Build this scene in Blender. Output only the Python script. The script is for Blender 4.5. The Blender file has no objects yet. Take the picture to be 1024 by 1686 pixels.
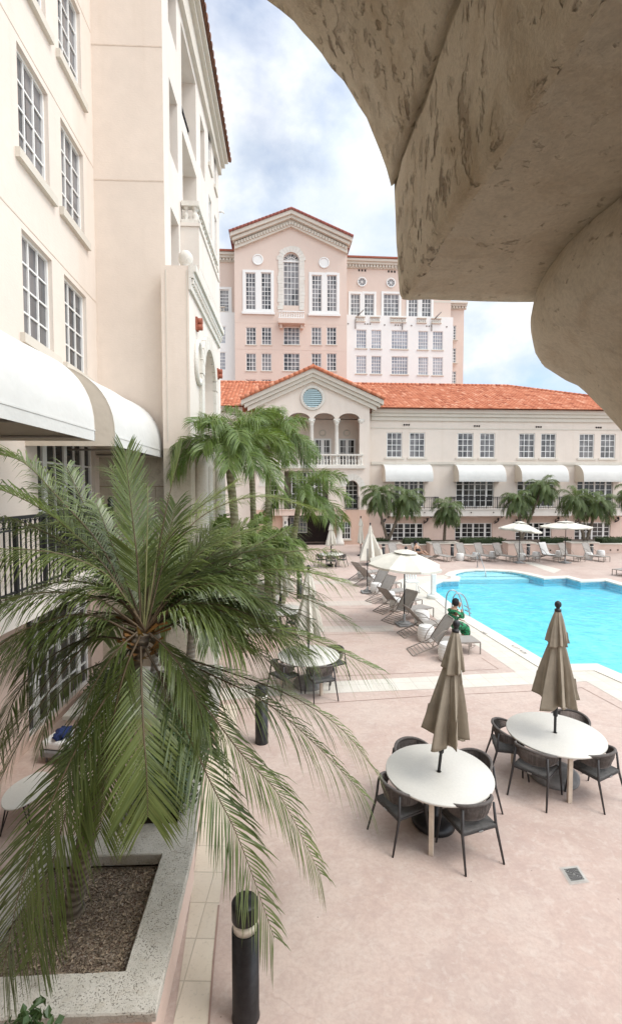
import bpy, bmesh, math, random
from math import sin, cos, pi, radians as R
from mathutils import Vector, Matrix, noise
from mathutils.geometry import tessellate_polygon

SC = bpy.context.scene
COL = SC.collection
rng = random.Random(7)

# ------------------------------------------------------------------ camera
F_PX, CX, CY = 790.0, 512.0, 843.0
EYE = Vector((0, 0, 4.65))
YAW, PITCH = R(2.3), R(2.7)
FWD = Vector((sin(YAW) * cos(PITCH), cos(YAW) * cos(PITCH), -sin(PITCH)))
RIGHT = Vector((cos(YAW), -sin(YAW), 0))
UPV = RIGHT.cross(FWD)

def ray(px, py):
    return (FWD + RIGHT * ((px - CX) / F_PX) - UPV * ((py - CY) / F_PX))
def on_z(px, py, z=0.0):
    d = ray(px, py); return EYE + d * ((z - EYE.z) / d.z)
def on_y(px, py, y):
    d = ray(px, py); return EYE + d * ((y - EYE.y) / d.y)
def on_x(px, py, x):
    d = ray(px, py); return EYE + d * ((x - EYE.x) / d.x)

cam = bpy.data.cameras.new('camera'); camo = bpy.data.objects.new('camera', cam); COL.objects.link(camo)
camo.location = EYE
camo.rotation_euler = (pi / 2 - PITCH, 0, -YAW)
cam.sensor_fit = 'VERTICAL'; cam.sensor_height = 36; cam.lens = F_PX / 1686 * 36
cam.clip_start = 0.05; cam.clip_end = 1000
SC.camera = camo

# ------------------------------------------------------------------ mesh builder
class MB:
    def __init__(s):
        s.v = []; s.f = []; s.sm = []; s.mi = []; s.t = []; s.tint = 0.5; s.mat = 0; s.smooth = False
    def vert(s, p):
        s.v.append((p[0], p[1], p[2])); s.t.append(s.tint); return len(s.v) - 1
    def face(s, idx):
        s.f.append(tuple(idx)); s.sm.append(s.smooth); s.mi.append(s.mat)
    def poly(s, pts):
        s.face([s.vert(p) for p in pts])
    def box(s, lo, hi, M=None):
        x0, y0, z0 = lo; x1, y1, z1 = hi
        c = [(x0,y0,z0),(x1,y0,z0),(x1,y1,z0),(x0,y1,z0),(x0,y0,z1),(x1,y0,z1),(x1,y1,z1),(x0,y1,z1)]
        if M is not None: c = [M @ Vector(p) for p in c]
        i = [s.vert(p) for p in c]
        for q in ((0,3,2,1),(4,5,6,7),(0,1,5,4),(1,2,6,5),(2,3,7,6),(3,0,4,7)): s.face([i[k] for k in q])
    def rbox(s, lo, hi, r, M=None, seg=2):
        """box with rounded edges"""
        bm = bmesh.new(); bmesh.ops.create_cube(bm, size=1)
        for v in bm.verts:
            v.co = Vector([(lo[k] + hi[k]) / 2 + v.co[k] * (hi[k] - lo[k]) for k in range(3)])
        bmesh.ops.bevel(bm, geom=bm.edges[:], offset=r, segments=seg, affect='EDGES', profile=.5)
        s.add_bm(bm, M); bm.free()
    def add_bm(s, bm, M=None):
        bm.verts.index_update(); o = len(s.v)
        for v in bm.verts: s.vert(M @ v.co if M is not None else v.co)
        for f in bm.faces: s.face([o + v.index for v in f.verts])
    def tube(s, pts, r, n=6, cap=True, closed=False):
        pts = [Vector(p) for p in pts]; m = len(pts)
        if not hasattr(r, '__len__'): r = [r] * m
        sm, s.smooth = s.smooth, n > 4
        rings = []; ref = None
        for i, p in enumerate(pts):
            if closed: t = pts[(i + 1) % m] - pts[i - 1]
            else: t = pts[min(i + 1, m - 1)] - pts[max(i - 1, 0)]
            if t.length < 1e-9: t = Vector((0, 0, 1))
            t.normalize()
            if ref is None:
                ref = Vector((0, 0, 1)) if abs(t.z) < .9 else Vector((1, 0, 0))
            u = (ref - t * ref.dot(t))
            if u.length < 1e-6: u = t.orthogonal()
            u.normalize(); ref = u; w = t.cross(u)
            rings.append([s.vert(p + (u * cos(2 * pi * k / n + pi / n) + w * sin(2 * pi * k / n + pi / n)) * r[i]) for k in range(n)])
        for i in range(m if closed else m - 1):
            a, b = rings[i], rings[(i + 1) % m]
            for k in range(n): s.face((a[k], a[(k + 1) % n], b[(k + 1) % n], b[k]))
        s.smooth = sm
        if cap and not closed:
            s.face(rings[0][::-1]); s.face(rings[-1])
    def lathe(s, prof, c=(0, 0, 0), n=24, cap=True, M=None):
        """prof: (r, z) bottom to top"""
        sm, s.smooth = s.smooth, True
        rings = []
        for r, z in prof:
            ring = []
            for k in range(n):
                p = Vector((c[0] + r * cos(2 * pi * k / n), c[1] + r * sin(2 * pi * k / n), c[2] + z))
                ring.append(s.vert(M @ p if M is not None else p))
            rings.append(ring)
        for a, b in zip(rings, rings[1:]):
            for k in range(n): s.face((a[k], a[(k + 1) % n], b[(k + 1) % n], b[k]))
        s.smooth = sm
        if cap: s.face(rings[0][::-1]); s.face(rings[-1])
    def prism(s, pts, d):
        """polygon pts (3D, planar) swept by vector d, closed"""
        d = Vector(d); pts = [Vector(p) for p in pts]
        a = [s.vert(p) for p in pts]; b = [s.vert(p + d) for p in pts]
        tri = tessellate_polygon([pts])
        for t in tri: s.face(t_idx(a, t)); s.face(t_idx(b, t)[::-1])
        for i in range(len(pts)):
            j = (i + 1) % len(pts); s.face((a[i], a[j], b[j], b[i]))
    def build(s, name, mat, parent=None, world=True, autosmooth=None, recalc=True):
        off = Vector((0, 0, 0))
        if parent is not None and world: off = base_of(parent)
        me = bpy.data.meshes.new(name)
        me.from_pydata([(x - off.x, y - off.y, z - off.z) for x, y, z in s.v], [], s.f)
        mats = mat if isinstance(mat, (list, tuple)) else [mat]
        for m in mats: me.materials.append(m)
        me.polygons.foreach_set('use_smooth', s.sm); me.polygons.foreach_set('material_index', s.mi)
        a = me.attributes.new('tint', 'FLOAT', 'POINT'); a.data.foreach_set('value', s.t)
        if recalc:
            bm = bmesh.new(); bm.from_mesh(me); bmesh.ops.recalc_face_normals(bm, faces=bm.faces[:]); bm.to_mesh(me); bm.free()
        me.update()
        o = bpy.data.objects.new(name, me); COL.objects.link(o)
        if parent is not None: o.parent = parent
        return o
def t_idx(a, t): return [a[k] for k in t]
def base_of(o):
    p = Vector((0, 0, 0))
    while o is not None: p += o.location; o = o.parent
    return p

def tag(o, label=None, cat=None, group=None, kind=None):
    if label: o['label'] = label
    if cat: o['category'] = cat
    if group: o['group'] = group
    if kind: o['kind'] = kind
    return o
def empty(name, loc=(0, 0, 0), rz=0.0, label=None, cat=None, group=None):
    o = bpy.data.objects.new(name, None); COL.objects.link(o); o.location = loc; o.rotation_euler = (0, 0, rz)
    o.empty_display_size = .2
    return tag(o, label, cat, group)
def copy_tree(o, parent=None):
    c = o.copy(); COL.objects.link(c); c.parent = parent
    for ch in [x for x in bpy.data.objects if x.parent == o]: copy_tree(ch, c)
    return c
def place(proto, used, loc, rz, label, group):
    """first use moves the prototype itself, later uses copy it with its parts"""
    if not used: o = proto; used.append(1)
    else: o = copy_tree(proto)
    o.location = loc; o.rotation_euler = (0, 0, rz); o['label'] = label; o['group'] = group
    return o

# ------------------------------------------------------------------ materials
def node_mat(name):
    m = bpy.data.materials.new(name); m.use_nodes = True
    nt = m.node_tree; nt.nodes.clear()
    out = nt.nodes.new('ShaderNodeOutputMaterial'); b = nt.nodes.new('ShaderNodeBsdfPrincipled')
    nt.links.new(b.outputs[0], out.inputs[0])
    return m, nt, b, out
def N(nt, t, **kw):
    n = nt.nodes.new(t)
    for k, v in kw.items():
        if k.startswith('i_'):
            key = k[2:]; n.inputs[int(key) if key.isdigit() else key].default_value = v
        else: setattr(n, k, v)
    return n
def L(nt, a, b): nt.links.new(a, b)
def coords(nt, kind='world', scale=(1, 1, 1)):
    if kind == 'world':
        src = N(nt, 'ShaderNodeNewGeometry').outputs['Position']
    else:
        src = N(nt, 'ShaderNodeTexCoord').outputs['Object']
    mp = N(nt, 'ShaderNodeMapping'); mp.inputs['Scale'].default_value = scale; L(nt, src, mp.inputs[0])
    return mp.outputs[0]
def noise_n(nt, vec, scale, detail=4, rough=.55, dist=0):
    n = N(nt, 'ShaderNodeTexNoise'); n.inputs['Scale'].default_value = scale; n.inputs['Detail'].default_value = detail
    n.inputs['Roughness'].default_value = rough; n.inputs['Distortion'].default_value = dist
    L(nt, vec, n.inputs['Vector']); return n.outputs['Fac']
def ramp(nt, fac, stops):
    r = N(nt, 'ShaderNodeValToRGB'); e = r.color_ramp.elements
    while len(e) > 1: e.remove(e[-1])
    for i, (p, c) in enumerate(stops):
        el = e[0] if i == 0 else e.new(p)
        el.position = p; el.color = (c, c, c, 1) if not hasattr(c, '__len__') else (*c, 1)
    L(nt, fac, r.inputs[0]); return r.outputs[0]
def mix(nt, fac, a, b, mode='MIX'):
    m = N(nt, 'ShaderNodeMix', data_type='RGBA', blend_type=mode)
    for sock, v in ((m.inputs[0], fac), (m.inputs[6], a), (m.inputs[7], b)):
        if hasattr(v, 'is_linked') or hasattr(v, 'links'): L(nt, v, sock)
        elif hasattr(v, '__len__'): sock.default_value = (*v[:3], 1)
        else: sock.default_value = v
    return m.outputs[2]
def bump(nt, b, h, strength=.3, dist=.02, prev=None):
    bp = N(nt, 'ShaderNodeBump'); bp.inputs['Strength'].default_value = strength; bp.inputs['Distance'].default_value = dist
    L(nt, h, bp.inputs['Height'])
    if prev is not None: L(nt, prev, bp.inputs['Normal'])
    L(nt, bp.outputs[0], b.inputs['Normal']); return bp.outputs[0]
def sc(c, k): return tuple(min(1, x * k) for x in c)

def plain(name, col, rough=.6, var=.12, scale=6, kind='obj', bs=60, bstr=.1, metal=0, spec=.4, bdist=.01, tint=0):
    """painted / woven / cast surface with gentle mottling and micro bump"""
    m, nt, b, out = node_mat(name)
    v = coords(nt, kind)
    n = noise_n(nt, v, scale, 5, .6)
    c = mix(nt, ramp(nt, n, [(.3, 0), (.7, 1)]), sc(col, 1 - var), sc(col, 1 + var))
    if tint:
        at = N(nt, 'ShaderNodeAttribute', attribute_name='tint')
        k = ramp(nt, at.outputs['Fac'], [(0, 1 - tint), (1, 1)])
        c = mix(nt, 1.0, c, k, 'MULTIPLY')
    L(nt, c, b.inputs['Base Color'])
    b.inputs['Roughness'].default_value = rough; b.inputs['Metallic'].default_value = metal
    b.inputs['Specular IOR Level'].default_value = spec
    if bstr: bump(nt, b, noise_n(nt, v, bs, 3), bstr, bdist)
    return m

def stucco(name, col, var=.07, streak=.09):
    m, nt, b, out = node_mat(name)
    v = coords(nt)
    big = noise_n(nt, v, .35, 5, .6); fine = noise_n(nt, v, 3.2, 6, .65)
    vs = coords(nt, 'world', (2.2, 2.2, .12)); st = noise_n(nt, vs, 1.1, 5, .6)
    c = mix(nt, ramp(nt, big, [(.3, 0), (.7, 1)]), sc(col, 1 - var), sc(col, 1 + var))
    c = mix(nt, ramp(nt, fine, [(.35, 0), (.75, .5)]), c, sc(col, 1 - var * 1.6))
    c = mix(nt, ramp(nt, st, [(.52, 0), (.8, streak * 4)]), c, sc((col[0] * .93, col[1] * .88, col[2] * .8), .86))
    L(nt, c, b.inputs['Base Color']); b.inputs['Roughness'].default_value = .9; b.inputs['Specular IOR Level'].default_value = .2
    h = noise_n(nt, coords(nt, 'world', (1, 1, 2.2)), 14, 5, .6)
    bump(nt, b, h, .35, .012)
    return m
M = {}
M['cream'] = stucco('cream_stucco', (.71, .625, .545), .05)
M['cream_warm'] = stucco('warm_stucco', (.72, .62, .53))
M['white_stucco'] = stucco('white_stucco', (.70, .64, .575), .05)
M['pink'] = stucco('pink_stucco', (0.619, 0.430, 0.335))
M['pink_pale'] = stucco('pale_pink_stucco', (0.654, 0.507, 0.430))
M['tower_pink'] = stucco('tower_pink_stucco', (0.654, 0.529, 0.452), .03, .03)
M['tower_white'] = stucco('tower_white_stucco', (.76, .75, .72), .03, .03)
M['trim'] = stucco('trim_stone', (0.619, 0.568, 0.490), .05)
M['white_paint'] = plain('white_paint', (.78, .77, .74), .45, .04, 4)
M['dark_recess'] = plain('recess_shade', (.035, .022, .018), .7, .3, 3)  # near-black colour paints in the shade inside openings, porch and small holes
M['black_metal'] = plain('black_painted_metal', (.018, .018, .02), .42, .3, 9, bstr=.05)
M['bollard'] = plain('black_powder_coat', (.016, .015, .016), .38, .5, 14, bs=120, bstr=.12)
M['steel'] = plain('polished_steel', (.36, .38, .39), .28, .06, 8, metal=1)
M['chair_frame'] = plain('charcoal_aluminium', (.045, .042, .042), .5, .2, 12, bstr=.05)
M['rope'] = plain('grey_rope', (.135, .118, .108), .85, .25, 25, bs=260, bstr=.6, tint=.35)
M['chair_seat'] = plain('grey_sling_seat', (.10, .095, .09), .8, .2, 20, bs=300, bstr=.4)
M['table_top'] = plain('speckled_ivory_top', (0.568, 0.546, 0.494), .42, .05, 40, bs=200, bstr=.03)
M['table_leg'] = plain('pale_wood_leg', (0.568, 0.482, 0.387), .55, .12, 10)
M['taupe'] = plain('taupe_canvas', (0.288, 0.245, 0.185), .85, .12, 5, bs=220, bstr=.25)
M['canvas'] = plain('cream_canvas', (0.619, 0.585, 0.507), .8, .06, 5, bs=200, bstr=.2)
M['awning'] = plain('white_awning_canvas', (0.602, 0.593, 0.559), .7, .05, 1.2, kind='world', bs=3, bstr=.35, bdist=.05)
M['awning_side'] = plain('awning_side_canvas', (0.636, 0.568, 0.473), .75, .05, 1.2, kind='world', bs=3, bstr=.3, bdist=.05)
M['sling'] = plain('grey_mesh_sling', (0.310, 0.284, 0.258), .8, .10, 8, bs=260, bstr=.4)
M['lounge_frame'] = plain('taupe_aluminium', (.26, .225, .195), .5, .12, 8)
M['stool'] = plain('white_ceramic', (0.688, 0.671, 0.636), .45, .04, 5)
M['grey_base'] = plain('grey_concrete_base', (.22, .215, .21), .7, .2, 10)
M['white_lift'] = plain('white_lift_enamel', (.74, .76, .73), .4, .05, 6)
M['towel_blue'] = plain('navy_cloth', (.02, .035, .12), .9, .4, 12, bs=120, bstr=.6)
M['cushion_white'] = plain('white_cushion', (.76, .75, .72), .85, .05, 6, bs=150, bstr=.3)
M['lamp_glass'] = plain('frosted_lamp_glass', (.80, .77, .68), .3, .05, 6)
M['skin'] = plain('skin', (.42, .25, .17), .55, .1, 14)
M['black_cloth'] = plain('black_cloth', (.012, .012, .014), .85, .3, 10)
M['phone'] = plain('phone_case', (.70, .55, .50), .3, .05, 10)
M['tile_red_vent'] = plain('clay_vent_pipe', (.32, .10, .06), .8, .2, 6)
M['limewall'] = None

def m_glass(name, dark, light):
    m, nt, b, out = node_mat(name)
    v = coords(nt, 'world', (1, 1, 1.0))
    vs = coords(nt, 'world', (1.6, 1.6, .5))
    n = noise_n(nt, vs, .9, 3, .6)
    w = N(nt, 'ShaderNodeTexWhiteNoise'); sn = N(nt, 'ShaderNodeVectorMath', operation='SNAP'); sn.inputs[1].default_value = (.42, .42, .46)
    L(nt, v, sn.inputs[0]); L(nt, sn.outputs[0], w.inputs['Vector'])
    f = N(nt, 'ShaderNodeMath', operation='MULTIPLY_ADD'); L(nt, w.outputs['Value'], f.inputs[0]); f.inputs[1].default_value = .35; L(nt, n, f.inputs[2])
    w2 = N(nt, 'ShaderNodeTexWhiteNoise'); s2 = N(nt, 'ShaderNodeVectorMath', operation='SNAP'); s2.inputs[1].default_value = (1.55, 1.55, 3.1)
    L(nt, v, s2.inputs[0]); L(nt, s2.outputs[0], w2.inputs['Vector'])
    f2 = N(nt, 'ShaderNodeMath', operation='MULTIPLY_ADD'); L(nt, w2.outputs['Value'], f2.inputs[0]); f2.inputs[1].default_value = .5; L(nt, f.outputs[0], f2.inputs[2])
    f3 = N(nt, 'ShaderNodeMath', operation='SUBTRACT'); L(nt, f2.outputs[0], f3.inputs[0]); f3.inputs[1].default_value = .22
    c = ramp(nt, f3.outputs[0], [(.35, dark), (1.0, light)])
    L(nt, c, b.inputs['Base Color']); b.inputs['Roughness'].default_value = .04; b.inputs['Specular IOR Level'].default_value = .45
    b.inputs['IOR'].default_value = 1.5
    wv = noise_n(nt, v, 1.7, 2); bump(nt, b, wv, .12, .02)
    return m
M['glass'] = m_glass('window_glass', (.02, .022, .028), (.24, .235, .24))
M['glass_dark'] = m_glass('dark_window_glass', (.015, .016, .018), (.07, .065, .06))
M['glass_pale'] = m_glass('sheer_curtain_glass', (.20, .22, .26), (.40, .42, .46))
M['glass_curtain'] = m_glass('grey_curtain_glass', (.05, .05, .053), (.21, .20, .20))

def m_deck():
    m, nt, b, out = node_mat('pink_stained_concrete')
    v = coords(nt)
    a = noise_n(nt, v, .28, 6, .62, .6); c2 = noise_n(nt, v, 1.5, 6, .65, .4); c3 = noise_n(nt, v, 22, 4, .7)
    col = ramp(nt, a, [(.28, (.375, .27, .225)), (.43, (.48, .362, .308)), (.58, (.525, .415, .355)), (.75, (.40, .31, .27))])
    col = mix(nt, ramp(nt, c2, [(.42, 0), (.72, .55)]), col, (.545, .46, .40))
    vd = coords(nt, 'world', (1, 1, 1)); d = noise_n(nt, vd, .75, 5, .6, 1.2)
    col = mix(nt, ramp(nt, d, [(.55, 0), (.78, .42)]), col, (.30, .225, .205))
    col = mix(nt, ramp(nt, c3, [(.34, .30), (.60, 0)]), col, (.33, .25, .215))
    e5 = noise_n(nt, coords(nt, 'world', (1, 1.25, 1)), 4.2, 9, .72, .9); col = mix(nt, ramp(nt, e5, [(.46, 0), (.70, .55)]), col, (.38, .285, .25))
    e6 = noise_n(nt, v, 8.5, 7, .7, .4); col = mix(nt, ramp(nt, e6, [(.52, 0), (.72, .45)]), col, (.60, .53, .47))
    sp = N(nt, 'ShaderNodeTexVoronoi'); sp.inputs['Scale'].default_value = 3.1; L(nt, v, sp.inputs['Vector']); col = mix(nt, ramp(nt, sp.outputs['Distance'], [(.022, .75), (.034, 0)]), col, (.20, .15, .13))
    # hairline cracks
    vo = N(nt, 'ShaderNodeTexVoronoi', feature='DISTANCE_TO_EDGE'); vo.inputs['Scale'].default_value = .16
    wob = N(nt, 'ShaderNodeVectorMath', operation='ADD'); nn = N(nt, 'ShaderNodeTexNoise'); nn.inputs['Scale'].default_value = 1.1; nn.inputs['Detail'].default_value = 5
    L(nt, v, nn.inputs['Vector']); scn = N(nt, 'ShaderNodeVectorMath', operation='SCALE'); scn.inputs['Scale'].default_value = 1.3
    L(nt, nn.outputs['Color'], scn.inputs[0]); L(nt, v, wob.inputs[0]); L(nt, scn.outputs[0], wob.inputs[1]); L(nt, wob.outputs[0], vo.inputs['Vector'])
    ck = ramp(nt, vo.outputs['Distance'], [(0, .55), (.0011, 0)])
    mask = ramp(nt, noise_n(nt, v, .45, 3), [(.5, 0), (.62, 1)])
    mm = N(nt, 'ShaderNodeMath', operation='MULTIPLY'); L(nt, ck, mm.inputs[0]); L(nt, mask, mm.inputs[1])
    col = mix(nt, mm.outputs[0], col, (.30, .21, .18))
    L(nt, col, b.inputs['Base Color']); b.inputs['Roughness'].default_value = .75; b.inputs['Specular IOR Level'].default_value = .25
    bump(nt, b, c3, .25, .006)
    return m
M['deck'] = m_deck()

def m_paving(name, base, tile=.62, rot=0.0, mortar=.012, tint=.09):
    m, nt, b, out = node_mat(name)
    g = N(nt, 'ShaderNodeNewGeometry').outputs['Position']
    mp = N(nt, 'ShaderNodeMapping'); mp.inputs['Rotation'].default_value = (0, 0, rot); L(nt, g, mp.inputs[0]); v = mp.outputs[0]
    br = N(nt, 'ShaderNodeTexBrick', offset=0.0, squash=1.0)
    br.inputs['Scale'].default_value = 1.0; br.inputs['Mortar Size'].default_value = mortar; br.inputs['Mortar Smooth'].default_value = .3
    br.inputs['Brick Width'].default_value = tile; br.inputs['Row Height'].default_value = tile
    br.inputs['Color1'].default_value = (*sc(base, 1 - tint), 1); br.inputs['Color2'].default_value = (*sc(base, 1 + tint), 1)
    br.inputs['Mortar'].default_value = (*sc(base, .72), 1)
    L(nt, v, br.inputs['Vector'])
    n = noise_n(nt, v, 2.6, 6, .65); n2 = noise_n(nt, v, 30, 4, .7)
    c = mix(nt, ramp(nt, n, [(.4, 0), (.75, .45)]), br.outputs['Color'], sc((base[0], base[1] * .95, base[2] * .86), .84))
    c = mix(nt, ramp(nt, n2, [(.33, .35), (.45, 0)]), c, sc(base, .62))
    L(nt, c, b.inputs['Base Color']); b.inputs['Roughness'].default_value = .8; b.inputs['Specular IOR Level'].default_value = .25
    inv = N(nt, 'ShaderNodeMath', operation='SUBTRACT'); inv.inputs[0].default_value = 1; L(nt, br.outputs['Fac'], inv.inputs[1])
    bump(nt, b, inv.outputs[0], .3, .004)
    return m
M['paving'] = m_paving('cream_stone_paving', (0.593, 0.555, 0.490), .46, R(-4), .007, .035)
M['paving_worn'] = m_paving('worn_buff_paving', (.51, .445, .39), .46, R(-4), .007, .04)
M['path'] = m_paving('buff_stone_path', (0.585, 0.516, 0.421), .43, R(3.5), .008, .04)
M['coping'] = m_paving('white_coping_stone', (0.654, 0.611, 0.542), .9, R(-2), .008, .03)

def m_pitstone(name, c0, c1, pit, pits=(.36, .43), scale=34, stretch=(1, 1, 1), big=.9, amt=.75, bstr=.7, stain=.35):
    """coral stone: mottled, with dark pits"""
    m, nt, b, out = node_mat(name)
    v = coords(nt); vs = coords(nt, 'world', stretch)
    a = noise_n(nt, v, big, 6, .65, .3); p = noise_n(nt, vs, scale, 3, .55, .2); f = noise_n(nt, v, scale * 3, 4, .7)
    reg = noise_n(nt, v, big * 2.3, 3, .5)
    col = mix(nt, ramp(nt, a, [(.32, 0), (.68, 1)]), c0, c1)
    pm = ramp(nt, p, [(pits[0], 1), (pits[1], 0)])
    rm = ramp(nt, reg, [(.38, .12), (.62, 1)])
    mm = N(nt, 'ShaderNodeMath', operation='MULTIPLY'); L(nt, pm, mm.inputs[0]); L(nt, rm, mm.inputs[1])
    m2 = N(nt, 'ShaderNodeMath', operation='MULTIPLY'); L(nt, mm.outputs[0], m2.inputs[0]); m2.inputs[1].default_value = amt
    sn = noise_n(nt, coords(nt, 'world', (stretch[0], stretch[1] * 1.4, stretch[2] * 1.2)), big * 2.6, 7, .68, .8)
    col = mix(nt, ramp(nt, sn, [(.50, 0), (.72, stain)]), col, (c0[0] * .68, c0[1] * .56, c0[2] * .42))
    sn2 = noise_n(nt, vs, scale * .38, 5, .7, .4)
    col = mix(nt, ramp(nt, sn2, [(.30, stain * .6), (.50, 0)]), col, sc(c0, .5))
    col = mix(nt, m2.outputs[0], col, pit)
    col = mix(nt, ramp(nt, f, [(.35, .3), (.6, 0)]), col, sc(c0, .6))
    L(nt, col, b.inputs['Base Color']); b.inputs['Roughness'].default_value = .92; b.inputs['Specular IOR Level'].default_value = .15
    neg = N(nt, 'ShaderNodeMath', operation='MULTIPLY'); L(nt, m2.outputs[0], neg.inputs[0]); neg.inputs[1].default_value = -1
    b1 = bump(nt, b, neg.outputs[0], bstr, .02)
    bump(nt, b, f, .35, .006, b1)
    return m
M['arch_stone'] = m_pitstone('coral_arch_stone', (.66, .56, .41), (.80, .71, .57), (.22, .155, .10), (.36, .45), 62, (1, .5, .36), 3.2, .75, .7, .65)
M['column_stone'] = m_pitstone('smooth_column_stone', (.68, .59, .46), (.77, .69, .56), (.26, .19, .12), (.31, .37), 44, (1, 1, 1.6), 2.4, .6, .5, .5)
M['cap_stone'] = m_pitstone('grey_keystone_cap', (.47, .44, .38), (.61, .575, .51), (.14, .12, .09), (.35, .43), 72, (1, 1, 1), 3.4, .8)
M['lime_block'] = m_pitstone('limestone_cladding', (.50, .44, .35), (.60, .54, .44), (.34, .28, .20), (.36, .44), 9, (1, 1, 1), .8, .6, .3, .3)
M['white_stone'] = m_pitstone('white_carved_stone', (.66, .62, .55), (.74, .71, .65), (.42, .37, .30), (.32, .40), 9, (1, 1, 1), .8, .4, .2, .15)

def m_mulch():
    m, nt, b, out = node_mat('wood_chip_mulch')
    v = coords(nt)
    vo = N(nt, 'ShaderNodeTexVoronoi'); vo.inputs['Scale'].default_value = 55; vo.inputs['Randomness'].default_value = 1
    dn = N(nt, 'ShaderNodeVectorMath', operation='ADD'); nn = N(nt, 'ShaderNodeTexNoise'); nn.inputs['Scale'].default_value = 30; L(nt, v, nn.inputs['Vector'])
    s = N(nt, 'ShaderNodeVectorMath', operation='SCALE'); s.inputs['Scale'].default_value = .05; L(nt, nn.outputs['Color'], s.inputs[0]); L(nt, v, dn.inputs[0]); L(nt, s.outputs[0], dn.inputs[1]); L(nt, dn.outputs[0], vo.inputs['Vector'])
    sep = N(nt, 'ShaderNodeSeparateColor'); L(nt, vo.outputs['Color'], sep.inputs[0])
    c = ramp(nt, sep.outputs[0], [(0, (.10, .065, .045)), (.35, (.22, .15, .105)), (.65, (.34, .26, .19)), (.9, (.46, .40, .33)), (1, (.16, .07, .03))])
    a = noise_n(nt, v, 2.2, 4)
    c = mix(nt, ramp(nt, a, [(.4, .5), (.65, 0)]), c, (.10, .07, .05))
    L(nt, c, b.inputs['Base Color']); b.inputs['Roughness'].default_value = .95
    bump(nt, b, vo.outputs['Distance'], 1, .02)
    return m
M['mulch'] = m_mulch()
M['soil'] = plain('planter_soil', (.06, .042, .03), .95, .4, 14, kind='world', bs=40, bstr=1, bdist=.02)
M['mulch_chip'] = plain('chip_wood', (.36, .28, .20), .9, .35, 20, kind='world', tint=.7)

def m_leaf(name, c_lo, c_hi, rough=.42, trans=.25, spec=.5):
    m, nt, b, out = node_mat(name)
    at = N(nt, 'ShaderNodeAttribute', attribute_name='tint')
    n = noise_n(nt, coords(nt), 3, 4)
    f = N(nt, 'ShaderNodeMath', operation='MULTIPLY_ADD'); L(nt, n, f.inputs[0]); f.inputs[1].default_value = .5; L(nt, at.outputs['Fac'], f.inputs[2])
    f2 = N(nt, 'ShaderNodeMath', operation='SUBTRACT'); L(nt, f.outputs[0], f2.inputs[0]); f2.inputs[1].default_value = .25
    c = mix(nt, f2.outputs[0], c_lo, c_hi)
    L(nt, c, b.inputs['Base Color']); b.inputs['Roughness'].default_value = rough; b.inputs['Specular IOR Level'].default_value = spec
    tr = N(nt, 'ShaderNodeBsdfTranslucent'); L(nt, mix(nt, .5, c, (.22, .30, .04)), tr.inputs['Color'])
    mx = N(nt, 'ShaderNodeMixShader'); mx.inputs[0].default_value = trans
    L(nt, b.outputs[0], mx.inputs[1]); L(nt, tr.outputs[0], mx.inputs[2]); L(nt, mx.outputs[0], out.inputs[0])
    return m
M['frond'] = m_leaf('date_palm_leaf', (.055, .085, .028), (.225, .275, .085), .33, .38, .75)
M['frond_far'] = m_leaf('pool_palm_leaf', (.05, .08, .026), (.17, .22, .07), .5, .32)
M['frond_mid'] = m_leaf('christmas_palm_leaf', (.055, .10, .022), (.20, .28, .07), .40, .32)
M['rachis'] = plain('palm_rachis', (.22, .22, .10), .5, .2, 10, bstr=.05)
M['rachis_brown'] = plain('palm_rachis_brown', (.12, .085, .05), .6, .2, 10, bstr=.05)
M['fibre'] = m_leaf('dry_palm_sheath', (.14, .065, .025), (.36, .19, .07), .8, .15, .2)
M['shrub'] = m_leaf('shrub_leaf', (.025, .055, .018), (.075, .13, .045), .4, .2)
M['hedge'] = m_leaf('hedge_leaf', (.022, .040, .014), (.06, .095, .03), .55, .2)

def m_trunk(name, c0, c1, ring=14):
    m, nt, b, out = node_mat(name)
    v = coords(nt, 'world', (1, 1, 1))
    w = N(nt, 'ShaderNodeTexWave', wave_type='BANDS', bands_direction='Z'); w.inputs['Scale'].default_value = ring / 3; w.inputs['Distortion'].default_value = 2.5; w.inputs['Detail'].default_value = 3
    L(nt, v, w.inputs['Vector'])
    n = noise_n(nt, v, 9, 5, .65)
    c = mix(nt, w.outputs['Fac'], c0, c1); c = mix(nt, ramp(nt, n, [(.4, .5), (.6, 0)]), c, sc(c0, .55))
    L(nt, c, b.inputs['Base Color']); b.inputs['Roughness'].default_value = .9
    bump(nt, b, w.outputs['Fac'], .8, .02)
    return m
M['trunk_brown'] = m_trunk('rough_palm_trunk', (.13, .10, .075), (.22, .18, .13))
M['trunk_smooth'] = m_trunk('smooth_palm_trunk', (.23, .22, .12), (.36, .34, .22), 8)
M['trunk_grey'] = m_trunk('grey_palm_trunk', (.30, .27, .22), (.42, .39, .33), 10)

def m_tile():
    m, nt, b, out = node_mat('clay_roof_tile')
    at = N(nt, 'ShaderNodeAttribute', attribute_name='tint')
    c = ramp(nt, at.outputs['Fac'], [(0, (.33, .10, .055)), (.3, (.48, .165, .09)), (.65, (.57, .215, .12)), (1, (.68, .34, .22))])
    n = noise_n(nt, coords(nt), .5, 5, .6); n2 = noise_n(nt, coords(nt), 6, 4, .65)
    c = mix(nt, ramp(nt, n, [(.45, 0), (.75, .35)]), c, (.40, .14, .085)); c = mix(nt, ramp(nt, n2, [(.55, 0), (.75, .4)]), c, (.30, .12, .08))
    L(nt, c, b.inputs['Base Color']); b.inputs['Roughness'].default_value = .85; b.inputs['Specular IOR Level'].default_value = .2
    return m
M['tile'] = m_tile()

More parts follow.
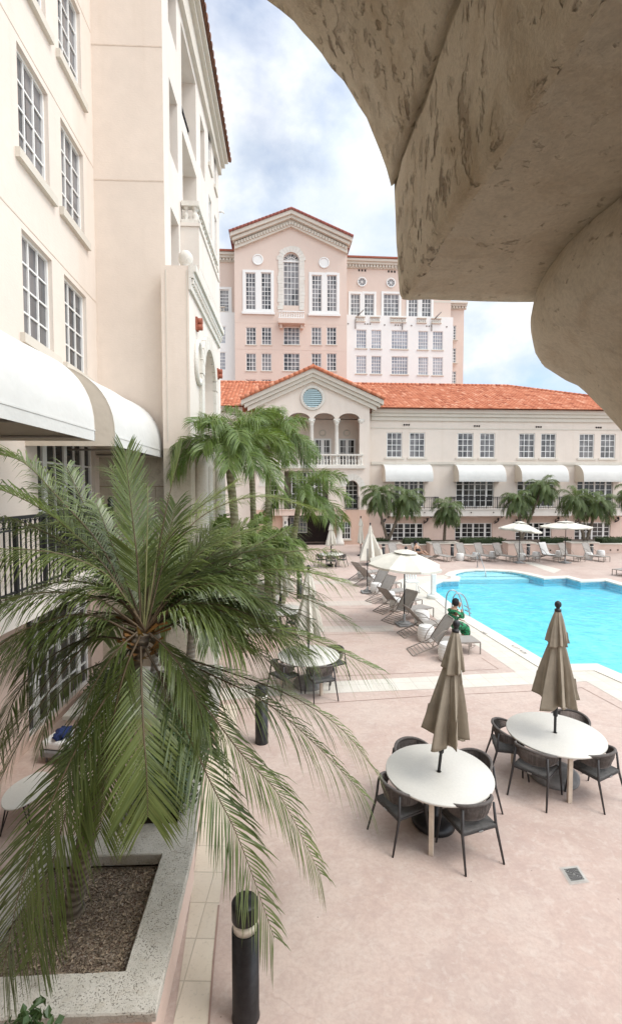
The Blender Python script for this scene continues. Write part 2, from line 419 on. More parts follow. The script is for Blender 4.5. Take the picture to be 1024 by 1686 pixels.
def m_water():
    m, nt, b, out = node_mat('pool_water')
    nt.nodes.remove(b)
    v = coords(nt, 'world', (1, 1, 1))
    n1 = noise_n(nt, v, 2.1, 4, .55, .8); n2 = noise_n(nt, v, .55, 3, .5)
    ad = N(nt, 'ShaderNodeMath', operation='MULTIPLY_ADD'); L(nt, n2, ad.inputs[0]); ad.inputs[1].default_value = 1.2; L(nt, n1, ad.inputs[2])
    bp = N(nt, 'ShaderNodeBump'); bp.inputs['Strength'].default_value = .35; bp.inputs['Distance'].default_value = .12; L(nt, ad.outputs[0], bp.inputs['Height'])
    tr = N(nt, 'ShaderNodeBsdfTransparent'); tr.inputs['Color'].default_value = (.86, .97, .99, 1)
    gl = N(nt, 'ShaderNodeBsdfGlossy'); gl.inputs['Roughness'].default_value = .05; L(nt, bp.outputs[0], gl.inputs['Normal'])
    fr = N(nt, 'ShaderNodeFresnel'); fr.inputs['IOR'].default_value = 1.33; L(nt, bp.outputs[0], fr.inputs['Normal'])
    mx = N(nt, 'ShaderNodeMixShader'); L(nt, fr.outputs[0], mx.inputs[0]); L(nt, tr.outputs[0], mx.inputs[1]); L(nt, gl.outputs[0], mx.inputs[2])
    L(nt, mx.outputs[0], out.inputs[0])
    return m
M['water'] = m_water()
def m_poolfloor():
    m, nt, b, out = node_mat('turquoise_pool_plaster')
    v = coords(nt)
    wv = N(nt, 'ShaderNodeVectorMath', operation='ADD'); nn = N(nt, 'ShaderNodeTexNoise'); nn.inputs['Scale'].default_value = .9; nn.inputs['Detail'].default_value = 3
    L(nt, v, nn.inputs['Vector']); L(nt, v, wv.inputs[0]); L(nt, nn.outputs['Color'], wv.inputs[1])
    n = noise_n(nt, wv.outputs[0], 1.3, 4, .6, 1.5)
    c = ramp(nt, n, [(.3, (.15, .64, .80)), (.5, (.21, .72, .85)), (.7, (.30, .79, .89))])
    L(nt, c, b.inputs['Base Color']); b.inputs['Roughness'].default_value = .9
    return m
M['pool_floor'] = m_poolfloor()
M['pool_tile'] = plain('navy_waterline_tile', (.12, .52, .66), .25, .3, 9, kind='world')

def m_print():
    m, nt, b, out = node_mat('green_printed_robe')
    v = coords(nt, 'obj')
    n = noise_n(nt, v, 9, 3, .6, 1.2)
    c = ramp(nt, n, [(.455, (.008, .02, .012)), (.485, (.01, .20, .07)), (.56, (.02, .34, .14)), (.585, (.008, .02, .012))])
    L(nt, c, b.inputs['Base Color']); b.inputs['Roughness'].default_value = .75
    return m
M['robe'] = m_print()
# ------------------------------------------------------------------ wall frames
class Frame:
    """vertical plane: u along, z up, n outward"""
    def __init__(s, o, ang, nflip=False, warp=None):
        s.o = Vector((o[0], o[1], 0)); s.U = Vector((cos(ang), sin(ang), 0))
        s.Nv = Vector((s.U.y, -s.U.x, 0)) * (-1 if nflip else 1); s.warp = warp
    def __call__(s, u, z, n=0.0):
        p = s.o + s.U * u + s.Nv * n + Vector((0, 0, z))
        return s.warp(p) if s.warp else p
    def px(s, x, y, n=0.0):
        d = ray(x, y); o = s.o + s.Nv * n
        t = (o - EYE).dot(s.Nv) / d.dot(s.Nv); p = EYE + d * t
        return (p - s.o).dot(s.U), p.z
    def u(s, x, y, n=0.0): return s.px(x, y, n)[0]
    def z(s, x, y, n=0.0): return s.px(x, y, n)[1]
    def box(s, mb, u0, u1, z0, z1, n0, n1):
        c = [s(a, z, n) for z in (z0, z1) for a, n in ((u0, n0), (u1, n0), (u1, n1), (u0, n1))]
        i = [mb.vert(p) for p in c]
        for q in ((0,3,2,1),(4,5,6,7),(0,1,5,4),(1,2,6,5),(2,3,7,6),(3,0,4,7)): mb.face([i[k] for k in q])
    def quad(s, mb, u0, u1, z0, z1, n):
        mb.poly([s(u0, z0, n), s(u1, z0, n), s(u1, z1, n), s(u0, z1, n)])
    def extr(s, mb, uz, n0, n1):
        """polygon in (u,z) swept from n0 to n1"""
        mb.prism([s(a, b, n0) for a, b in uz], s.Nv * (n1 - n0))

def wall(mb, F, u0, u1, z0, z1, holes=(), depth=.18, n=0.0, extra_u=(), extra_z=()):
    us = sorted(set([u0, u1] + [h[k] for h in holes for k in (0, 1)] + list(extra_u)))
    zs = sorted(set([z0, z1] + [h[k] for h in holes for k in (2, 3)] + list(extra_z)))
    us = [u for u in us if u0 - 1e-6 <= u <= u1 + 1e-6]; zs = [z for z in zs if z0 - 1e-6 <= z <= z1 + 1e-6]
    idx = {}
    def V(i, j):
        if (i, j) not in idx: idx[i, j] = mb.vert(F(us[i], zs[j], n))
        return idx[i, j]
    for i in range(len(us) - 1):
        for j in range(len(zs) - 1):
            cu, cz = (us[i] + us[i + 1]) / 2, (zs[j] + zs[j + 1]) / 2
            if any(h[0] < cu < h[1] and h[2] < cz < h[3] for h in holes): continue
            mb.face((V(i, j), V(i + 1, j), V(i + 1, j + 1), V(i, j + 1)))
    for h in holes:
        a, b, c, d = h[:4]; dp = h[4] if len(h) > 4 else depth
        for (p, q) in (((a, c), (b, c)), ((b, c), (b, d)), ((b, d), (a, d)), ((a, d), (a, c))):
            mb.poly([F(p[0], p[1], n), F(q[0], q[1], n), F(q[0], q[1], n - dp), F(p[0], p[1], n - dp)])

def arch_fill(mb, F, a, b, zs, zt, n, depth, seg=14):
    """spandrels and curved soffit that turn the top of a rectangular hole (a..b, up to zt) into a semicircle springing at zs"""
    c, r = (a + b) / 2, (b - a) / 2; h = zt - zs
    arc = [(c - r * cos(pi * k / seg), zs + h * sin(pi * k / seg)) for k in range(seg + 1)]
    for k in range(seg):
        (x0, y0), (x1, y1) = arc[k], arc[k + 1]
        mb.poly([F(x0, y0, n), F(x1, y1, n), F(x1, zt, n), F(x0, zt, n)])
        mb.poly([F(x0, y0, n), F(x1, y1, n), F(x1, y1, n - depth), F(x0, y0, n - depth)])

def window(root, F, u0, u1, z0, z1, cols, rows, glass, n=-.10, fw=.06, mw=.03, sill=None, frame_mat=None, mull=(), name='window', fanlight=False):
    """framed window: frame and glazing bars are the part, its panes a sub-part"""
    f = MB(); t = .05
    F.box(f, u0, u0 + fw, z0, z1, n, n + t); F.box(f, u1 - fw, u1, z0, z1, n, n + t)
    F.box(f, u0 + fw, u1 - fw, z0, z0 + fw, n, n + t); F.box(f, u0 + fw, u1 - fw, z1 - fw, z1, n, n + t)
    iu0, iu1, iz0, iz1 = u0 + fw, u1 - fw, z0 + fw, z1 - fw
    if mull:
        edges = [iu0] + [u0 + (u1 - u0) * k for k, _ in mull] + [iu1]
        for k, w in mull: F.box(f, u0 + (u1 - u0) * k - w / 2, u0 + (u1 - u0) * k + w / 2, iz0, iz1, n + .003, n + t - .003)
    else: edges = [iu0, iu1]
    for e in range(len(edges) - 1):
        a, b = edges[e], edges[e + 1]; cc = cols[e] if hasattr(cols, '__len__') else cols
        for k in range(1, cc):
            x = a + (b - a) * k / cc; F.box(f, x - mw / 2, x + mw / 2, iz0, iz1, n + .006, n + t - .012)
    for k in range(1, rows):
        z = iz0 + (iz1 - iz0) * k / rows; F.box(f, iu0, iu1, z - mw / 2, z + mw / 2, n + .009, n + t - .016)
    fo = f.build(name, frame_mat or M['white_paint'], root)
    g = MB(); F.quad(g, u0 + .01, u1 - .01, z0 + .01, z1 - .01, n + .004); g.build('pane', glass, fo)
    if sill:
        s = MB(); F.box(s, u0 - sill[0], u1 + sill[0], z0 - sill[1], z0 - .004, -.06, sill[2]); s.build('sill', M['trim'], fo)
    return fo

def balusters(mb, F, a, b, z0, z1, n, step, r=.06, rail=.14, seg=8, base=.1):
    h = z1 - z0
    F.box(mb, a, b, z1 - rail, z1, n - .11, n + .11); F.box(mb, a, b, z0, z0 + base, n - .10, n + .10)
    k = max(2, int((b - a) / step)); zz0 = z0 + base; hh = h - rail - base
    prof = [(r * .9, 0), (r * .9, hh * .08), (r * .5, hh * .14), (r, hh * .34), (r * .8, hh * .48), (r * .42, hh * .68), (r * .42, hh * .82), (r * .8, hh * .9), (r * .8, hh)]
    for i in range(k):
        u = a + (b - a) * (i + .5) / k; p = F(u, zz0, n)
        mb.lathe(prof, p, seg, False)

def iron_rail(mb, F, a, b, z0, z1, n, step=.12, rings=True):
    """flat black iron balustrade with a ring frieze"""
    F.box(mb, a, b, z1 - .05, z1, n - .03, n + .03); F.box(mb, a, b, z0 + .08, z0 + .11, n - .015, n + .015)
    if rings: F.box(mb, a, b, z1 - .20, z1 - .175, n - .014, n + .014)
    k = max(2, int((b - a) / step))
    for i in range(k + 1):
        u = a + (b - a) * i / k; w = .028 if i % 6 == 0 else .010
        F.box(mb, u - w, u + w, z0, z1 - .05, n - w * .9, n + w * .9)
    if rings:
        for i in range(k):
            u = a + (b - a) * (i + .5) / k; rr = .05
            mb.tube([F(u + rr * cos(2 * pi * q / 8), z1 - .1125 + rr * sin(2 * pi * q / 8), n) for q in range(8)], .008, 4, False, True)

def awning_mesh(F, a, b, zt, zb, proj, valance=.16, seg=12):
    """quarter-round canvas hood with closed ends; faces index 0 cloth, 1 end panels"""
    mb = MB(); mb.smooth = True
    h = zt - zb - valance
    prof = [(proj * sin(pi / 2 * k / seg) ** .92, zb + valance + h * cos(pi / 2 * k / seg) ** .85 if k < seg else zb + valance) for k in range(seg + 1)]
    th = .012
    for sgn, off in ((1, 0), (-1, th)):
        nu = max(2, int((b - a) / .5)); grid = []
        for i in range(nu + 1):
            u = a + (b - a) * i / nu; sag = .018 * (1 - abs(2 * ((i * 2 % nu) / nu) - 1))
            grid.append([mb.vert(F(u, z - off - sag * .5, max(.0, n - off - sag))) for n, z in prof])
        for i in range(nu):
            for k in range(seg): mb.face((grid[i][k], grid[i + 1][k], grid[i + 1][k + 1], grid[i][k + 1]))
    mb.smooth = False
    F.box(mb, a, b, zb, zb + valance + .005, proj - th, proj)           # valance
    F.box(mb, a, b, zb + valance - .012, zb + valance + .012, proj - .002, proj + .008)
    mb.mat = 1
    for u, s in ((a, 1), (b, -1)):
        pts = [(n, z) for n, z in prof] + [(proj, zb), (0, zb)]
        o = s * .004
        idx = [mb.vert(F(u + o, z, n)) for n, z in pts]; i2 = [mb.vert(F(u + o + s * .012, z, n)) for n, z in pts]
        c0 = mb.vert(F(u + o, zb + valance, 0)); c1 = mb.vert(F(u + o + s * .012, zb + valance, 0))
        for i in range(len(pts) - 1):
            mb.face((c0, idx[i], idx[i + 1])); mb.face((c1, i2[i + 1], i2[i])); mb.face((idx[i], i2[i], i2[i + 1], idx[i + 1]))
    return mb

def tile_slope(mb, E0, E1, up, pitch=.30, row=.42, amp=.05, vmax=None, length=None, seed=1):
    """barrel clay tiles: eave line E0->E1, slope vector up (to the ridge); vmax(u) clips a column (hips)"""
    E0, E1, up = Vector(E0), Vector(E1), Vector(up); W = (E1 - E0).length; U = (E1 - E0) / W
    Ls = up.length; S = up / Ls; Nn = U.cross(S).normalized()
    if Nn.z < 0: Nn = -Nn
    r = random.Random(seed); nc = max(1, int(W / pitch)); pw = W / nc
    mb.smooth = True
    for c in range(nc):
        um = (c + .5) / nc; lo, hi = (0, Ls) if vmax is None else (vmax(um)[0] * Ls, vmax(um)[1] * Ls)
        y = lo; jog = r.uniform(-.02, .02)
        while y < hi - .02:
            y1 = min(y + row + .05, hi)
            mb.tint = min(1, max(0, r.gauss(.5, .24)))
            ra, rb = [], []
            for k in range(6):
                x = pw * (c + k / 5); hgt = amp * (sin(pi * k / 5) ** .8 if 0 < k < 5 else 0)
                ra.append(mb.vert(E0 + U * x + S * (y + (jog if y > lo else 0)) + Nn * (hgt * 1.15 + .030)))
                rb.append(mb.vert(E0 + U * x + S * y1 + Nn * (hgt * .9)))
            for k in range(5): mb.face((ra[k], ra[k + 1], rb[k + 1], rb[k]))
            mb.face(ra[::-1])
            y += row
    mb.smooth = False; mb.tint = .35
    q = [E0, E1, E1 + up, E0 + up]
    if vmax is None: mb.poly([p - Nn * .01 for p in q])

def ridge_tiles(mb, a, b, r=.13, step=.42, seed=3):
    a, b = Vector(a), Vector(b); d = b - a; n = max(1, int(d.length / step)); rr = random.Random(seed)
    for i in range(n):
        mb.tint = min(1, max(0, rr.gauss(.5, .22)))
        mb.tube([a + d * (i / n), a + d * ((i + 1.08) / n)], [r * 1.08, r * .92], 8)

# ================================================================== FAR WING (two storeys over a pink ground floor)
ANG = R(1.3)
FB = Frame((0, 41.0), ANG)
farb = empty('hotel_wing', FB(5, 0), 0, 'cream hotel wing with red tiled roof, white awnings and iron balconies across the pool', 'building')
def rect_px(F, x0, y0, x1, y1, n=0.0):
    xm, ym = (x0 + x1) / 2, (y0 + y1) / 2
    return (F.u(x0, ym, n), F.u(x1, ym, n), F.z(xm, y1, n), F.z(xm, y0, n))

wins2 = [(636.4,711,662,752),(673.7,711.5,699.4,752.5),(753,712.5,779,753.5),(789.6,713,814.5,754),(853.8,714,880,754.5),(889.9,714.3,914.7,754.7),(952.8,714.8,977.6,754.9),(988,715,1012.4,755)]
u_pitch = FB.u(952.8, 735) - FB.u(853.8, 735)
hol2 = [rect_px(FB, *w) for w in wins2]
z2a, z2b = sum(h[2] for h in hol2) / 8, sum(h[3] for h in hol2) / 8
hol2 = [(h[0], h[1], z2a, z2b) for h in hol2]
hol2 += [(hol2[-2][0] + u_pitch, hol2[-2][1] + u_pitch, z2a, z2b), (hol2[-1][0] + u_pitch, hol2[-1][1] + u_pitch, z2a, z2b)]
# door sets under the awnings / ground floor
door_x = [(649, 698), (750.5, 812.5), (851, 912), (949.5, 1008)]
door1 = [(FB.u(a, 815), FB.u(b, 815), 3.12, 5.62) for a, b in door_x]
gdoor_x = [(633.5, 696.5), (748.3, 809.5), (848, 907.5), (945, 1004)]
door0 = [(FB.u(a, 878), FB.u(b, 878), .02, 2.02 - .02) for a, b in gdoor_x]
zd0 = FB.z(780, 861); door0 = [(a, b, .02, zd0) for a, b, _, _ in door0]
UL, UR = FB.u(362, 760) - 1.0, FB.u(1120, 760)
ZE = FB.z(800, 694); ZFL = FB.z(800, 837)      # wall top, first-floor level
UPL = FB.u(611, 700)      # where the portico ends
ULP = FB.u(424, 700)
w = MB(); wall(w, FB, UPL - .5, UR, ZFL - .05, ZE + .6, hol2 + door1, .22); wall(w, FB, UL, ULP, 0, ZE + .6)
w.build('upper_wall', M['cream'], farb)
w = MB(); wall(w, FB, UPL - .5, UR, 0, ZFL - .05, door0, .22)
w.build('ground_floor_wall', M['pink_pale'], farb)
# side and back of the wing
w = MB(); FB.box(w, UR, UR + .3, 0, ZE + .6, -14, 0); FB.box(w, UL, UR, 0, ZE + .6, -14.3, -14)
w.build('end_wall', M['cream'], farb)
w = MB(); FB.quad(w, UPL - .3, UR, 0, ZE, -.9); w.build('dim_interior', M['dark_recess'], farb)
for h in hol2: window(farb, FB, *h, 3, 4, M['glass_curtain'], -.12, .075, .05, (.18, .16, .09))
for h in door1: window(farb, FB, *h, (1, 2, 2, 1), 5, M['glass_dark'], -.14, .07, .045, None, None, ((.19, .16), (.5, .14), (.81, .16)), name='french_door')
for h in door0: window(farb, FB, *h, (1, 2, 2, 1), 4, M['glass_dark'], -.14, .08, .045, None, None, ((.18, .18), (.5, .15), (.82, .18)), name='french_door')
# mouldings
mb = MB()
FB.box(mb, UPL, UR, ZE + .62, ZE + .95, 0, .42); FB.box(mb, UPL, UR, ZE + .34, ZE + .615, 0, .28); FB.box(mb, UPL, UR, ZE + .0, ZE + .33, 0, .14)
FB.box(mb, UL, FB.u(400, 700), ZE + .62, ZE + .95, 0, .42); FB.box(mb, UL, FB.u(400, 700), ZE, ZE + .6, 0, .2)
mb.build('eave_cornice', M['trim'], farb)
mb = MB(); zc = FB.z(800, 706); FB.box(mb, UPL, UR, zc - .05, zc + .05, 0, .04); mb.build('frieze_line', M['trim'], farb)
mb = MB(); zc = FB.z(800, 763); FB.box(mb, UPL, UR, zc - .10, zc + .12, 0, .09); FB.box(mb, UPL, UR, zc - .2, zc - .104, 0, .05); mb.build('string_course', M['trim'], farb)
for x, y in ((669, 699.5), (784.5, 701.5), (886, 703), (984.5, 704)):
    mb = MB(); u0, z0 = FB.px(x, y)
    for k in (-1, 0, 1): mb.tube([FB(u0 + k * .2, z0, -.02), FB(u0 + k * .2, z0, .06)], [.075, .075], 10)
    mb.build('clay_vent', M['dark_recess'], farb)
# awnings and balconies
zaT, zaB = FB.z(790, 765), FB.z(790, 793, 1.2)
aw_x = [(629, 713), (746, 833), (846.5, 936), (945, 1036)]
for i, (a, b) in enumerate(aw_x):
    ua, ub = FB.u(a, 790), FB.u(b, 790, 1.3)
    awning_mesh(FB, ua, ub, zaT, zaB, 1.35).build('awning', [M['awning'], M['awning_side']], farb, recalc=True)
    d = door1[i]; ba, bb = d[0] - .55, d[1] + .95
    zr = FB.z(780, 818, 1.0)
    mb = MB(); FB.box(mb, ba, bb, ZFL - .62, ZFL - .06, .005, 1.1); FB.box(mb, ba - .04, bb + .04, ZFL - .06, ZFL + .02, .005, 1.16)
    bal = mb.build('balcony_slab', M['white_stucco'], farb)
    mb = MB(); iron_rail(mb, FB, ba + .04, bb - .04, ZFL + .02, zr, 1.06, .15)
    FS = Frame(FB(ba + .04, 0, 1.06).to_2d(), ANG + pi / 2); iron_rail(mb, FS, 0, 1.0, ZFL + .02, zr, 0, .15)
    FS = Frame(FB(bb - .04, 0, 1.06).to_2d(), ANG + pi / 2); iron_rail(mb, FS, 0, 1.0, ZFL + .02, zr, 0, .15)
    mb.build('balcony_railing', M['black_metal'], farb)
    mb = MB()
    for k in (.3, .7):
        p = FB(ba + (bb - ba) * k, ZFL - .3, 1.11); mb.tube([p, p + FB.Nv * .05], [.05, .05], 8)
    mb.build('slab_drain', M['dark_recess'], farb)
# wrought scroll brackets on the piers
for x, y in ((633, 856), (703, 855), (749, 856), (819, 855), (849, 857), (918, 853), (951, 854), (1016, 853)):
    mb = MB(); u0, z0 = FB.px(x, y); pts = []
    for k in range(14):
        t = k / 13; a = -2.2 + t * 3.2; pts.append(FB(u0 - .35 + t * .75, z0 - .35 + t * .7, .12 + .22 * sin(t * pi * 2)))
    mb.tube(pts, .045, 6)
    for s, cu, cz in ((1, u0 + .30, z0 + .22), (-1, u0 - .28, z0 - .18)):
        mb.tube([FB(cu + .13 * (1 - q / 11) * cos(q * .75), cz + s * .13 * (1 - q / 11) * sin(q * .75), .16) for q in range(11)], .032, 5)
    FB.box(mb, u0 - .05, u0 + .05, z0 - .1, z0 + .1, 0, .14)
    mb.build('scroll_bracket', M['black_metal'], farb)
# roof: long slope, hip at the far end
ZR = ZE + .97
Eov = .75
RD = 8.2                      # horizontal run to the ridge
zR = EYE.z + (on_y(720, 633.5, 41 + RD).z - EYE.z)
rise = zR - ZR
u_hip_top = FB.u(836, 680) * (41 + RD) / 41
u_hip_bot = FB.u(1140, 680)
def hip(u_norm):
    u = UL + (u_hip_bot - UL) * u_norm
    return (0, 1.0 if u <= u_hip_top else max(0, (u_hip_bot - u) / (u_hip_bot - u_hip_top)))
mb = MB()
tile_slope(mb, FB(UL, ZR, Eov), FB(u_hip_bot, ZR, Eov), -FB.Nv * (RD + Eov) + Vector((0, 0, rise)), .33, .46, .062, hip)
ridge_tiles(mb, FB(UL, zR + .05, -RD), FB(u_hip_top, zR + .05, -RD), .16)
ridge_tiles(mb, FB(u_hip_top, zR + .05, -RD), FB(u_hip_bot, ZR + .08, Eov), .16)
mb.tint = .4
mb.poly([FB(UL, ZR - .04, Eov - .05), FB(u_hip_bot - .2, ZR - .04, Eov - .05), FB(u_hip_top, zR - .06, -RD), FB(UL, zR - .06, -RD)])
mb.poly([FB(u_hip_bot, ZR - .04, Eov - .05), FB(u_hip_bot, ZR - .04, -2 * RD - Eov), FB(u_hip_top, zR - .04, -RD)])
mb.poly([FB(UL, ZR - .04, -2 * RD - Eov), FB(u_hip_bot, ZR - .04, -2 * RD - Eov), FB(u_hip_top, zR - .04, -RD), FB(UL, zR - .04, -RD)])
mb.build('tiled_roof', M['tile'], farb, recalc=False)

# ---- gabled portico, standing a little proud of the wing
FP = Frame(FB(0, 0, .9).to_2d(), ANG)
port = farb
pl, pr = FP.u(421, 760), FP.u(608, 760)
pc = FP.u(514.5, 660)
z_spring, z_crown, z_rail, z_loggia = FP.z(535, 692), FP.z(535, 680), FP.z(550, 747.5), FP.z(550, 767)
z_eave = FP.z(610, 668); z_apex = FP.z(515, 622)
cols_u = [FP.u(x, 720) for x in (432, 472.5, 513.5, 554.5, 595)]
hol = [(cols_u[k] + .16, cols_u[k + 1] - .16, z_spring + .12, z_crown + .0, .35) for k in range(4)]
hol_all = [(cols_u[0] + .16, cols_u[4] - .16, z_loggia, z_spring + .12, .35)]
za1 = FP.z(580, 791); za0 = ZFL
arch1 = (FP.u(569.5, 815), FP.u(590, 815), ZFL - .05, za1, .6)
arch1b = (FP.u(437, 815), FP.u(457.5, 815), ZFL - .05, za1, .6)
center1 = (FP.u(468, 815), FP.u(541, 815), ZFL - .05, FP.z(500, 775), .8)
w = MB(); wall(w, FP, pl, pr, ZFL - .05, z_eave, hol + hol_all + [arch1, arch1b, center1], .35)
for h in hol: arch_fill(w, FP, h[0], h[1], h[2], h[3], 0, .35)
for h in (arch1, arch1b): arch_fill(w, FP, h[0], h[1], h[3] - (h[1] - h[0]) / 2, h[3], 0, .6)
w.poly([FP(pl, z_eave), FP(pr, z_eave), FP(pc, z_apex)])
for u in (pl, pr): w.poly([FP(u, 0), FP(u, 0, -.9), FP(u, z_eave, -.9), FP(u, z_eave)])
w.build('portico_wall', M['cream'], port)
zg = FP.z(515, 848)
w = MB()
gw = (FP.u(562.5, 880), FP.u(577.5, 880), FP.z(570, 888), FP.z(570, 859), .2)
gdark = (FP.u(474, 880), FP.u(548, 880), 0, zg - .04, 1.2)
wall(w, FP, pl, pr, 0, ZFL - .05, [gw, gdark], .2)
w.build('portico_ground_wall', M['pink'], port)
window(port, FP, *gw[:4], 3, 3, M['glass_dark'], -.12, .07, .04, (.08, .1, .06))
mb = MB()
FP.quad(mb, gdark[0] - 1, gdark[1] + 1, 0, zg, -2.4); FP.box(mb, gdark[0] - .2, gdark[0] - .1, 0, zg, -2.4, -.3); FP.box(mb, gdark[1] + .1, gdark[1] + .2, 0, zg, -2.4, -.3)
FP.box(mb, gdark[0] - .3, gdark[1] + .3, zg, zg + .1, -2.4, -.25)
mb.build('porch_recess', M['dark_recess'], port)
window(port, FP, FP.u(478, 875), FP.u(508, 875), .8, 2.25, 5, 3, M['glass_pale'], -2.3, .08, .05)
mb = MB(); p = FP((FP.u(538, 850)), 2.0, -1.2); mb.lathe([(.02, .0), (.11, .04), (.13, .2), (.03, .3)], p, 10)
mb.build('porch_lantern', M['lamp_glass'], port)
# loggia interior
mb = MB(); FP.quad(mb, pl, pr, z_loggia - .3, z_eave, -2.6); FP.box(mb, pl, pr, z_loggia - .35, z_loggia - .02, -2.6, -.36)
FP.quad(mb, pl, pr, ZFL - .05, z_loggia - .4, -2.6)
FP.box(mb, pl + .02, pl + .15, ZFL, z_eave, -2.6, -.36); FP.box(mb, pr - .15, pr - .02, ZFL, z_eave, -2.6, -.36)
mb.build('loggia_wall', M['cream_warm'], port)
for a, b in ((517, 545), (557.5, 585)):
    window(port, FP, FP.u(a, 735, -2.5), FP.u(b, 735, -2.5), z_loggia - .02, FP.z(530, 722, -2.5), (2, 2), 4, M['glass_dark'], -2.56, .14, .045, None, None, ((.5, .3),), name='loggia_door')
for x in (531, 570.5):
    mb = MB(); u0, z0 = FP.px(x, 713, -2.55); 
    mb.tube([FP(u0 + .26 * cos(2 * pi * q / 16), z0 + .26 * sin(2 * pi * q / 16), -2.55) for q in range(16)], .05, 6, False, True); mb.build('wall_roundel', M['trim'], port)
for u in cols_u:
    mb = MB(); p = FP(u, z_loggia, -.17); hcol = z_spring - z_loggia
    mb.lathe([(.24, 0), (.24, .12), (.20, .16), (.19, .22), (.165, hcol * .5), (.15, hcol - .42), (.18, hcol - .38), (.16, hcol - .33), (.19, hcol - .22), (.26, hcol - .12), (.27, hcol)], p, 16)
    FP.box(mb, u - .28, u + .28, z_spring, z_spring + .12, -.42, .08)
    mb.build('arcade_column', M['white_stone'], port)
mb = MB(); balusters(mb, FP, cols_u[0], cols_u[-1] + .15, z_loggia, z_rail, -.02, .26, .085, .13, 7)
FP.box(mb, cols_u[0] - .2, cols_u[-1] + .3, z_loggia - .22, z_loggia - .003, -.2, .2)
mb.build('stone_balustrade', M['white_stone'], port)
# pediment: raking cornice, eave tiles, roundel
for s, ue, xe in ((-1, FP.u(398, 668), 398), (1, FP.u(629, 668), 629)):
    zt = FP.z(515, 609); ze = FP.z(xe, 661)
    mb = MB()
    for k, (d0, d1, n1) in enumerate(((0, .36, .62), (.365, .64, .45), (.645, .98, .26))):
        FP.extr(mb, [(pc, zt - d0), (pc, zt - d1), (ue - s * .25 * k, ze - d1 + (0.09 * k)), (ue - s * .25 * k, ze - d0 + .09 * k)], -.05, n1)
    mb.build('raking_cornice', M['trim'], port)
zt = FP.z(515, 609)
for ue, xe in ((FP.u(397, 668), 397), (FP.u(631, 668), 631)):
    ze = FP.z(xe, 659); mb = MB(); back = 9.5
    a, b = FP(ue, ze, .75), FP(ue, ze, -back)
    tile_slope(mb, a, b, FP(pc, zt + .1, .75) - a, .33, .46, .062, None, None, 5)
    ridge_tiles(mb, FP(ue, ze + .03, .72), FP(pc, zt + .13, .72), .14)
    mb.build('portico_roof', M['tile'], port, recalc=False)
mb = MB(); ridge_tiles(mb, FP(pc, zt + .14, .8), FP(pc, zt + .14, -9), .16); mb.build('ridge_cap', M['tile'], port)
u0, z0 = FP.px(514.5, 655.5); mb = MB()
for rr, nn, tt in ((.93, .05, .10), (.84, .11, .05)):
    mb.tube([FP(u0 + rr * cos(2 * pi * q / 32), z0 + rr * sin(2 * pi * q / 32), nn) for q in range(32)], tt, 6, False, True)
vt = mb.build('gable_vent', M['white_stone'], port)
mb = MB(); FP.extr(mb, [(u0 + .78 * cos(2 * pi * q / 32), z0 + .78 * sin(2 * pi * q / 32)) for q in range(32)], .002, .012); mb.build('vent_back', plain('louvre_shade', (.22, .30, .31), .8, .1), vt)
mb = MB()
for k in range(9):
    zz = -.66 + k * .165; hw = math.sqrt(max(.01, .78 ** 2 - zz ** 2))
    i = [mb.vert(FP(u0 + a * hw, z0 + zz + dz, n)) for a, dz, n in ((-1, -.07, .12), (1, -.07, .12), (1, .05, .02), (-1, .05, .02))]; mb.face(i)
mb.build('louvre_slat', plain('pale_blue_louvre', (.52, .64, .66), .6, .05), vt)
# first-floor balcony of the portico and the arch stones
for h in (arch1, arch1b):
    mb = MB()
    cu, r0, zs = (h[0] + h[1]) / 2, (h[1] - h[0]) / 2, h[3] - (h[1] - h[0]) / 2
    for k in range(9):
        a0, a1 = pi * k / 9 + .012, pi * (k + 1) / 9 - .012
        FP.extr(mb, [(cu + r0 * cos(a0), zs + r0 * sin(a0)), (cu + (r0 + .55) * cos(a0), zs + (r0 + .55) * sin(a0)), (cu + (r0 + .55) * cos(a1), zs + (r0 + .55) * sin(a1)), (cu + r0 * cos(a1), zs + r0 * sin(a1))], .004, .05)
    mb.build('arch_stonework', M['white_stone'], port)
for h in (arch1, arch1b): window(port, FP, h[0] - .1, h[1] + .1, ZFL, h[3], 3, 6, M['glass_dark'], -.9, .07, .05, name='arched_door')
window(port, FP, FP.u(480, 815), FP.u(532, 815), ZFL, FP.z(500, 776), (2, 2, 2, 2), 5, M['glass_dark'], -.95, .08, .05, None, None, ((.25, .12), (.5, .12), (.75, .12)), name='french_door')
mb = MB(); FP.box(mb, FP.u(440, 830), FP.u(566, 830), zg, ZFL - .052, .004, .75); FP.box(mb, FP.u(439, 830), FP.u(567, 830), ZFL - .05, ZFL + .02, .004, .8); mb.build('balcony_slab', M['pink_pale'], port)
mb = MB(); iron_rail(mb, FP, FP.u(441, 830), FP.u(536, 830), ZFL + .02, FP.z(505, 817, .6), .7, .15); iron_rail(mb, FP, FP.u(568, 830), FP.u(591, 830), ZFL, FP.z(580, 818), .06, .15); mb.build('balcony_railing', M['black_metal'], port)
for x in (557.5, 470):
    mb = MB(); u0 = FP.u(x, 880); mb.lathe([(.42, 0), (.42, .2), (.33, .45), (.24, .62), (.23, 1.0), (.22, 1.9), (.21, zg - .3), (.28, zg - .2), (.28, zg)], FP(u0, 0, .35), 16); mb.build('porch_column', M['white_stone'], port)
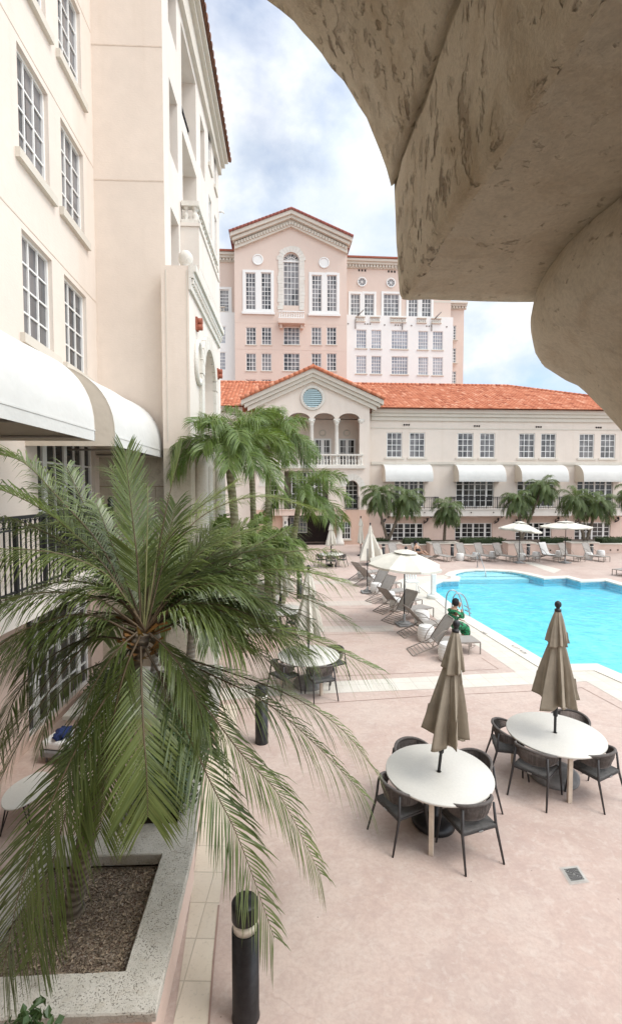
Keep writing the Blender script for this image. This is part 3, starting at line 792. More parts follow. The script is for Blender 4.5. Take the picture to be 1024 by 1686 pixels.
# ================================================================== FAR TOWER (pink, half repainted white)
FT = Frame((0, 58.0), R(1.7))
tower = empty('hotel_tower', FT(-2, 0), 0, 'tall pink hotel tower, partly white, with a gable and tall arched window', 'building')
def tw(x0, y0, x1, y1, n=0.0): return rect_px(FT, x0, y0, x1, y1, n)
NB = 1.6   # gable block stands proud
gl, gr = FT.u(386.5, 500, NB), FT.u(571, 500, NB)
zge = FT.z(480, 391, NB); zga = FT.z(480, 357, NB); gc = FT.u(479.5, 400, NB)
gw = []
for y0, y1 in ((538.5, 567.5), (581.5, 610.5), (624.5, 653)):
    for x0, x1 in ((405.3, 421.7), (430.7, 447), (466.8, 493.5), (512.7, 529.2), (537.7, 553.8)): gw.append((tw(x0, y0, x1, y1, NB), 4 if x1 - x0 > 20 else 3, 4))
tall = [tw(x0, 449, x1, 509.5, NB) for x0, x1 in ((404.5, 421), (430.2, 446.5))] + [tw(x0, 453, x1, 512.5, NB) for x0, x1 in ((513.2, 529.5), (538, 554.3))]
arch = tw(466.2, 415, 493, 503, NB)
w = MB(); wall(w, FT, gl, gr, 0, zge, [g[0] for g in gw] + tall + [(*arch, .45)], .16, NB)
arch_fill(w, FT, arch[0], arch[1], arch[3] - (arch[1] - arch[0]) / 2, arch[3], NB, .45)
w.poly([FT(gl, zge, NB), FT(gr, zge, NB), FT(gc, zga + .2, NB)])
for u in (gl, gr): w.poly([FT(u, 0, NB), FT(u, 0, -12), FT(u, zge, -12), FT(u, zge, NB)])
w.build('gable_block_wall', M['tower_pink'], tower)
def n_win(F, r, c, rr, g, n, **k): return window(tower, F, *r, c, rr, g, n, **k)
for r, c, rr in gw: n_win(FT, r, c, rr, M['glass'], NB - .12, fw=.07, mw=.055, sill=(.1, .1, NB + .08))
for r in tall: n_win(FT, r, 3, 8, M['glass'], NB - .12, fw=.07, mw=.055)
for i in (0, 2):
    a, b = tall[i], tall[i + 1]; mb = MB(); e = .32
    FT.box(mb, a[0] - e, a[0] - .005, a[2] - .3, a[3] + .3, NB + .003, NB + .07); FT.box(mb, b[1] + .005, b[1] + e, a[2] - .3, a[3] + .3, NB + .003, NB + .07)
    FT.box(mb, a[1] + .005, b[0] - .005, a[2] - .3, a[3] + .3, NB + .003, NB + .06)
    for p in (a, b):
        FT.box(mb, p[0] - .004, p[1] + .004, p[3] + .005, p[3] + .3, NB + .003, NB + .066); FT.box(mb, p[0] - .004, p[1] + .004, p[2] - .3, p[2] - .005, NB + .003, NB + .066)
    FT.box(mb, a[0] - e - .1, b[1] + e + .1, a[2] - .55, a[2] - .31, NB + .003, NB + .2)
    mb.build('window_surround', M['tower_white'], tower)
n_win(FT, arch, 4, 9, M['glass'], NB - .4, fw=.1, mw=.06, mull=None or ())
mb = MB(); cu, r0, zs = (arch[0] + arch[1]) / 2, (arch[1] - arch[0]) / 2, arch[3] - (arch[1] - arch[0]) / 2
for q in range(1, 8): a = pi * q / 8; mb.tube([FT(cu, zs, NB - .32), FT(cu + r0 * cos(a), zs + r0 * sin(a), NB - .32)], .035, 4)
for rr in (.5, .98): mb.tube([FT(cu + r0 * rr * cos(pi * q / 14), zs + r0 * rr * sin(pi * q / 14), NB - .32) for q in range(15)], .045, 4)
FT.box(mb, arch[0], arch[1], zs - .09, zs + .09, NB - .34, NB - .26)
mb.build('fanlight', M['white_paint'], tower)
mb = MB(); rr = random.Random(2)
for s in (-1, 1):
    z = arch[2] - .5
    while z < zs:
        h = .42; wd = .55 + rr.uniform(-.06, .1); e = arch[0] if s < 0 else arch[1]
        FT.box(mb, min(e, e + s * wd), max(e, e + s * wd), z, z + h - .012, NB + .003, NB + .06 + rr.uniform(0, .02)); z += h
for q in range(11):
    a0, a1 = pi * q / 11 + .008, pi * (q + 1) / 11 - .008; ro = r0 + .62 + rr.uniform(-.06, .14)
    FT.extr(mb, [(cu + r0 * cos(a0), zs + r0 * sin(a0)), (cu + ro * cos(a0), zs + ro * sin(a0)), (cu + ro * cos(a1), zs + ro * sin(a1)), (cu + r0 * cos(a1), zs + r0 * sin(a1))], NB + .003, NB + .07)
mb.build('arch_stonework', M['white_stone'], tower)
ba, bb, bz0, bz1 = tw(458.5, 512, 501.5, 524, NB + .9)
mb = MB(); FT.box(mb, ba, bb, bz0 - .55, bz0 - .005, NB + .003, NB + 1.0)
for u in (ba + .3, bb - .3): FT.box(mb, u - .14, u + .14, bz0 - 1.0, bz0 - .56, NB + .003, NB + .6)
mb.build('balcony_slab', M['tower_pink'], tower)
mb = MB(); balusters(mb, FT, ba, bb, bz0, bz1, NB + .85, .26, .08, .12, 6); mb.build('stone_balustrade', M['tower_white'], tower)
for x, y in ((424.7, 428), (533.4, 433)):
    mb = MB(); u0, z0 = FT.px(x, y, NB)
    FT.extr(mb, [(u0 + .46 * cos(2 * pi * q / 24), z0 + .46 * sin(2 * pi * q / 24)) for q in range(24)], NB + .003, NB + .06)
    mb.tube([FT(u0 + .55 * cos(2 * pi * q / 24), z0 + .55 * sin(2 * pi * q / 24), NB + .04) for q in range(24)], .09, 6, False, True); mb.build('wall_medallion', M['tower_white'], tower)
# raking cornice with dentils
zt = FT.z(480, 353, NB)
for s, xe, ye in ((-1, 379.3, 386), (1, 579, 394)):
    ue, ze = FT.px(xe, ye, NB + .5); mb = MB()
    for k, (d0, d1, n1) in enumerate(((0, .42, 1.0), (.425, .75, .75), (.755, 1.5, .35))):
        FT.extr(mb, [(gc, zt - d0), (gc, zt - d1), (ue - s * .22 * k, ze - d1), (ue - s * .22 * k, ze - d0)], NB - .05, NB + n1)
    L_ = abs(ue - gc); k = int(L_ / .34)
    for i in range(k):
        t = (i + .5) / k; u = gc + (ue - s * .5 - gc) * t; z = (zt - 1.0) + (ze - zt) * t * (L_ - .5) / L_
        FT.box(mb, u - .1, u + .1, z - .32, z, NB + .352, NB + .5)
    mb.build('raking_cornice', M['trim'], tower)
    mb = MB(); a = FT(ue + s * .1, ze + .02, NB + 1.1); b = FT(ue + s * .1, ze + .02, -8)
    tile_slope(mb, a, b, FT(gc, zt + .08, NB + 1.1) - a, .36, .5, .06, None, None, 9); ridge_tiles(mb, a + Vector((0, 0, .05)), FT(gc, zt + .12, NB + 1.06), .13)
    mb.build('gable_roof', plain('aged_brick_tile', (.30, .105, .085), .85, .2, 3, 'world'), tower, recalc=False)
    # returns of the eave
# right-hand block, upper pink part
rl, rr_ = gr, FT.u(742, 500)
ztop = FT.z(640, 428)
uw = [(tw(x0, 484, x1, 521.5), c) for x0, x1, c in ((577, 592.6, 3), (599.5, 615.5, 3), (631, 656.5, 4), (672, 687.5, 3), (694, 709.5, 3))]
ww = []
for y0, y1, dy in ((546.3, 576.5, .0), (588.5, 617.7, 0)):
    for x0, x1, c in ((584.3, 601, 4), (608.7, 625, 4), (641.5, 668.3, 6), (684.8, 701, 4), (708.3, 725, 4)): ww.append((tw(x0, y0 + (x0 - 585) * .022, x1, y1 + (x0 - 585) * .022), c))
zwt = FT.z(650, 524)
w = MB(); wall(w, FT, rl, rr_, zwt - .5, ztop, [u[0] for u in uw], .16); w.build('upper_wall', M['tower_pink'], tower)
w = MB(); wall(w, FT, rl, rr_, 0, zwt, [(a[0], a[1], a[2], a[3]) for a, c in ww], .9, .8)
w.poly([FT(rl, zwt, .8), FT(rr_, zwt, .8), FT(rr_, zwt, 0), FT(rl, zwt, 0)]); w.poly([FT(rr_, 0, .8), FT(rr_, zwt, .8), FT(rr_, zwt, -6), FT(rr_, 0, -6)])
w.build('white_wall', M['tower_white'], tower)
for r, c in uw: n_win(FT, r, c, 5, M['glass'], -.12, fw=.07, mw=.055)
for r, c in ww: n_win(FT, r, c, 5, M['glass_pale'], .68, fw=.07, mw=.05, sill=(.12, .12, .9))
for grp in ((0, 1), (2, 2), (3, 4)):
    for i in grp if grp[0] != grp[1] else grp[:1]:
        a = uw[i][0]; mb = MB(); e = .26
        FT.box(mb, a[0] - e, a[0] - .005, a[2], a[3] + e, .003, .07); FT.box(mb, a[1] + .005, a[1] + e, a[2], a[3] + e, .003, .07); FT.box(mb, a[0] - .004, a[1] + .004, a[3] + .005, a[3] + e, .003, .065)
        mb.build('window_surround', M['tower_white'], tower)
for x, y in ((595.7, 464.5), (643.2, 466)):
    mb = MB(); u0, z0 = FT.px(x, y)
    mb.tube([FT(u0 + .5 * cos(2 * pi * q / 24), z0 + .5 * sin(2 * pi * q / 24), .04) for q in range(24)], .09, 6, False, True)
    for q in range(4): a = pi * q / 4; mb.tube([FT(u0 + .48 * cos(a), z0 + .48 * sin(a), .035), FT(u0 - .48 * cos(a), z0 - .48 * sin(a), .035)], .03, 4)
    o = mb.build('round_window', M['tower_white'], tower)
    mb = MB(); FT.extr(mb, [(u0 + .48 * cos(2 * pi * q / 24), z0 + .48 * sin(2 * pi * q / 24)) for q in range(24)], .003, .012); mb.build('pane', M['glass'], o)
mb = MB(); balst = ((585, 601), (609, 625.5), (642, 668.5), (685.5, 702), (709.5, 726))
for x0, x1 in balst:
    z1 = FT.z((x0 + x1) / 2, 521.5 + (x0 - 585) * .024, .8); balusters(mb, FT, FT.u(x0, 527, .8), FT.u(x1, 527, .8), z1 - .62, z1 + .02, .86, .24, .07, .1, 6)
mb.build('parapet_balustrade', M['trim'], tower)
mb = MB()
for x, y in ((585, 533), (662, 535), (710, 537)): u0, z0 = FT.px(x, y, .8); mb.tube([FT(u0, z0 + .5, .9), FT(u0, z0 - .6, .9)], .05, 5)
for x, y in ((592, 517), (719, 521)): u0, z0 = FT.px(x, y, .8); mb.tube([FT(u0 - .3, z0 - .3, 1), FT(u0 + .45, z0 + .45, 1)], .07, 5)
for x, y in ((605, 533.5), (655, 535.5), (706, 537), (573, 533), (633, 535), (677, 536), (735, 538)):
    u0, z0 = FT.px(x, y, .8)
    for k in ((-.3, 0, .3) if x in (605, 655, 706) else (0,)): FT.box(mb, u0 + k - .08, u0 + k + .08, z0 - .07, z0 + .07, .803, .84)
mb.build('scupper', plain('weathered_bracket', (.22, .19, .17), .8, .3), tower)
def cornice(F, a, b, zt, n=0.0, h=1.0):
    mb = MB(); F.box(mb, a, b, zt - .28 * h, zt, n - .1, n + .62); F.box(mb, a, b, zt - .55 * h, zt - .285 * h, n - .1, n + .42); F.box(mb, a, b, zt - .95 * h, zt - .555 * h, n - .1, n + .16)
    k = int((b - a) / .36)
    for i in range(k): u = a + (b - a) * (i + .5) / k; F.box(mb, u - .1, u + .1, zt - .86 * h, zt - .57 * h, n + .162, n + .34)
    return mb.build('dentil_cornice', M['trim'], tower)
cornice(FT, gr, FT.u(765, 430), FT.z(640, 430.5))
mb = MB(); FT.box(mb, gr, FT.u(765, 430), FT.z(640, 430) + .002, FT.z(640, 430) + .18, -1, .75); mb.build('eave_tile', M['tile_red_vent'], tower)
mb = MB()
for x, y in ((591, 445), (601, 445.4), (596, 445.2), (639.5, 447), (649.5, 447.5), (644.5, 447.2)): u0, z0 = FT.px(x, y); FT.box(mb, u0 - .1, u0 + .1, z0 - .12, z0 + .12, .003, .03)
mb.build('vent_slot', M['dark_recess'], tower)
# far right end, set back and lower
el, er = rr_, FT.u(766, 560)
ew = [tw(741.5, y0, 753.5, y1) for y0, y1 in ((533, 558.5), (570.5, 596.5), (609, 634))]
w = MB(); zel = FT.z(750, 499); wall(w, FT, FT.u(725, 560), er, 0, zel, ew, .16, -.6); FT.box(w, er - .01, er, 0, zel, -14, -.61)
w.build('end_wall', M['tower_pink'], tower)
for r in ew: n_win(FT, r, 3, 5, M['glass'], -.72, fw=.07, mw=.055, sill=(.1, .1, -.5))
cornice(FT, FT.u(712, 500), FT.u(770, 500), FT.z(750, 496), -.6, .8)
# left shoulder behind the near building
sl = FT.u(340, 500); zs_ = FT.z(375, 420)
sw = [tw(362, 477, 377, 513)]; sw2 = [tw(362, 540, 372.5, 568), tw(362, 582, 372.5, 611)]
w = MB(); wall(w, FT, sl, gl, zwt, zs_, sw, .16); w.build('shoulder_wall', M['tower_pink'], tower)
w = MB(); zw2 = FT.z(375, 514, .6); wall(w, FT, sl, gl, 0, zw2, sw2, .16, .6); w.poly([FT(sl, zw2, .6), FT(gl, zw2, .6), FT(gl, zw2, 0), FT(sl, zw2, 0)]); w.build('white_shoulder_wall', M['tower_white'], tower)
n_win(FT, sw[0], 4, 6, M['glass'], -.12, fw=.08, mw=.055)
mb = MB(); a = sw[0]; FT.box(mb, a[0] - .3, a[0] - .005, a[2] - .2, a[3] + .3, .003, .07); FT.box(mb, a[1] + .005, a[1] + .35, a[2] - .2, a[3] + .3, .003, .07); FT.box(mb, a[0] - .004, a[1] + .004, a[3] + .005, a[3] + .3, .003, .065); mb.build('window_surround', M['tower_white'], tower)
for r in sw2: n_win(FT, r, 3, 5, M['glass_pale'], .48, fw=.07, mw=.05)
cornice(FT, sl, gl, FT.z(375, 418.5))
mb = MB(); zc = FT.z(375, 418) + .002; FT.box(mb, sl, gl, zc, zc + .2, -1, .75); mb.build('eave_tile', M['tile_red_vent'], tower)
mb = MB(); balusters(mb, FT, FT.u(362, 517, .6), FT.u(371, 517, .6), zw2 + .01, zw2 + .65, .5, .25, .07, .1, 6); mb.build('parapet_balustrade', M['trim'], tower)
# score lines on the gable block
mb = MB()
for y in (533, 576): z = FT.z(480, y, NB); FT.box(mb, gl, gr, z - .03, z + .03, NB + .002, NB + .012)
mb.build('score_line', M['tower_pink'], tower)
# ================================================================== NEAR BUILDING on the patio side
XW, YC, XB = -4.7, 12.0, None
XB = on_y(271, 350, YC).x
def settle(p):      # the storeys above the awnings sit a touch out of level along the wall
    k = min(1, max(0, (p.z - 6.2) / .9)); return Vector((p.x, p.y, p.z - .06 * (p.y - 10) * k))
FW = Frame((XW, 0), pi / 2, warp=settle)
FW0 = Frame((XW, 0), pi / 2)
FF = Frame((0, YC), 0.0)
FB2 = Frame((XB, 0), pi / 2)
near = empty('hotel_block', (XW, 8, 0), 0, 'tall cream hotel block beside the patio with big white awnings and loggias', 'building')
wy = [(5.0 - 3.75, 6.07 - 3.75), (4.2, 5.27), (5.79, 6.84), (8.80, 9.86), (10.37, 11.43)]
wz = [(7.30, 9.14), (10.42, 12.28), (13.50, 15.36), (16.6, 18.4)]
holes = [(a, b, z0, z1) for a, b in wy for z0, z1 in wz]
dr1 = (9.12, 11.72, 3.22, 5.72); dr1b = (4.6, 7.2, 3.22, 5.72)
dr0 = (8.6, 11.3, .12, 2.45); dr0b = (4.4, 7.1, .12, 2.45)
w = MB(); wall(w, FW, .3, YC, 3.0, 24, holes + [dr1, dr1b], .17, 0, [1.5 * k for k in range(1, 8)], [6.2, 7.1, 20])
w.build('window_wall', M['cream'], near)
w = MB(); wall(w, FW0, .3, YC, 0, 3.0, [dr0, dr0b], .2); w.build('ground_floor_wall', M['pink_pale'], near)
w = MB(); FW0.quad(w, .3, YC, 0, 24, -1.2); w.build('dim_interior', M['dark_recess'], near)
for a, b in wy:
    for z0, z1 in wz: window(near, FW, a, b, z0, z1, 3, 4, M['glass_curtain'], -.13, .045, .032, (.14, .17, .09))
for d in (dr1, dr1b): window(near, FW0, *d, (1, 2, 2, 1), 5, M['glass_dark'], -.13, .07, .035, None, None, ((.17, .16), (.5, .13), (.83, .16)), name='french_door')
for d in (dr0, dr0b): window(near, FW0, *d, (1, 2, 2, 1), 5, M['glass_dark'], -.13, .08, .04, None, None, ((.17, .16), (.5, .13), (.83, .16)), name='french_door')
# shallow score lines
mb = MB()
for z in (9.27, 12.42, 15.5, 18.6): FW.box(mb, .3, YC - .005, z - .012, z + .012, .001, .006)
for y in (75, 297): z = FF.z(210, y); FF.box(mb, XW + .01, XB, z - .014, z + .014, .001, .006)
mb.build('score_line', plain('score_shadow_joint', (.60, .50, .41), .9, .1), near)
# string course over the awnings
mb = MB(); FW.box(mb, .3, YC - .005, 6.95, 7.04, .001, .07); mb.build('string_course', M['cream'], near)
# frontal return
w = MB(); wall(w, FF, XW, XB, 5.62, 24); w.build('return_wall', M['cream_warm'], near)
mb = MB(); wall(mb, FF, XW, XB, 0, 5.62, [], .1, .012); mb.mat = 1
for z in (4.72, 3.82, 2.92, 5.6): FF.box(mb, XW, XB, z - .012, z + .012, .0125, .016)
for k, z in ((0, 3.82), (1, 2.92)):
    for u in (-4.1 + .4 * k, -3.35 + .3 * k): FF.box(mb, u - .01, u + .01, z, z + .9, .0125, .015)
mb.build('stone_base', [M['lime_block'], plain('block_joint_shadow', (.30, .24, .17), .9, .2)], near)
# long wall with loggia openings
def yz(x, y): p = on_x(x, y, XB); return p.y, p.z
YE = 21.0
A = [(12.62, 13.5, z0, z0 + 1.8, .9) for z0 in (10.0, 13.15, 16.3, 19.4)]
B = [(14.05, 16.1, z0, z0 + 2.45, 1.3) for z0 in (12.25, 15.15, 18.05)]
C = [(16.85, 17.65, z0, z0 + 1.75, .7) for z0 in (12.4, 15.5, 18.6)]
D = [(a, b, z0, z0 + 1.9, .15) for a, b in ((18.45, 19.05), (19.75, 20.3)) for z0 in (7.5, 10.6, 13.7, 16.7)]
ZT = EYE.z + (on_y(372, 262, YE).z - EYE.z)
w = MB(); wall(w, FB2, YC, YE, 5.0, ZT, A + B + C + D, .9); w.poly([FB2(YC, ZT), FB2(YE, ZT), FB2(YC, ZT + .7)])
for h in A + B + C: FB2.quad(w, h[0], h[1], h[2], h[3], -h[4])
FB2.box(w, YE - .002, YE, 5, ZT, -8, -.002)
w.build('loggia_wall', M['white_stucco'], near)
w = MB(); wall(w, FB2, YC, YE, 0, 5.0); w.build('long_base_wall', M['lime_block'], near)
for d in D: window(near, FB2, *d[:4], 2, 5, M['glass_curtain'], -.1, .05, .035, (.08, .12, .06))
for h in B[1:]:
    mb = MB(); iron_rail(mb, FB2, h[0], h[1], h[2], h[2] + 1.0, -.25, .14, False); mb.build('balcony_railing', M['black_metal'], near)
for h in A + C:
    mb = MB(); iron_rail(mb, FB2, h[0], h[1], h[2], h[2] + .5, -.4, .14, False); mb.build('window_guard', M['black_metal'], near)
# eave cornice with tiles (the eave rises slightly toward the front of the block)
FB2w = Frame((XB, 0), pi / 2, warp=lambda p: Vector((p.x, p.y, p.z + .075 * (YE - p.y) * (1 if p.z > 18 else 0))))
mb = MB()
for k, (z0, z1, n) in enumerate(((-.16, 0, .40), (-.34, -.165, .27), (-.62, -.345, .13))): FB2w.box(mb, YC - .1, YE, ZT + z0 - .05, ZT + z1 - .05, 0.001, n)
mb.build('eave_cornice', M['trim'], near)
mb = MB(); a = FB2w(YC - .2, ZT - .04, .50); b = FB2w(YE + .15, ZT - .04, .50)
tile_slope(mb, b, a, Vector((-3.5, 0, 1.6)), .28, .42, .06, None, None, 8); mb.mat = 0
mb.build('tiled_eave', plain('aged_roof_tile', (.27, .13, .085), .85, .3, 3, 'world', tint=.4), near, recalc=False)
mb = MB(); p = FB2(YE - .05, ZT - 2.2, .02); mb.tube([p, p + Vector((.14, 0, .02)), p + Vector((.2, 0, -.05))], .035, 6); mb.build('rain_spout', M['white_paint'], near)
# projecting balcony bay with balustrade
y0, y1 = 13.75, 17.3; PR = on_y(328, 400, 13.75).x - XB
zr = EYE.z + (on_y(305, 331, y0).z - EYE.z); zb0 = on_y(305, 373, y0).z; zb1 = on_y(305, 437, y0).z
mb = MB(); FB2.box(mb, y0, y1, zb1, zb0, .003, PR); FB2.box(mb, y0 - .04, y1 + .04, zb0 + .002, zb0 + .09, .003, PR + .04)
# arched fascia under the bay
seg = 12; cu, ru = (y0 + y1) / 2, (y1 - y0) / 2 - .12
pts = [(y0, zb1 - .003), (y0, zb1 - .95), (y0 + .12, zb1 - .95)] + [(cu - ru * cos(pi * k / seg), zb1 - .95 + .80 * sin(pi * k / seg)) for k in range(1, seg)] + [(y1 - .12, zb1 - .95), (y1, zb1 - .95), (y1, zb1 - .003)]
FB2.extr(mb, pts, PR - .16, PR - .003)
mb.build('balcony_bay', M['white_stucco'], near)
mb = MB(); balusters(mb, FB2, y0, y1, zb0 + .09, zr, PR - .10, .27, .09, .13, 8)
FS = Frame((XB, y0 + .08), 0.0); balusters(mb, FS, .02, PR, zb0 + .09, zr - .002, 0, .25, .09, .13, 10)
mb.build('stone_balustrade', M['white_stone'], near)
# lower pavilion with carved doorway
YP0 = 11.6; YP1 = 16.2
xa, xb = XB, on_y(312, 560, YP0).x
FPV = Frame((xb, 0), pi / 2); zpt = on_y(300, 437, YP0).z; FPF = Frame((0, YP0), 0.0)
arc = (13.1, 15.0, 3.3, on_x(345, 583, xb).z, .4)
arcz = arc[3]
w = MB(); wall(w, FPV, YP0, YP1, 5.6, zpt, [(arc[0], arc[1], 5.6, arcz, .5)], .5); arch_fill(w, FPV, arc[0], arc[1], arcz - .95, arcz, 0, .5)
FPV.quad(w, arc[0], arc[1], 5.6, arcz, -.5)
w.poly([(xa, YP0, 5.6), (xa, YC, 5.6), (xa, YC, zpt), (xa, YP0, zpt)]); w.poly([FPF(xa, zpt), FPF(xb, zpt), Vector((xb, YP1, zpt)), Vector((xa, YP1, zpt))])
FPV.quad(w, YP0, YP1, 0, zpt, -(xb - XB) + .001)
w.build('pavilion_wall', M['white_stucco'], near)
w = MB(); wall(w, FPF, xa, xb, 5.62, zpt); w.build('pavilion_front', M['cream_warm'], near)
mb = MB(); FPF.box(mb, xa + .10, xa + .125, 5.8, zpt - .1, .001, .012); FPF.box(mb, xb - .05, xb - .03, 5.8, zpt - .1, .001, .012); mb.build('panel_edge', M['trim'], near)
w = MB(); wall(w, FPV, YP0, YP1, 0, 5.6); wall(w, FPF, xa, xb, 0, 5.62, [], .1, .01); w.poly([(xa, YP0 - .01, 0), (xa, YC, 0), (xa, YC, 5.62), (xa, YP0 - .01, 5.62)]); w.build('pavilion_base', M['lime_block'], near)
mb = MB()
for n, z0, z1 in ((.18, zpt - .14, zpt + .02), (.12, zpt - .28, zpt - .142), (.06, zpt - .55, zpt - .285)): FPV.box(mb, YP0 - .02, YP1 + .1, z0, z1, .002, n)
for k in range(30):
    y = YP0 + (YP1 - YP0) * (k + .5) / 30; FPV.box(mb, y - .04, y + .04, zpt - .40, zpt - .29, .062, .11)
mb.build('pavilion_cornice', M['white_stone'], near)
for y in (YP0 + .28, YP1 - .2):
    mb = MB(); c = Vector((xb - .12, y, zpt + .02)); mb.lathe([(r_ * .74, z_ * .8) for r_, z_ in ((.20, 0), (.20, .05), (.12, .08), (.17, .14), (.22, .24), (.235, .33), (.21, .44), (.13, .53), (.02, .57))], c, 16); mb.build('ball_finial', M['white_stone'], near)
cy, cz = 12.55, on_x(325, 597, xb).z
mb = MB(); mb.tube([FPV(cy + .36 * cos(2 * pi * q / 20), cz + .52 * sin(2 * pi * q / 20), .03) for q in range(20)], .07, 6, False, True); o = mb.build('oval_medallion', M['white_stone'], near)
mb = MB(); FPV.extr(mb, [(cy + .34 * cos(2 * pi * q / 20), cz + .5 * sin(2 * pi * q / 20)) for q in range(20)], .002, .02); mb.build('medallion_field', M['trim'], o)
mb = MB(); cu, r0, zs = (arc[0] + arc[1]) / 2, .95, arcz - .95
for k in range(11):
    a0, a1 = pi * k / 11 + .01, pi * (k + 1) / 11 - .01
    FPV.extr(mb, [(cu + r0 * cos(a0), zs + r0 * sin(a0)), (cu + 1.3 * cos(a0), zs + 1.3 * sin(a0)), (cu + 1.3 * cos(a1), zs + 1.3 * sin(a1)), (cu + r0 * cos(a1), zs + r0 * sin(a1))], .003, .10)
for u in (arc[0] - .35, arc[1]): FPV.box(mb, u, u + .35, 5.6, zs - .01, .003, .09)
mb.build('arch_stonework', M['white_stone'], near)
for y, z in ((12.45, on_x(325, 537, xb).z), (15.9, on_x(361, 620, xb).z)):
    mb = MB()
    for k in (-.12, .12): mb.tube([FPV(y, z + k * .6, .0), FPV(y, z + k * .6, .16)], [.08, .08], 8)
    FPV.box(mb, y - .1, y + .1, z - .16, z + .16, .002, .05)
    mb.build('clay_vent', M['tile_red_vent'], near)
for y in (12.3, 13.0, 15.4):
    mb = MB(); mb.lathe([(.26, 0), (.26, .15), (.2, .25), (.19, 1.5), (.17, 4.3), (.2, 4.36), (.17, 4.42), (.25, 4.62), (.27, 4.75)], FPV(y, .9, .12), 14); FPV.box(mb, y - .3, y + .3, 0, .9, .003, .42); mb.build('engaged_column', M['white_stone'], near)
# awnings
zat, zab = 6.93, 5.42
for a, b in ((4.15, 7.84), (8.72, 11.86)):
    awning_mesh(FW0, a, b, zat, zab, 1.57, .17, 14).build('awning', [M['awning'], M['awning_side']], near)
mb = MB()
for a, b in ((4.15, 7.84), (8.72, 11.86)):
    for u in (a + .06, b - .06, (a + b) / 2): mb.tube([FW0(u, zab + .06, .02), FW0(u, zab + .06, 1.53)], .022, 6)
    mb.tube([FW0(a + .03, zab + .05, 1.52), FW0(b - .03, zab + .05, 1.52)], .02, 6)
mb.build('awning_frame', M['lounge_frame'], near)
# first-floor balcony
NB1 = on_y(183, 834, 10.25).x - XW
FWb = FW0
mb = MB(); FWb.box(mb, .5, 10.35, 2.78, 3.14, .003, NB1 + .08); mb.build('balcony_slab', M['white_stucco'], near)
mb = MB(); iron_rail(mb, FWb, .5, 10.25, 3.14, 4.28, NB1, .13); FS = Frame((XW, 10.25), 0.0); iron_rail(mb, FS, .02, NB1, 3.14, 4.28, 0, .13)
p = FWb(10.25, 3.14, NB1); mb.lathe([(.06, 0), (.06, 1.12), (.09, 1.15), (.09, 1.2), (.05, 1.22), (.07, 1.3), (.02, 1.36)], p, 10)
mb.build('balcony_railing', M['black_metal'], near)
# roof plane over the block
mb = MB(); mb.box((-14, .3, 24), (XW, YC, 24.2)); mb.box((-14, YC, ZT + 1.5), (XB - 3.3, YE, ZT + 1.7)); mb.build('flat_roof', M['trim'], near)

# ================================================================== LOGGIA THE PHOTO IS TAKEN FROM
arc_b = empty('stone_arcade', (.8, .7, 3.0), 0, 'weathered coral stone arch and column framing the view over the pool deck', 'arcade')
Y1 = 1.22
prof_px = [(440, 0), (486, 36), (530, 86), (566, 136), (600, 196), (624, 250), (645, 305), (653, 299), (654, 309), (650, 314), (651, 345), (653, 395), (657, 450), (660, 484), (665, 492), (676, 494)]
prof = [on_y(x, y, Y1) for x, y in prof_px]
prof = [(p.x, p.z) for p in prof]
zs_ = prof[-1][1]
# the arch curve carries on over the viewer's head to the crown and down the other side
top = prof[0]; cx = top[0] - .62; crown = []
for k in range(1, 9):
    t = k / 8; crown.append((top[0] + (cx - top[0]) * sin(t * pi / 2), top[1] + .34 * (1 - (1 - t) ** 2)))
mirror = [(2 * cx - x, z) for x, z in (prof + [])]
arch_line = mirror[::-1][0:0]
curve = [(2 * cx - x, z) for x, z in crown[::-1][1:]]
right = prof[::-1]                       # soffit edge up to the top of the frame
line = right + crown + [(2 * cx - x, z) for x, z in reversed(crown[:-1])] + mirror
XR = 2.3; ZTOP = 7.6
rr = random.Random(4)
def rough(p, k=.012):
    q = Vector(p); n = noise.noise_vector(q * 5.5) * k + noise.noise_vector(q * 17) * k * .45 + noise.noise_vector(q * 41) * k * .16; return q + n
# densify along the profile and extrude in steps so that the stone can be a little uneven
dense = []
for i in range(len(line) - 1):
    a, b = Vector(line[i]), Vector(line[i + 1]); n = max(1, int((b - a).length / .03))
    for k in range(n): dense.append(a + (b - a) * (k / n))
dense.append(Vector(line[-1]))
xl = line[-1][0]
soff = [Vector((XR - (XR - line[0][0]) * k / 46, zs_)) for k in range(46)]
lsoff = [Vector((xl - 1.2 * k / 10, line[-1][1])) for k in range(1, 11)]
full = soff + dense + lsoff
nY = 34; mb = MB(); mb.smooth = True
ys = [Y1 - 1.75 * (j / nY) for j in range(nY + 1)]
grid = []
i_lip = min(range(len(full)), key=lambda i: (full[i] - Vector(prof[6])).length)
for j, y in enumerate(ys):
    row = []
    for i, p in enumerate(full):
        q = Vector((p.x, y, p.y)); k = .010 if i > len(soff) - 4 else .004
        if j == 0: k *= .9
        row.append(mb.vert(rough(q, k)))
    grid.append(row)
for j in range(nY):
    for i in range(len(full) - 1):
        mb.mat = 1 if i < len(soff) else 0
        mb.face((grid[j][i], grid[j][i + 1], grid[j + 1][i + 1], grid[j + 1][i]))
mb.smooth = False; mb.mat = 0
# front and back faces up to the top of the wall
for row in (grid[0], grid[-1]):
    tops = [mb.vert((mb.v[i][0], mb.v[i][1], ZTOP)) for i in row]
    for i in range(len(row) - 1): mb.face((row[i], row[i + 1], tops[i + 1], tops[i]))
mb.build('arch', [M['arch_stone'], M['column_stone']], arc_b)
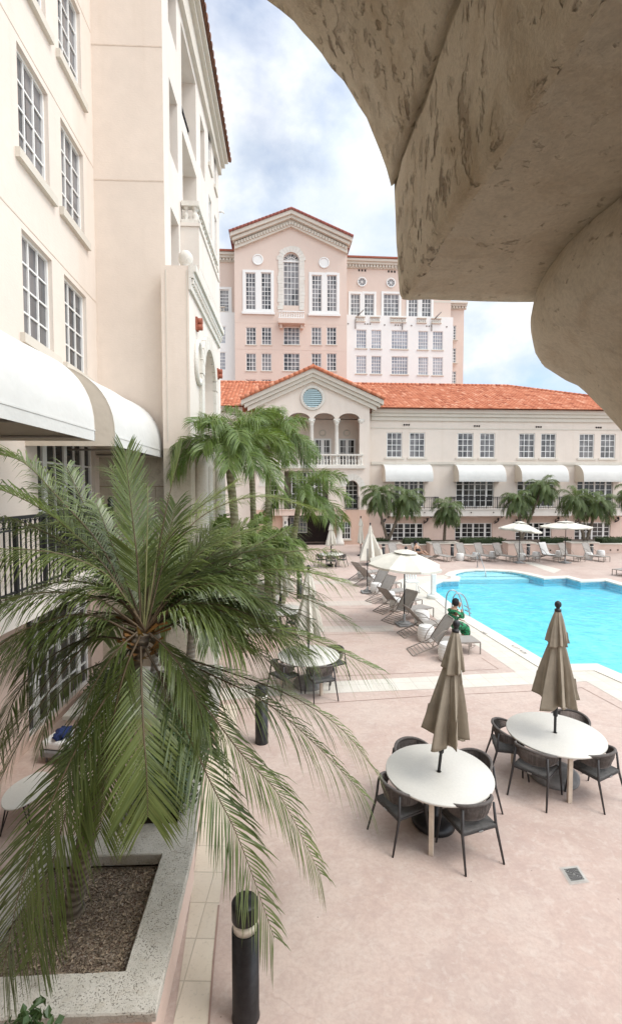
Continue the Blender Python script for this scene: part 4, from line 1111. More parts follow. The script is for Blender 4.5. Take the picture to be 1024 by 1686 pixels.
# column: flaring echinus under the soffit, then the shaft
RT = .75; CXc, CYc = .515 + RT, .86
mb = MB(); mb.smooth = True
colp = [(RT - .36, -1.5), (RT - .35, -.75), (RT - .325, -.58), (RT - .275, -.45), (RT - .215, -.34), (RT - .165, -.27), (RT - .125, -.222), (RT - .092, -.188), (RT - .056, -.166), (RT - .024, -.138), (RT - .006, -.102), (RT, -.06), (RT - .004, -.03), (RT - .012, -.006)]
n = 150; rings = []
dp = []
for (r0_, a), (r1_, b) in zip(colp, colp[1:]):
    m_ = max(1, int(math.hypot(r1_ - r0_, b - a) / .02))
    for k in range(m_): dp.append((r0_ + (r1_ - r0_) * k / m_, a + (b - a) * k / m_))
dp.append(colp[-1])
for r_, z in dp:
    rings.append([mb.vert(rough((CXc + r_ * cos(2 * pi * k / n), CYc + r_ * sin(2 * pi * k / n), zs_ + z), .009 if z > -.2 else .005)) for k in range(n)])
for a, b in zip(rings, rings[1:]):
    for k in range(n): mb.face((a[k], a[(k + 1) % n], b[(k + 1) % n], b[k]))
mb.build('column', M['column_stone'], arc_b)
mb = MB(); mb.box((-3.2, -3.2, 2.75), (2.6, 1.1, 3.0)); mb.build('terrace_floor', M['paving'], arc_b)
mb = MB(); mb.box((-3.2, -3.4, 2.75), (2.6, -3.2, ZTOP)); mb.box((2.3, -3.2, 2.75), (2.6, 1.0, ZTOP)); mb.box((-3.4, -3.2, 2.75), (-3.2, 1.0, ZTOP)); mb.box((-3.4, -3.4, ZTOP), (2.6, 1.25, ZTOP + .2)); mb.build('loggia_room', M['cream_warm'], arc_b)
mb = MB(); mb.box((-3.2, -3.0, 0), (2.6, .9, 2.74)); mb.build('loggia_base', M['pink_pale'], arc_b)
# ================================================================== GROUND, POOL
def gz(pts, z=0.0): return [on_z(x, y, z) for x, y in pts]
pool_px = [(727, 957), (704, 966), (762, 1011), (888, 1085), (907, 1096), (982, 1095), (1024, 1113), (1180, 1180), (1480, 1180), (1480, 985), (1200, 974), (1060, 968), (1024, 964), (996, 956), (955.5, 957.6), (932, 951), (895, 952.6), (881, 949), (862, 944.6), (841, 941), (810, 939.2), (781, 939), (762, 940.6), (750, 943.5), (745, 947.5), (756, 950.5), (754, 955.8)]
pool = [Vector((p.x, p.y)) for p in gz(pool_px)]
def area(P): return sum(P[i].x * P[i - 1].y - P[i - 1].x * P[i].y for i in range(len(P))) * -.5
if area(pool) < 0: pool.reverse()
def offset(P, d):
    out = []
    for i in range(len(P)):
        a, b, c = P[i - 1], P[i], P[(i + 1) % len(P)]
        e0, e1 = (b - a).normalized(), (c - b).normalized()
        n0, n1 = Vector((e0.y, -e0.x)), Vector((e1.y, -e1.x)); m = (n0 + n1)
        m.normalize(); k = max(.45, m.dot(n0)); out.append(b + m * (d / k))
    return out
def sheet(name, outer, holes, z, mat, kind='structure'):
    loops = [[Vector((p.x, p.y, 0)) for p in outer]] + [[Vector((p.x, p.y, 0)) for p in h] for h in holes]
    tri = tessellate_polygon(loops); allp = [p for l in loops for p in l]
    mb = MB(); idx = [mb.vert((p.x, p.y, z)) for p in allp]
    for t in tri:
        a, b, c = (allp[k] for k in t)
        if (b - a).cross(c - a).z < 0: t = (t[0], t[2], t[1])
        mb.face([idx[k] for k in t])
    o = mb.build(name, mat, recalc=False); tag(o, kind=kind); return o
V2 = Vector
deck_out = [V2((-90, -30)), V2((120, -30)), V2((120, 160)), V2((-90, 160))]
sheet('pool_deck', deck_out, [offset(pool, .10)], 0.0, M['deck'])
def px_sheet(name, pts, mat, z=.004, holes=()): return sheet(name, [V2((p.x, p.y)) for p in gz(pts)], holes, z, mat)
# pale stone paving: the cross band and the pool margin
px_sheet('stone_paving', [(300, 1160), (300, 1139), (440, 1127.5), (849, 1107), (794, 1069), (716, 1018), (668, 978), (650, 958), (670, 950), (727, 947), (745, 944), (740, 949), (727, 957), (704, 966), (762, 1011), (888, 1085), (907, 1096), (982, 1095), (1024, 1113), (1180, 1180), (1180, 1236), (1024, 1156), (964.6, 1122), (780, 1131.7), (440, 1146)], M['paving'])
for k, (ya, yb, x0, x1) in enumerate(((1031, 1040.5, 330, 648), (990, 997.5, 380, 612), (956.5, 961.5, 420, 590))):
    px_sheet('stone_paving', [(x0, ya + 3), (x1, ya - 1), (x1, yb - 1), (x0, yb + 3)], M['paving_worn'])
px_sheet('stone_paving', [(862, 926), (873, 925), (924, 938), (911, 944)], M['paving'])
px_sheet('garden_path', [(281, 1720), (296, 1620), (312, 1500), (327, 1380), (343, 1260), (352, 1160), (392, 1160), (384, 1260), (374, 1380), (361, 1490), (341, 1720)], M['path'])
# thin inset joints in the pink slabs
mb = MB()
def strip(pts, wd, z=.004):
    P = gz(pts, z); 
    for a, b in zip(P, P[1:]):
        d = (b - a).normalized(); n = Vector((-d.y, d.x, 0)) * wd / 2; mb.poly([a - n, b - n, b + n, a + n])
for pts in ([(380, 1168), (700, 1146), (930, 1135), (957, 1132), (1024, 1168), (1120, 1215)],
            [(620, 1110.5), (820, 1101.5), (792, 1083)], [(360, 1120), (620, 1110.5)],
            [(360, 1050), (640, 1042)], [(520, 984.5), (612, 982)], [(520, 1024), (640, 1022)], [(520, 1003), (615, 1001)]):
    strip(pts, .022)
strip([(360.5, 1490), (352, 1580), (341.5, 1720)], .018, .0085)
tag(mb.build('deck_joint', plain('slab_joint', (.30, .20, .165), .9, .2, 4, 'world')), kind='structure')
# coping: real slab, 30 mm nose over the water
ci, co = offset(pool, -.05), offset(pool, .42); mb = MB(); n = len(pool)
ti, to, bi, bo = [[mb.vert((p.x, p.y, z)) for p in P] for P, z in ((ci, .024), (co, .024), (ci, -.05), (co, .0))]
for i in range(n):
    j = (i + 1) % n
    mb.face((ti[i], ti[j], to[j], to[i])); mb.face((to[i], to[j], bo[j], bo[i])); mb.face((bi[j], bi[i], bo[i], bo[j])); mb.face((ti[j], ti[i], bi[i], bi[j]))
tag(mb.build('pool_coping', M['coping'], recalc=False), kind='structure')
mb = MB(); wl = [mb.vert((p.x, p.y, -.05)) for p in pool]; w2 = [mb.vert((p.x, p.y, -.30)) for p in pool]
for i in range(n): mb.face((wl[i], wl[(i + 1) % n], w2[(i + 1) % n], w2[i]))
tag(mb.build('waterline_tile', M['pool_tile'], recalc=False), kind='structure')
mb = MB(); a = [mb.vert((p.x, p.y, -.30)) for p in pool]; b = [mb.vert((p.x, p.y, -.42)) for p in pool]
for i in range(n): mb.face((a[i], a[(i + 1) % n], b[(i + 1) % n], b[i]))
for t in tessellate_polygon([[Vector((p.x, p.y, 0)) for p in pool]]): mb.face([b[k] for k in t])
tag(mb.build('pool_basin', M['pool_floor'], recalc=True), kind='structure')
sheet('pool_water', pool, [], -.065, M['water'])
# wide entry steps under the water at the far end
mb = MB()
for k, (x0, y0, x1, y1) in enumerate(((752, 942, 850, 945), (735, 946, 862, 948.5), (722, 950, 872, 952))):
    A0, B0 = on_z(x0, y0, -.1), on_z(x1, y0 + 1, -.1); zt = -.10 - .05 * k
    mb.box((A0.x + .1, A0.y - .30, -.41 + k * .003), (B0.x, A0.y + .9 - .25 * k, zt))
tag(mb.build('pool_step', plain('pale_pool_step', (.55, .86, .90), .8, .05, 3, 'world')), kind='structure')
# depth marks painted on the coping
def marks(px, py, widths, ang):
    o = on_z(px, py, .0285); d = Vector((cos(ang), sin(ang), 0)); nn = Vector((-d.y, d.x, 0))
    for ch, (du, parts) in enumerate(widths):
        for (a0, b0, a1, b1) in parts:
            P = [o + d * (du + a0) + nn * b0, o + d * (du + a1) + nn * b0, o + d * (du + a1) + nn * b1, o + d * (du + a0) + nn * b1]; mb.poly(P)
G4 = [(0, .05, .02, .12), (0, .05, .08, .07), (.06, 0, .08, .12)]
GF = [(0, 0, .02, .12), (.02, .10, .08, .12), (.02, .05, .06, .07)]
GT = [(.03, 0, .05, .10), (0, .10, .08, .12)]
GI = [(.02, 0, .04, .12)]
GN = [(0, 0, .02, .12), (.06, 0, .08, .12), (.02, .06, .06, .09)]
mb = MB()
e = (pool[0] - pool[0])
pa, pb = on_z(762, 1011), on_z(888, 1085); angp = math.atan2(pb.y - pa.y, pb.x - pa.x)
marks(839, 1062.5, [(0, G4), (.16, GF), (.28, GT), (.44, G4), (.56, GI), (.64, GN)], angp)
marks(789.5, 1039.5, [(0, GI), (.10, G4), (.22, GF)], angp)
tag(mb.build('depth_marking', plain('worn_black_paint', (.10, .09, .085), .8, .3), recalc=False), kind='structure')
# ================================================================== FURNITURE
# ---- woven rope armchair, facing local +Y
def make_chair():
    t = empty('rope_armchair', (0, 0, 0), 0, 'x', 'chair')
    def rail(s):     # s 0..1 from one arm tip round the back to the other
        a = pi * (1.14 - 1.28 * abs(1 - s)) if False else None
        ang = R(205) + R(-230 + 0) * 0
        th = R(-28) + R(236) * s           # 0 = +x side, 90 = ... measured so that the middle faces -Y
        x = .285 * cos(th - R(0)); y = -.265 * sin(th)
        k = sin(pi * s); z = .645 + .115 * k ** 1.2
        return Vector((x, y + .03, z))
    n = 30
    top = [rail(k / n) for k in range(n + 1)]
    mb = MB(); mb.tube(top, [.014 + .008 * sin(pi * k / n) for k in range(n + 1)], 7); mb.build('top_rail', M['rope'], t)
    mb = MB(); rr = random.Random(3)
    ns = 62
    for k in range(ns + 1):
        s = .10 + .80 * k / ns; p = rail(s); kk = sin(pi * (s - .06) / .88); h = .04 + .185 * max(0, kk) ** .9
        c = Vector((0, .02, 0)); inn = (c - Vector((p.x, p.y, 0))); inn = inn.normalized() * .055 * kk
        q = Vector((p.x + inn.x, p.y + inn.y, p.z - h)); mb.tint = rr.choice((.05, .4, .6, .9, 1))
        mb.tube([p, p.lerp(q, .5) - inn * .25, q], .0068, 4, False)
    low = []
    for k in range(25):
        s = .10 + .80 * k / 24; p = rail(s); kk = sin(pi * (s - .06) / .88); h = .04 + .185 * max(0, kk) ** .9
        inn = (Vector((0, .02, 0)) - Vector((p.x, p.y, 0))).normalized() * .055 * kk; low.append(Vector((p.x + inn.x, p.y + inn.y, p.z - h)))
    mb.tint = .5; mb.tube(low, .010, 6); mb.build('rope_back', M['rope'], t)
    mb = MB(); mb.rbox((-.235, -.215, .425), (.235, .235, .452), .02); mb.build('seat', M['chair_seat'], t)
    mb = MB(); 
    for a, b in (((-.235, -.21), (.235, -.21)), ((.235, -.21), (.235, .225)), ((.235, .225), (-.235, .225)), ((-.235, .225), (-.235, -.21))):
        mb.tube([(a[0], a[1], .42), (b[0], b[1], .42)], .016, 4)
    mb.build('seat_frame', M['chair_frame'], t)
    for sx in (-1, 1):
        mb = MB(); mb.tube([(sx * .272, .155, .648), (sx * .262, .20, .42), (sx * .275, .262, 0)], [.015, .017, .012], 6); mb.build('leg', M['chair_frame'], t)
        mb = MB(); mb.tube([(sx * .215, -.175, .70), (sx * .235, -.20, .42), (sx * .265, -.315, 0)], [.015, .018, .012], 6); mb.build('leg', M['chair_frame'], t)
    mb = MB(); mb.rbox((-.03, -.2325, .408), (.03, -.2265, .430), .002); mb.build('maker_plate', M['steel'], t)
    return t
chair_proto = make_chair(); chair_used = []; chair_proto.scale = (1.07, 1.04, 1.02)
# ---- round table with umbrella hole
def make_table(dia=1.46):
    t = empty('dining_table', (0, 0, 0), 0, 'x', 'table')
    r = dia / 2
    mb = MB(); mb.lathe([(r - .03, .705), (r - .004, .712), (r, .722), (r - .002, .733), (r - .010, .740), (.035, .7405)], (0, 0, 0), 72, False)
    mb.lathe([(.035, .7405), (.035, .70), (r - .03, .705)], (0, 0, 0), 72, False); mb.build('tabletop', M['table_top'], t)
    for k in range(3):
        a = R(-90) + k * 2 * pi / 3; c, s = cos(a), sin(a); d = Vector((c, s, 0)); q = Vector((-s, c, 0))
        mb = MB(); Mx = Matrix.Translation(d * (r - .10)) @ Matrix.Rotation(a, 4, 'Z'); mb.rbox((-.03, -.03, 0), (.03, .03, .703), .006, Mx); mb.build('leg', M['table_leg'], t)
        mb = MB(); mb.tube([d * (r - .13) + Vector((0, 0, .66)), d * .10 + Vector((0, 0, .52))], .018, 5); mb.build('brace', M['table_leg'], t)
    mb = MB(); mb.lathe([(.05, .50), (.05, .54)], (0, 0, 0), 14); mb.build('hub', M['table_leg'], t)
    return t
table_proto = make_table(); table_used = []
# ---- umbrellas
def fold_r(z, th, nf, seedo, spread, zt, zb, r_top, r_bot, sharp):
    k = (zt - z) / (zt - zb)
    base = r_top + (r_bot - r_top) * k ** .85
    j = th * nf / (2 * pi); f = abs(((j + .18 * sin(seedo + j * 1.7) + .06 * sin(3 * k + j)) % 1) - .5) * 2
    return base * (1 - spread * k ** .6 * f ** sharp)
def closed_umbrella(label, loc, rz, mat, group, height=2.84, z_low=1.30, r_low=.42, base=None, seed=0, name='market_umbrella', vent=True, lean=.02, pole_mat='black_metal', z_pole0=0.0):
    t = empty(name, loc, rz, label, 'umbrella', group)
    s = height / 2.76; zt = height - .12 * s; zv = height - .62 * s
    pole_top = height - .06
    mb = MB(); mb.tube([(0, 0, z_pole0), (0, 0, pole_top)], .021, 10); mb.build('pole', M[pole_mat], t, world=False)
    mb = MB(); mb.lathe([(.022, z_low - .30), (.036, z_low - .28), (.040, z_low - .05), (.034, z_low - .0), (.022, z_low + .02)], (0, 0, 0), 12)
    mb.tube([(.035, 0, z_low - .17), (.10, .01, z_low - .16), (.115, .012, z_low - .19)], .006, 5)
    mb.build('crank', M['black_metal'], t, world=False)
    rr = random.Random(seed); ph = [rr.uniform(-.12, .12) for _ in range(8)]; drop = [rr.uniform(-.09, .07) for _ in range(8)]; flare = [rr.uniform(.72, 1.18) for _ in range(8)]
    def lobe(th):
        j = (th / (2 * pi) * 8) % 8; a = int(j) % 8; return a, j - int(j)
    n = 160; nz = 26
    def fabric(z0, z1, r0, r1, depth, hem, thick=.006, scal=1.0):
        mb = MB(); mb.smooth = True; rings = []
        for i in range(nz + 1):
            k = i / nz; ring = []
            for q in range(n):
                th = 2 * pi * q / n; a, fr = lobe(th + ph[0] * .3); b = (a + 1) % 8; w = fr * fr * (3 - 2 * fr)
                fl = flare[a] * (1 - w) + flare[b] * w; dr = drop[a] * (1 - w) + drop[b] * w
                crease = (abs(fr - .5 - ph[a] * .6) * 2); crease = min(1, crease)
                rib = crease ** 1.4                                # 1 on the ribs, 0 in the folds
                r = (r0 + (r1 - r0) * k ** .9 * (1 + (fl - 1) * k * .8)) * (1 - depth * (.35 + .65 * k) * (1 - rib)) + (.010 * sin(17 * th + 3 * k + seed) + .008 * sin(27 * th - 2 * k + 2 * seed)) * k ** .7 * (r1 / .3)
                z = z0 + (z1 - z0) * k + hem * k ** 3 * (dr * 1.2 - .02 * (1 - rib))
                # folds swirl round the pole a little
                th2 = th + .35 * k * (1 - rib) * (1 if a % 2 else .5)
                ring.append(mb.vert((r * cos(th2) + lean * k, r * sin(th2), z)))
            rings.append(ring)
        for a_, b_ in zip(rings, rings[1:]):
            for q in range(n): mb.face((a_[q], a_[(q + 1) % n], b_[(q + 1) % n], b_[q]))
        # hem turned inside so the cloth shows thickness
        inner = [mb.vert((mb.v[i][0] * .93, mb.v[i][1] * .93, mb.v[i][2] + .012)) for i in rings[-1]]
        up = [mb.vert((mb.v[i][0] * .80, mb.v[i][1] * .80, mb.v[i][2] + .35 * (z0 - z1))) for i in rings[-1]]
        for A_, B_ in ((rings[-1], inner), (inner, up)):
            for q in range(n): mb.face((A_[q], A_[(q + 1) % n], B_[(q + 1) % n], B_[q]))
        return mb
    fabric(zv + .09, z_low, .085 * s, r_low, .62, 1.25).build('canopy', M[mat], t, recalc=False, world=False)
    if vent: fabric(zt, zv, .045, .175 * s + .02, .34, .5).build('vent_flap', M[mat], t, recalc=False, world=False)
    mb = MB(); mb.tube([(.10 * s, -.10 * s, zv + .02), (.12 * s, -.13 * s, zv - .12), (.13 * s, -.11 * s, zv - .2), (.12 * s, -.09 * s, zv - .12), (.10 * s, -.08 * s, zv)], .008, 5); mb.build('tie_strap', M['canvas' if mat == 'taupe' else mat], t, world=False)
    mb = MB(); mb.lathe([(.05, zt - .005), (.05, zt + .03), (.028, zt + .035), (.028, zt + .055), (.045, zt + .075), (.052, zt + .105), (.045, zt + .14), (.02, zt + .16), (.002, zt + .163)], (0, 0, 0), 14); mb.build('finial', M['black_metal'], t, world=False)
    if base:
        col, r, h = base
        mb = MB(); mb.lathe([(r - .01, 0), (r, .02), (r, h * .55), (r - .05, h * .85), (r - .14, h), (.10, h + .01), (.06, h + .03), (.045, h + .2), (.024, h + .21)], (0, 0, 0), 36); mb.build('base', M[col], t, world=False)
    return t
def open_umbrella(label, loc, group, r=1.3, height=2.67, droop=.42, tilt=(0, 0), base='grey_base', rz=0.0, sides=8, square=True):
    t = empty('market_umbrella', loc, rz, label, 'umbrella', group)
    mb = MB(); mb.tube([(0, 0, 0), (0, 0, height - .25)], .022, 8); mb.build('pole', M['black_metal'], t, world=False)
    Tm = Matrix.Translation((0, 0, height - .55)) @ Matrix.Rotation(tilt[0], 4, 'X') @ Matrix.Rotation(tilt[1], 4, 'Y') @ Matrix.Translation((0, 0, -(height - .55)))
    zt = height - .1; mb = MB(); per = 8; n = sides * per; nr = 9; grid = []
    for off in (0, -.012):
        g = []
        for i in range(nr + 1):
            k = i / nr; row = []
            for q in range(n):
                f = (q % per) / per; rib = abs(f - .5) * 2; poly = cos(pi / sides) / cos((f - .5) * 2 * pi / sides)
                rr_ = r * k * (poly * .96 + .04 * rib); z = zt - droop * (k ** 1.25) - .035 * k * (1 - rib ** 2) * (1 if k < 1 else 1.3) + off
                row.append(mb.vert(Tm @ Vector((max(.02, rr_) * cos(2 * pi * q / n), max(.02, rr_) * sin(2 * pi * q / n), z))))
            g.append(row)
        for i in range(nr):
            for q in range(n): mb.face((g[i][q], g[i][(q + 1) % n], g[i + 1][(q + 1) % n], g[i + 1][q]))
        grid.append(g)
    a, b = grid[0][-1], grid[1][-1]
    va = [mb.vert(Vector(mb.v[i]) + Vector((0, 0, -.07))) for i in a]
    for q in range(n): mb.face((a[q], a[(q + 1) % n], va[(q + 1) % n], va[q])); mb.face((va[q], va[(q + 1) % n], b[(q + 1) % n], b[q]))
    mb.build('canopy', M['canvas'], t, recalc=False, world=False)
    mb = MB(); g = []
    for i in range(4):
        k = .02 + .30 * i / 3; row = []
        for q in range(n):
            f = (q % per) / per; rib = abs(f - .5) * 2; poly = cos(pi / sides) / cos((f - .5) * 2 * pi / sides)
            row.append(mb.vert(Tm @ Vector((r * k * poly * cos(2 * pi * q / n), r * k * poly * sin(2 * pi * q / n), zt + .055 - droop * .95 * k ** 1.2 - .015 * (1 - rib * rib) * k))))
        g.append(row)
    for i in range(3):
        for q in range(n): mb.face((g[i][q], g[i][(q + 1) % n], g[i + 1][(q + 1) % n], g[i + 1][q]))
    mb.build('vent_flap', M['canvas'], t, recalc=False, world=False)
    for k in range(sides):
        a = 2 * pi * k / sides; mb = MB()
        mb.tube([Tm @ Vector((.03 * cos(a), .03 * sin(a), zt - .05)), Tm @ Vector((r * .97 * cos(a), r * .97 * sin(a), zt - droop - .03))], .011, 4); mb.build('rib', M['black_metal'], t, world=False)
    mb = MB(); mb.lathe([(.03, zt + .04), (.05, zt + .07), (.055, zt + .10), (.03, zt + .14), (.004, zt + .15)], (0, 0, 0), 12); 
    mb2 = MB(); [mb2.vert(Tm @ Vector(v)) for v in mb.v]; mb2.f, mb2.sm, mb2.mi = mb.f, mb.sm, mb.mi; mb2.build('finial', M['black_metal'], t, world=False)
    mb = MB()
    if square: mb.rbox((-.27, -.27, 0), (.27, .27, .07), .02); 
    mb.lathe([(.24, .071), (.22, .10), (.07, .115), (.05, .14), (.04, .38), (.024, .385)], (0, 0, 0), 28); mb.build('base', M[base], t, world=False)
    return t

# ---- the dining sets
def dining(center_px, umb_label, tab_label, chairs, base, seed, leg_rot=0.0, mat='taupe', grp=True, height=2.84, z_low=1.30, r_low=.40, rz=0.0, tilt=0.0):
    c = on_z(center_px[0], center_px[1], .74); c.z = 0
    place(table_proto, table_used, c, leg_rot, tab_label, 'round ivory dining tables')
    u_ = closed_umbrella(umb_label, c - Vector((.74 * math.tan(tilt), 0, 0)), rz, mat, 'furled umbrellas', height, z_low, r_low, base, seed); u_.rotation_euler = (0, tilt, rz)
    for a, rad, lab, tw_ in chairs:
        rad = rad - .14; p = c + Vector((cos(R(a)) * rad, sin(R(a)) * rad, 0))
        place(chair_proto, chair_used, p, R(a) + pi / 2 + R(tw_), lab, 'grey rope armchairs')
    return c
c1 = on_z(722, 1270, .74)
t1 = dining((722, 1270), 'furled taupe umbrella over the table with a black foot, between palm tips and grate', 'round ivory table with a shiny black umbrella foot beneath it',
    [(199, .76, 'rope armchair with back to the palm tips, at the black-footed table', 6), (293, .72, 'rope armchair on the drain side of the black-footed table', -6),
     (25, .76, 'rope armchair behind the black-footed table, toward the grey-footed one', 0), (108, .78, 'rope armchair behind the black-footed table, toward the loungers', 8)],
    ('bollard', .30, .13), 1, R(-25), rz=0.0, tilt=R(6))
t2 = dining((913, 1206), 'furled taupe umbrella standing against the blue pool water, over the grey-footed table', 'round ivory table with a wide grey umbrella foot beneath it',
    [(218, .80, 'rope armchair seen from behind, tucked under the grey-footed table', 4), (306, .74, 'rope armchair at the drain-grate corner of the grey-footed table', -10),
     (42, .86, 'rope armchair on the pool side of the grey-footed table', 0), (160, .84, 'rope armchair on the loungers side of the grey-footed table', 6)],
    ('grey_base', .37, .16), 5, R(-10), rz=1.3)
t3 = dining((508, 1078), 'furled cream umbrella half hidden by palm fronds over the patio table', 'round ivory table under the palm frond tips, grey box foot below',
    [(215, .84, 'rope armchair under the frond tips on the planter side of the middle table', 4), (292, .84, 'rope armchair with its back to the stone band at the middle table', -6), (30, .84, 'rope armchair behind the middle table, toward the loungers', 0)],
    ('grey_base', .36, .18), 9, R(25), 'canvas')
t4 = dining((462, 1003), 'furled cream umbrella mostly covered by the big palm', 'round ivory table glimpsed through the palm fronds',
    [(240, .84, 'rope armchair glimpsed through fronds at the covered table', 0), (320, .84, 'rope armchair facing the covered table from the deck', 0)], ('grey_base', .36, .18), 11, R(40), 'canvas')
t5 = dining((545, 912), 'furled cream umbrella in front of the dark porch opening', 'round ivory table in front of the dark porch opening',
    [(200, .82, 'small rope armchair beside the porch table, nearer the palms', 0), (265, .86, 'small rope armchair with back to the deck at the porch table', 0), (335, .82, 'small rope armchair beside the porch table, nearer the column', 0), (75, .82, 'small rope armchair behind the porch table', 0)],
    ('bollard', .3, .12), 13, R(10), 'canvas')
t6 = dining((470, 921), 'furled cream umbrella left of the porch among hanging palm leaves'.replace('left of the porch among', 'beside the porch behind'), 'round ivory table beside the porch behind hanging palm leaves',
    [(20, .84, 'small rope armchair at the palm-hidden porch table, toward the opening', 0), (280, .86, 'small rope armchair at the palm-hidden porch table, back to the deck', 0)], ('bollard', .3, .12), 15, R(10), 'canvas')
p = on_z(593.5, 915); closed_umbrella('slim furled cream umbrella standing against the pink wall by the small window', p, .3, 'canvas', 'furled umbrellas', 2.75, .95, .26, ('bollard', .24, .1), 21)
p = on_z(609, 929.5); closed_umbrella('half-folded cream umbrella spreading its skirt on the deck behind the open one', p, .8, 'canvas', 'furled umbrellas', 2.55, .42, .92, ('grey_base', .3, .1), 23)

# ---- sun lounger: hinge at the origin, foot toward +X
def make_lounger(lean, name='sun_lounger'):
    t = empty(name, (0, 0, 0), 0, 'x', 'sun lounger'); W = .31; Lf = 1.22
    fr = 'lounge_frame'
    mb = MB()
    for s in (-1, 1): mb.tube([(-.02, s * W, .335), (Lf, s * W, .335)], .020, 4)
    mb.tube([(Lf, -W, .335), (Lf, W, .335)], .020, 4); mb.tube([(0, -W, .33), (0, W, .33)], .018, 4); mb.build('seat_frame', M[fr], t)
    for x in (Lf, Lf - .33):
        for s in (-1, 1):
            mb = MB(); mb.tube([(x, s * W, .33), (x, s * W, 0)], .021, 4); mb.build('leg', M[fr], t)
    mb = MB(); mb.tube([(Lf - .33, -W, .14), (Lf, W * .0, .14)], .008, 4); mb.tube([(Lf - .33, W, .14), (Lf, W * .0, .14)], .008, 4); mb.build('leg_brace', M[fr], t)
    # ladder-like rear frame that runs down to the deck
    mb = MB()
    for s in (-1, 1): mb.tube([(.03, s * W, .335), (-.12, s * W, .25), (-.72, s * W, .018)], .019, 4)
    for k in range(7):
        x = -.72 + .1 * k; z = .018 + (.25 - .018) * (k * .1) / .6; mb.tube([(x, -W, z), (x, W, z)], .013, 4)
    mb.build('rear_frame', M[fr], t)
    # mesh seat with a gentle sag
    mb = MB(); mb.smooth = True; nx = 12
    for o in (0, -.008):
        g = [[mb.vert((.02 + (Lf - .04) * i / nx, -W + .02 + (2 * W - .04) * j / 4, .352 + o - .022 * sin(pi * i / nx) * sin(pi * j / 4))) for j in range(5)] for i in range(nx + 1)]
        for i in range(nx):
            for j in range(4): mb.face((g[i][j], g[i + 1][j], g[i + 1][j + 1], g[i][j + 1]))
    mb.build('seat', M['sling'], t, recalc=False)
    Lb = .80; a = lean; d = Vector((sin(a), 0, cos(a))); nn = Vector((cos(a), 0, -sin(a)))
    h0 = Vector((.0, 0, .35))
    mb = MB(); mb.smooth = True
    for o in (0, .008):
        g = [[mb.vert(h0 + d * (.03 + (Lb - .05) * i / 8) + Vector((0, -W + .02 + (2 * W - .04) * j / 4, 0)) + nn * (o - .02 * sin(pi * i / 8) * sin(pi * j / 4))) for j in range(5)] for i in range(9)]
        for i in range(8):
            for j in range(4): mb.face((g[i][j], g[i + 1][j], g[i + 1][j + 1], g[i][j + 1]))
    b = mb.build('backrest', M['sling'], t, recalc=False)
    mb = MB()
    for s in (-1, 1): mb.tube([h0 + Vector((0, s * W, 0)), h0 + d * Lb * .92 + Vector((0, s * W, 0)), h0 + d * Lb + Vector((0, s * W * .9, 0))], .018, 5)
    mb.tube([h0 + d * Lb + Vector((0, -W * .9, 0)), h0 + d * Lb + Vector((0, W * .9, 0))], .016, 5); mb.build('back_frame', M[fr], b)
    for s in (-1, 1):
        p0 = h0 + d * .42 + Vector((0, s * (W + .02), 0)); mb = MB()
        e = Vector((.40, s * (W + .02), .36)); m1 = p0 + Vector((.12 if lean < 0 else -.10, s * .02, .06)); m2 = Vector((.34 if lean < 0 else -.12, s * (W + .04), .56)); 
        if lean > 0: e = Vector((-.18, s * (W + .02), .26))
        mb.tube(bez(p0, m1, m2, e, 9), .013, 5); mb.build('armrest', M[fr], t)
    return t
def bez(a, b, c, d, n):
    a, b, c, d = map(Vector, (a, b, c, d)); out = []
    for i in range(n + 1):
        t = i / n; u = 1 - t; out.append(a * u ** 3 + b * 3 * u * u * t + c * 3 * u * t * t + d * t ** 3)
    return out
lgF, lgR, lgU = make_lounger(R(34)), make_lounger(R(-43)), make_lounger(R(-24)); uF, uR, uU = [], [], []
# pool-side column: rear end and foot of each lounger, seen on the deck
rowL = [('F', 677, 1081, 793, 1077, 'lounger with back tipped forward, first in the poolside column, by the deck joint'),
        ('R', 657, 1052, 768, 1045, 'reclined lounger under the person in green'),
        ('F', 637, 1031, 722, 1014, 'lounger with back tipped forward, its head by the open umbrella foot'),
        ('R', 621, 1014, 703, 1000, 'reclined lounger just beyond the open umbrella pole'),
        ('F', 610, 996, 681, 984, 'lounger with back tipped forward under the open umbrella canopy'),
        ('F', 600, 982, 668, 970, 'lounger with back tipped forward, next past the canopy pole pair'),
        ('R', 588, 969, 650, 959, 'reclined lounger third from the half-folded umbrella'.replace('third', 'second')),
        ('R', 579, 959, 638, 950, 'reclined lounger closest to the half-folded umbrella')]
lpos = []
for ty, xa, ya, xb_, yb, lab in rowL:
    a, b = on_z(xa, ya), on_z(xb_, yb); d = (b - a); d.z = 0; ang = math.atan2(d.y, d.x); d.normalize()
    mid = (a + b) / 2; org = mid - d * .25; side = Vector((-d.y, d.x, 0)) * .31
    org = org + side; lpos.append((org, ang, d))
    place(lgF if ty == 'F' else lgR, uF if ty == 'F' else uR, org, ang, lab, 'loungers beside the pool')
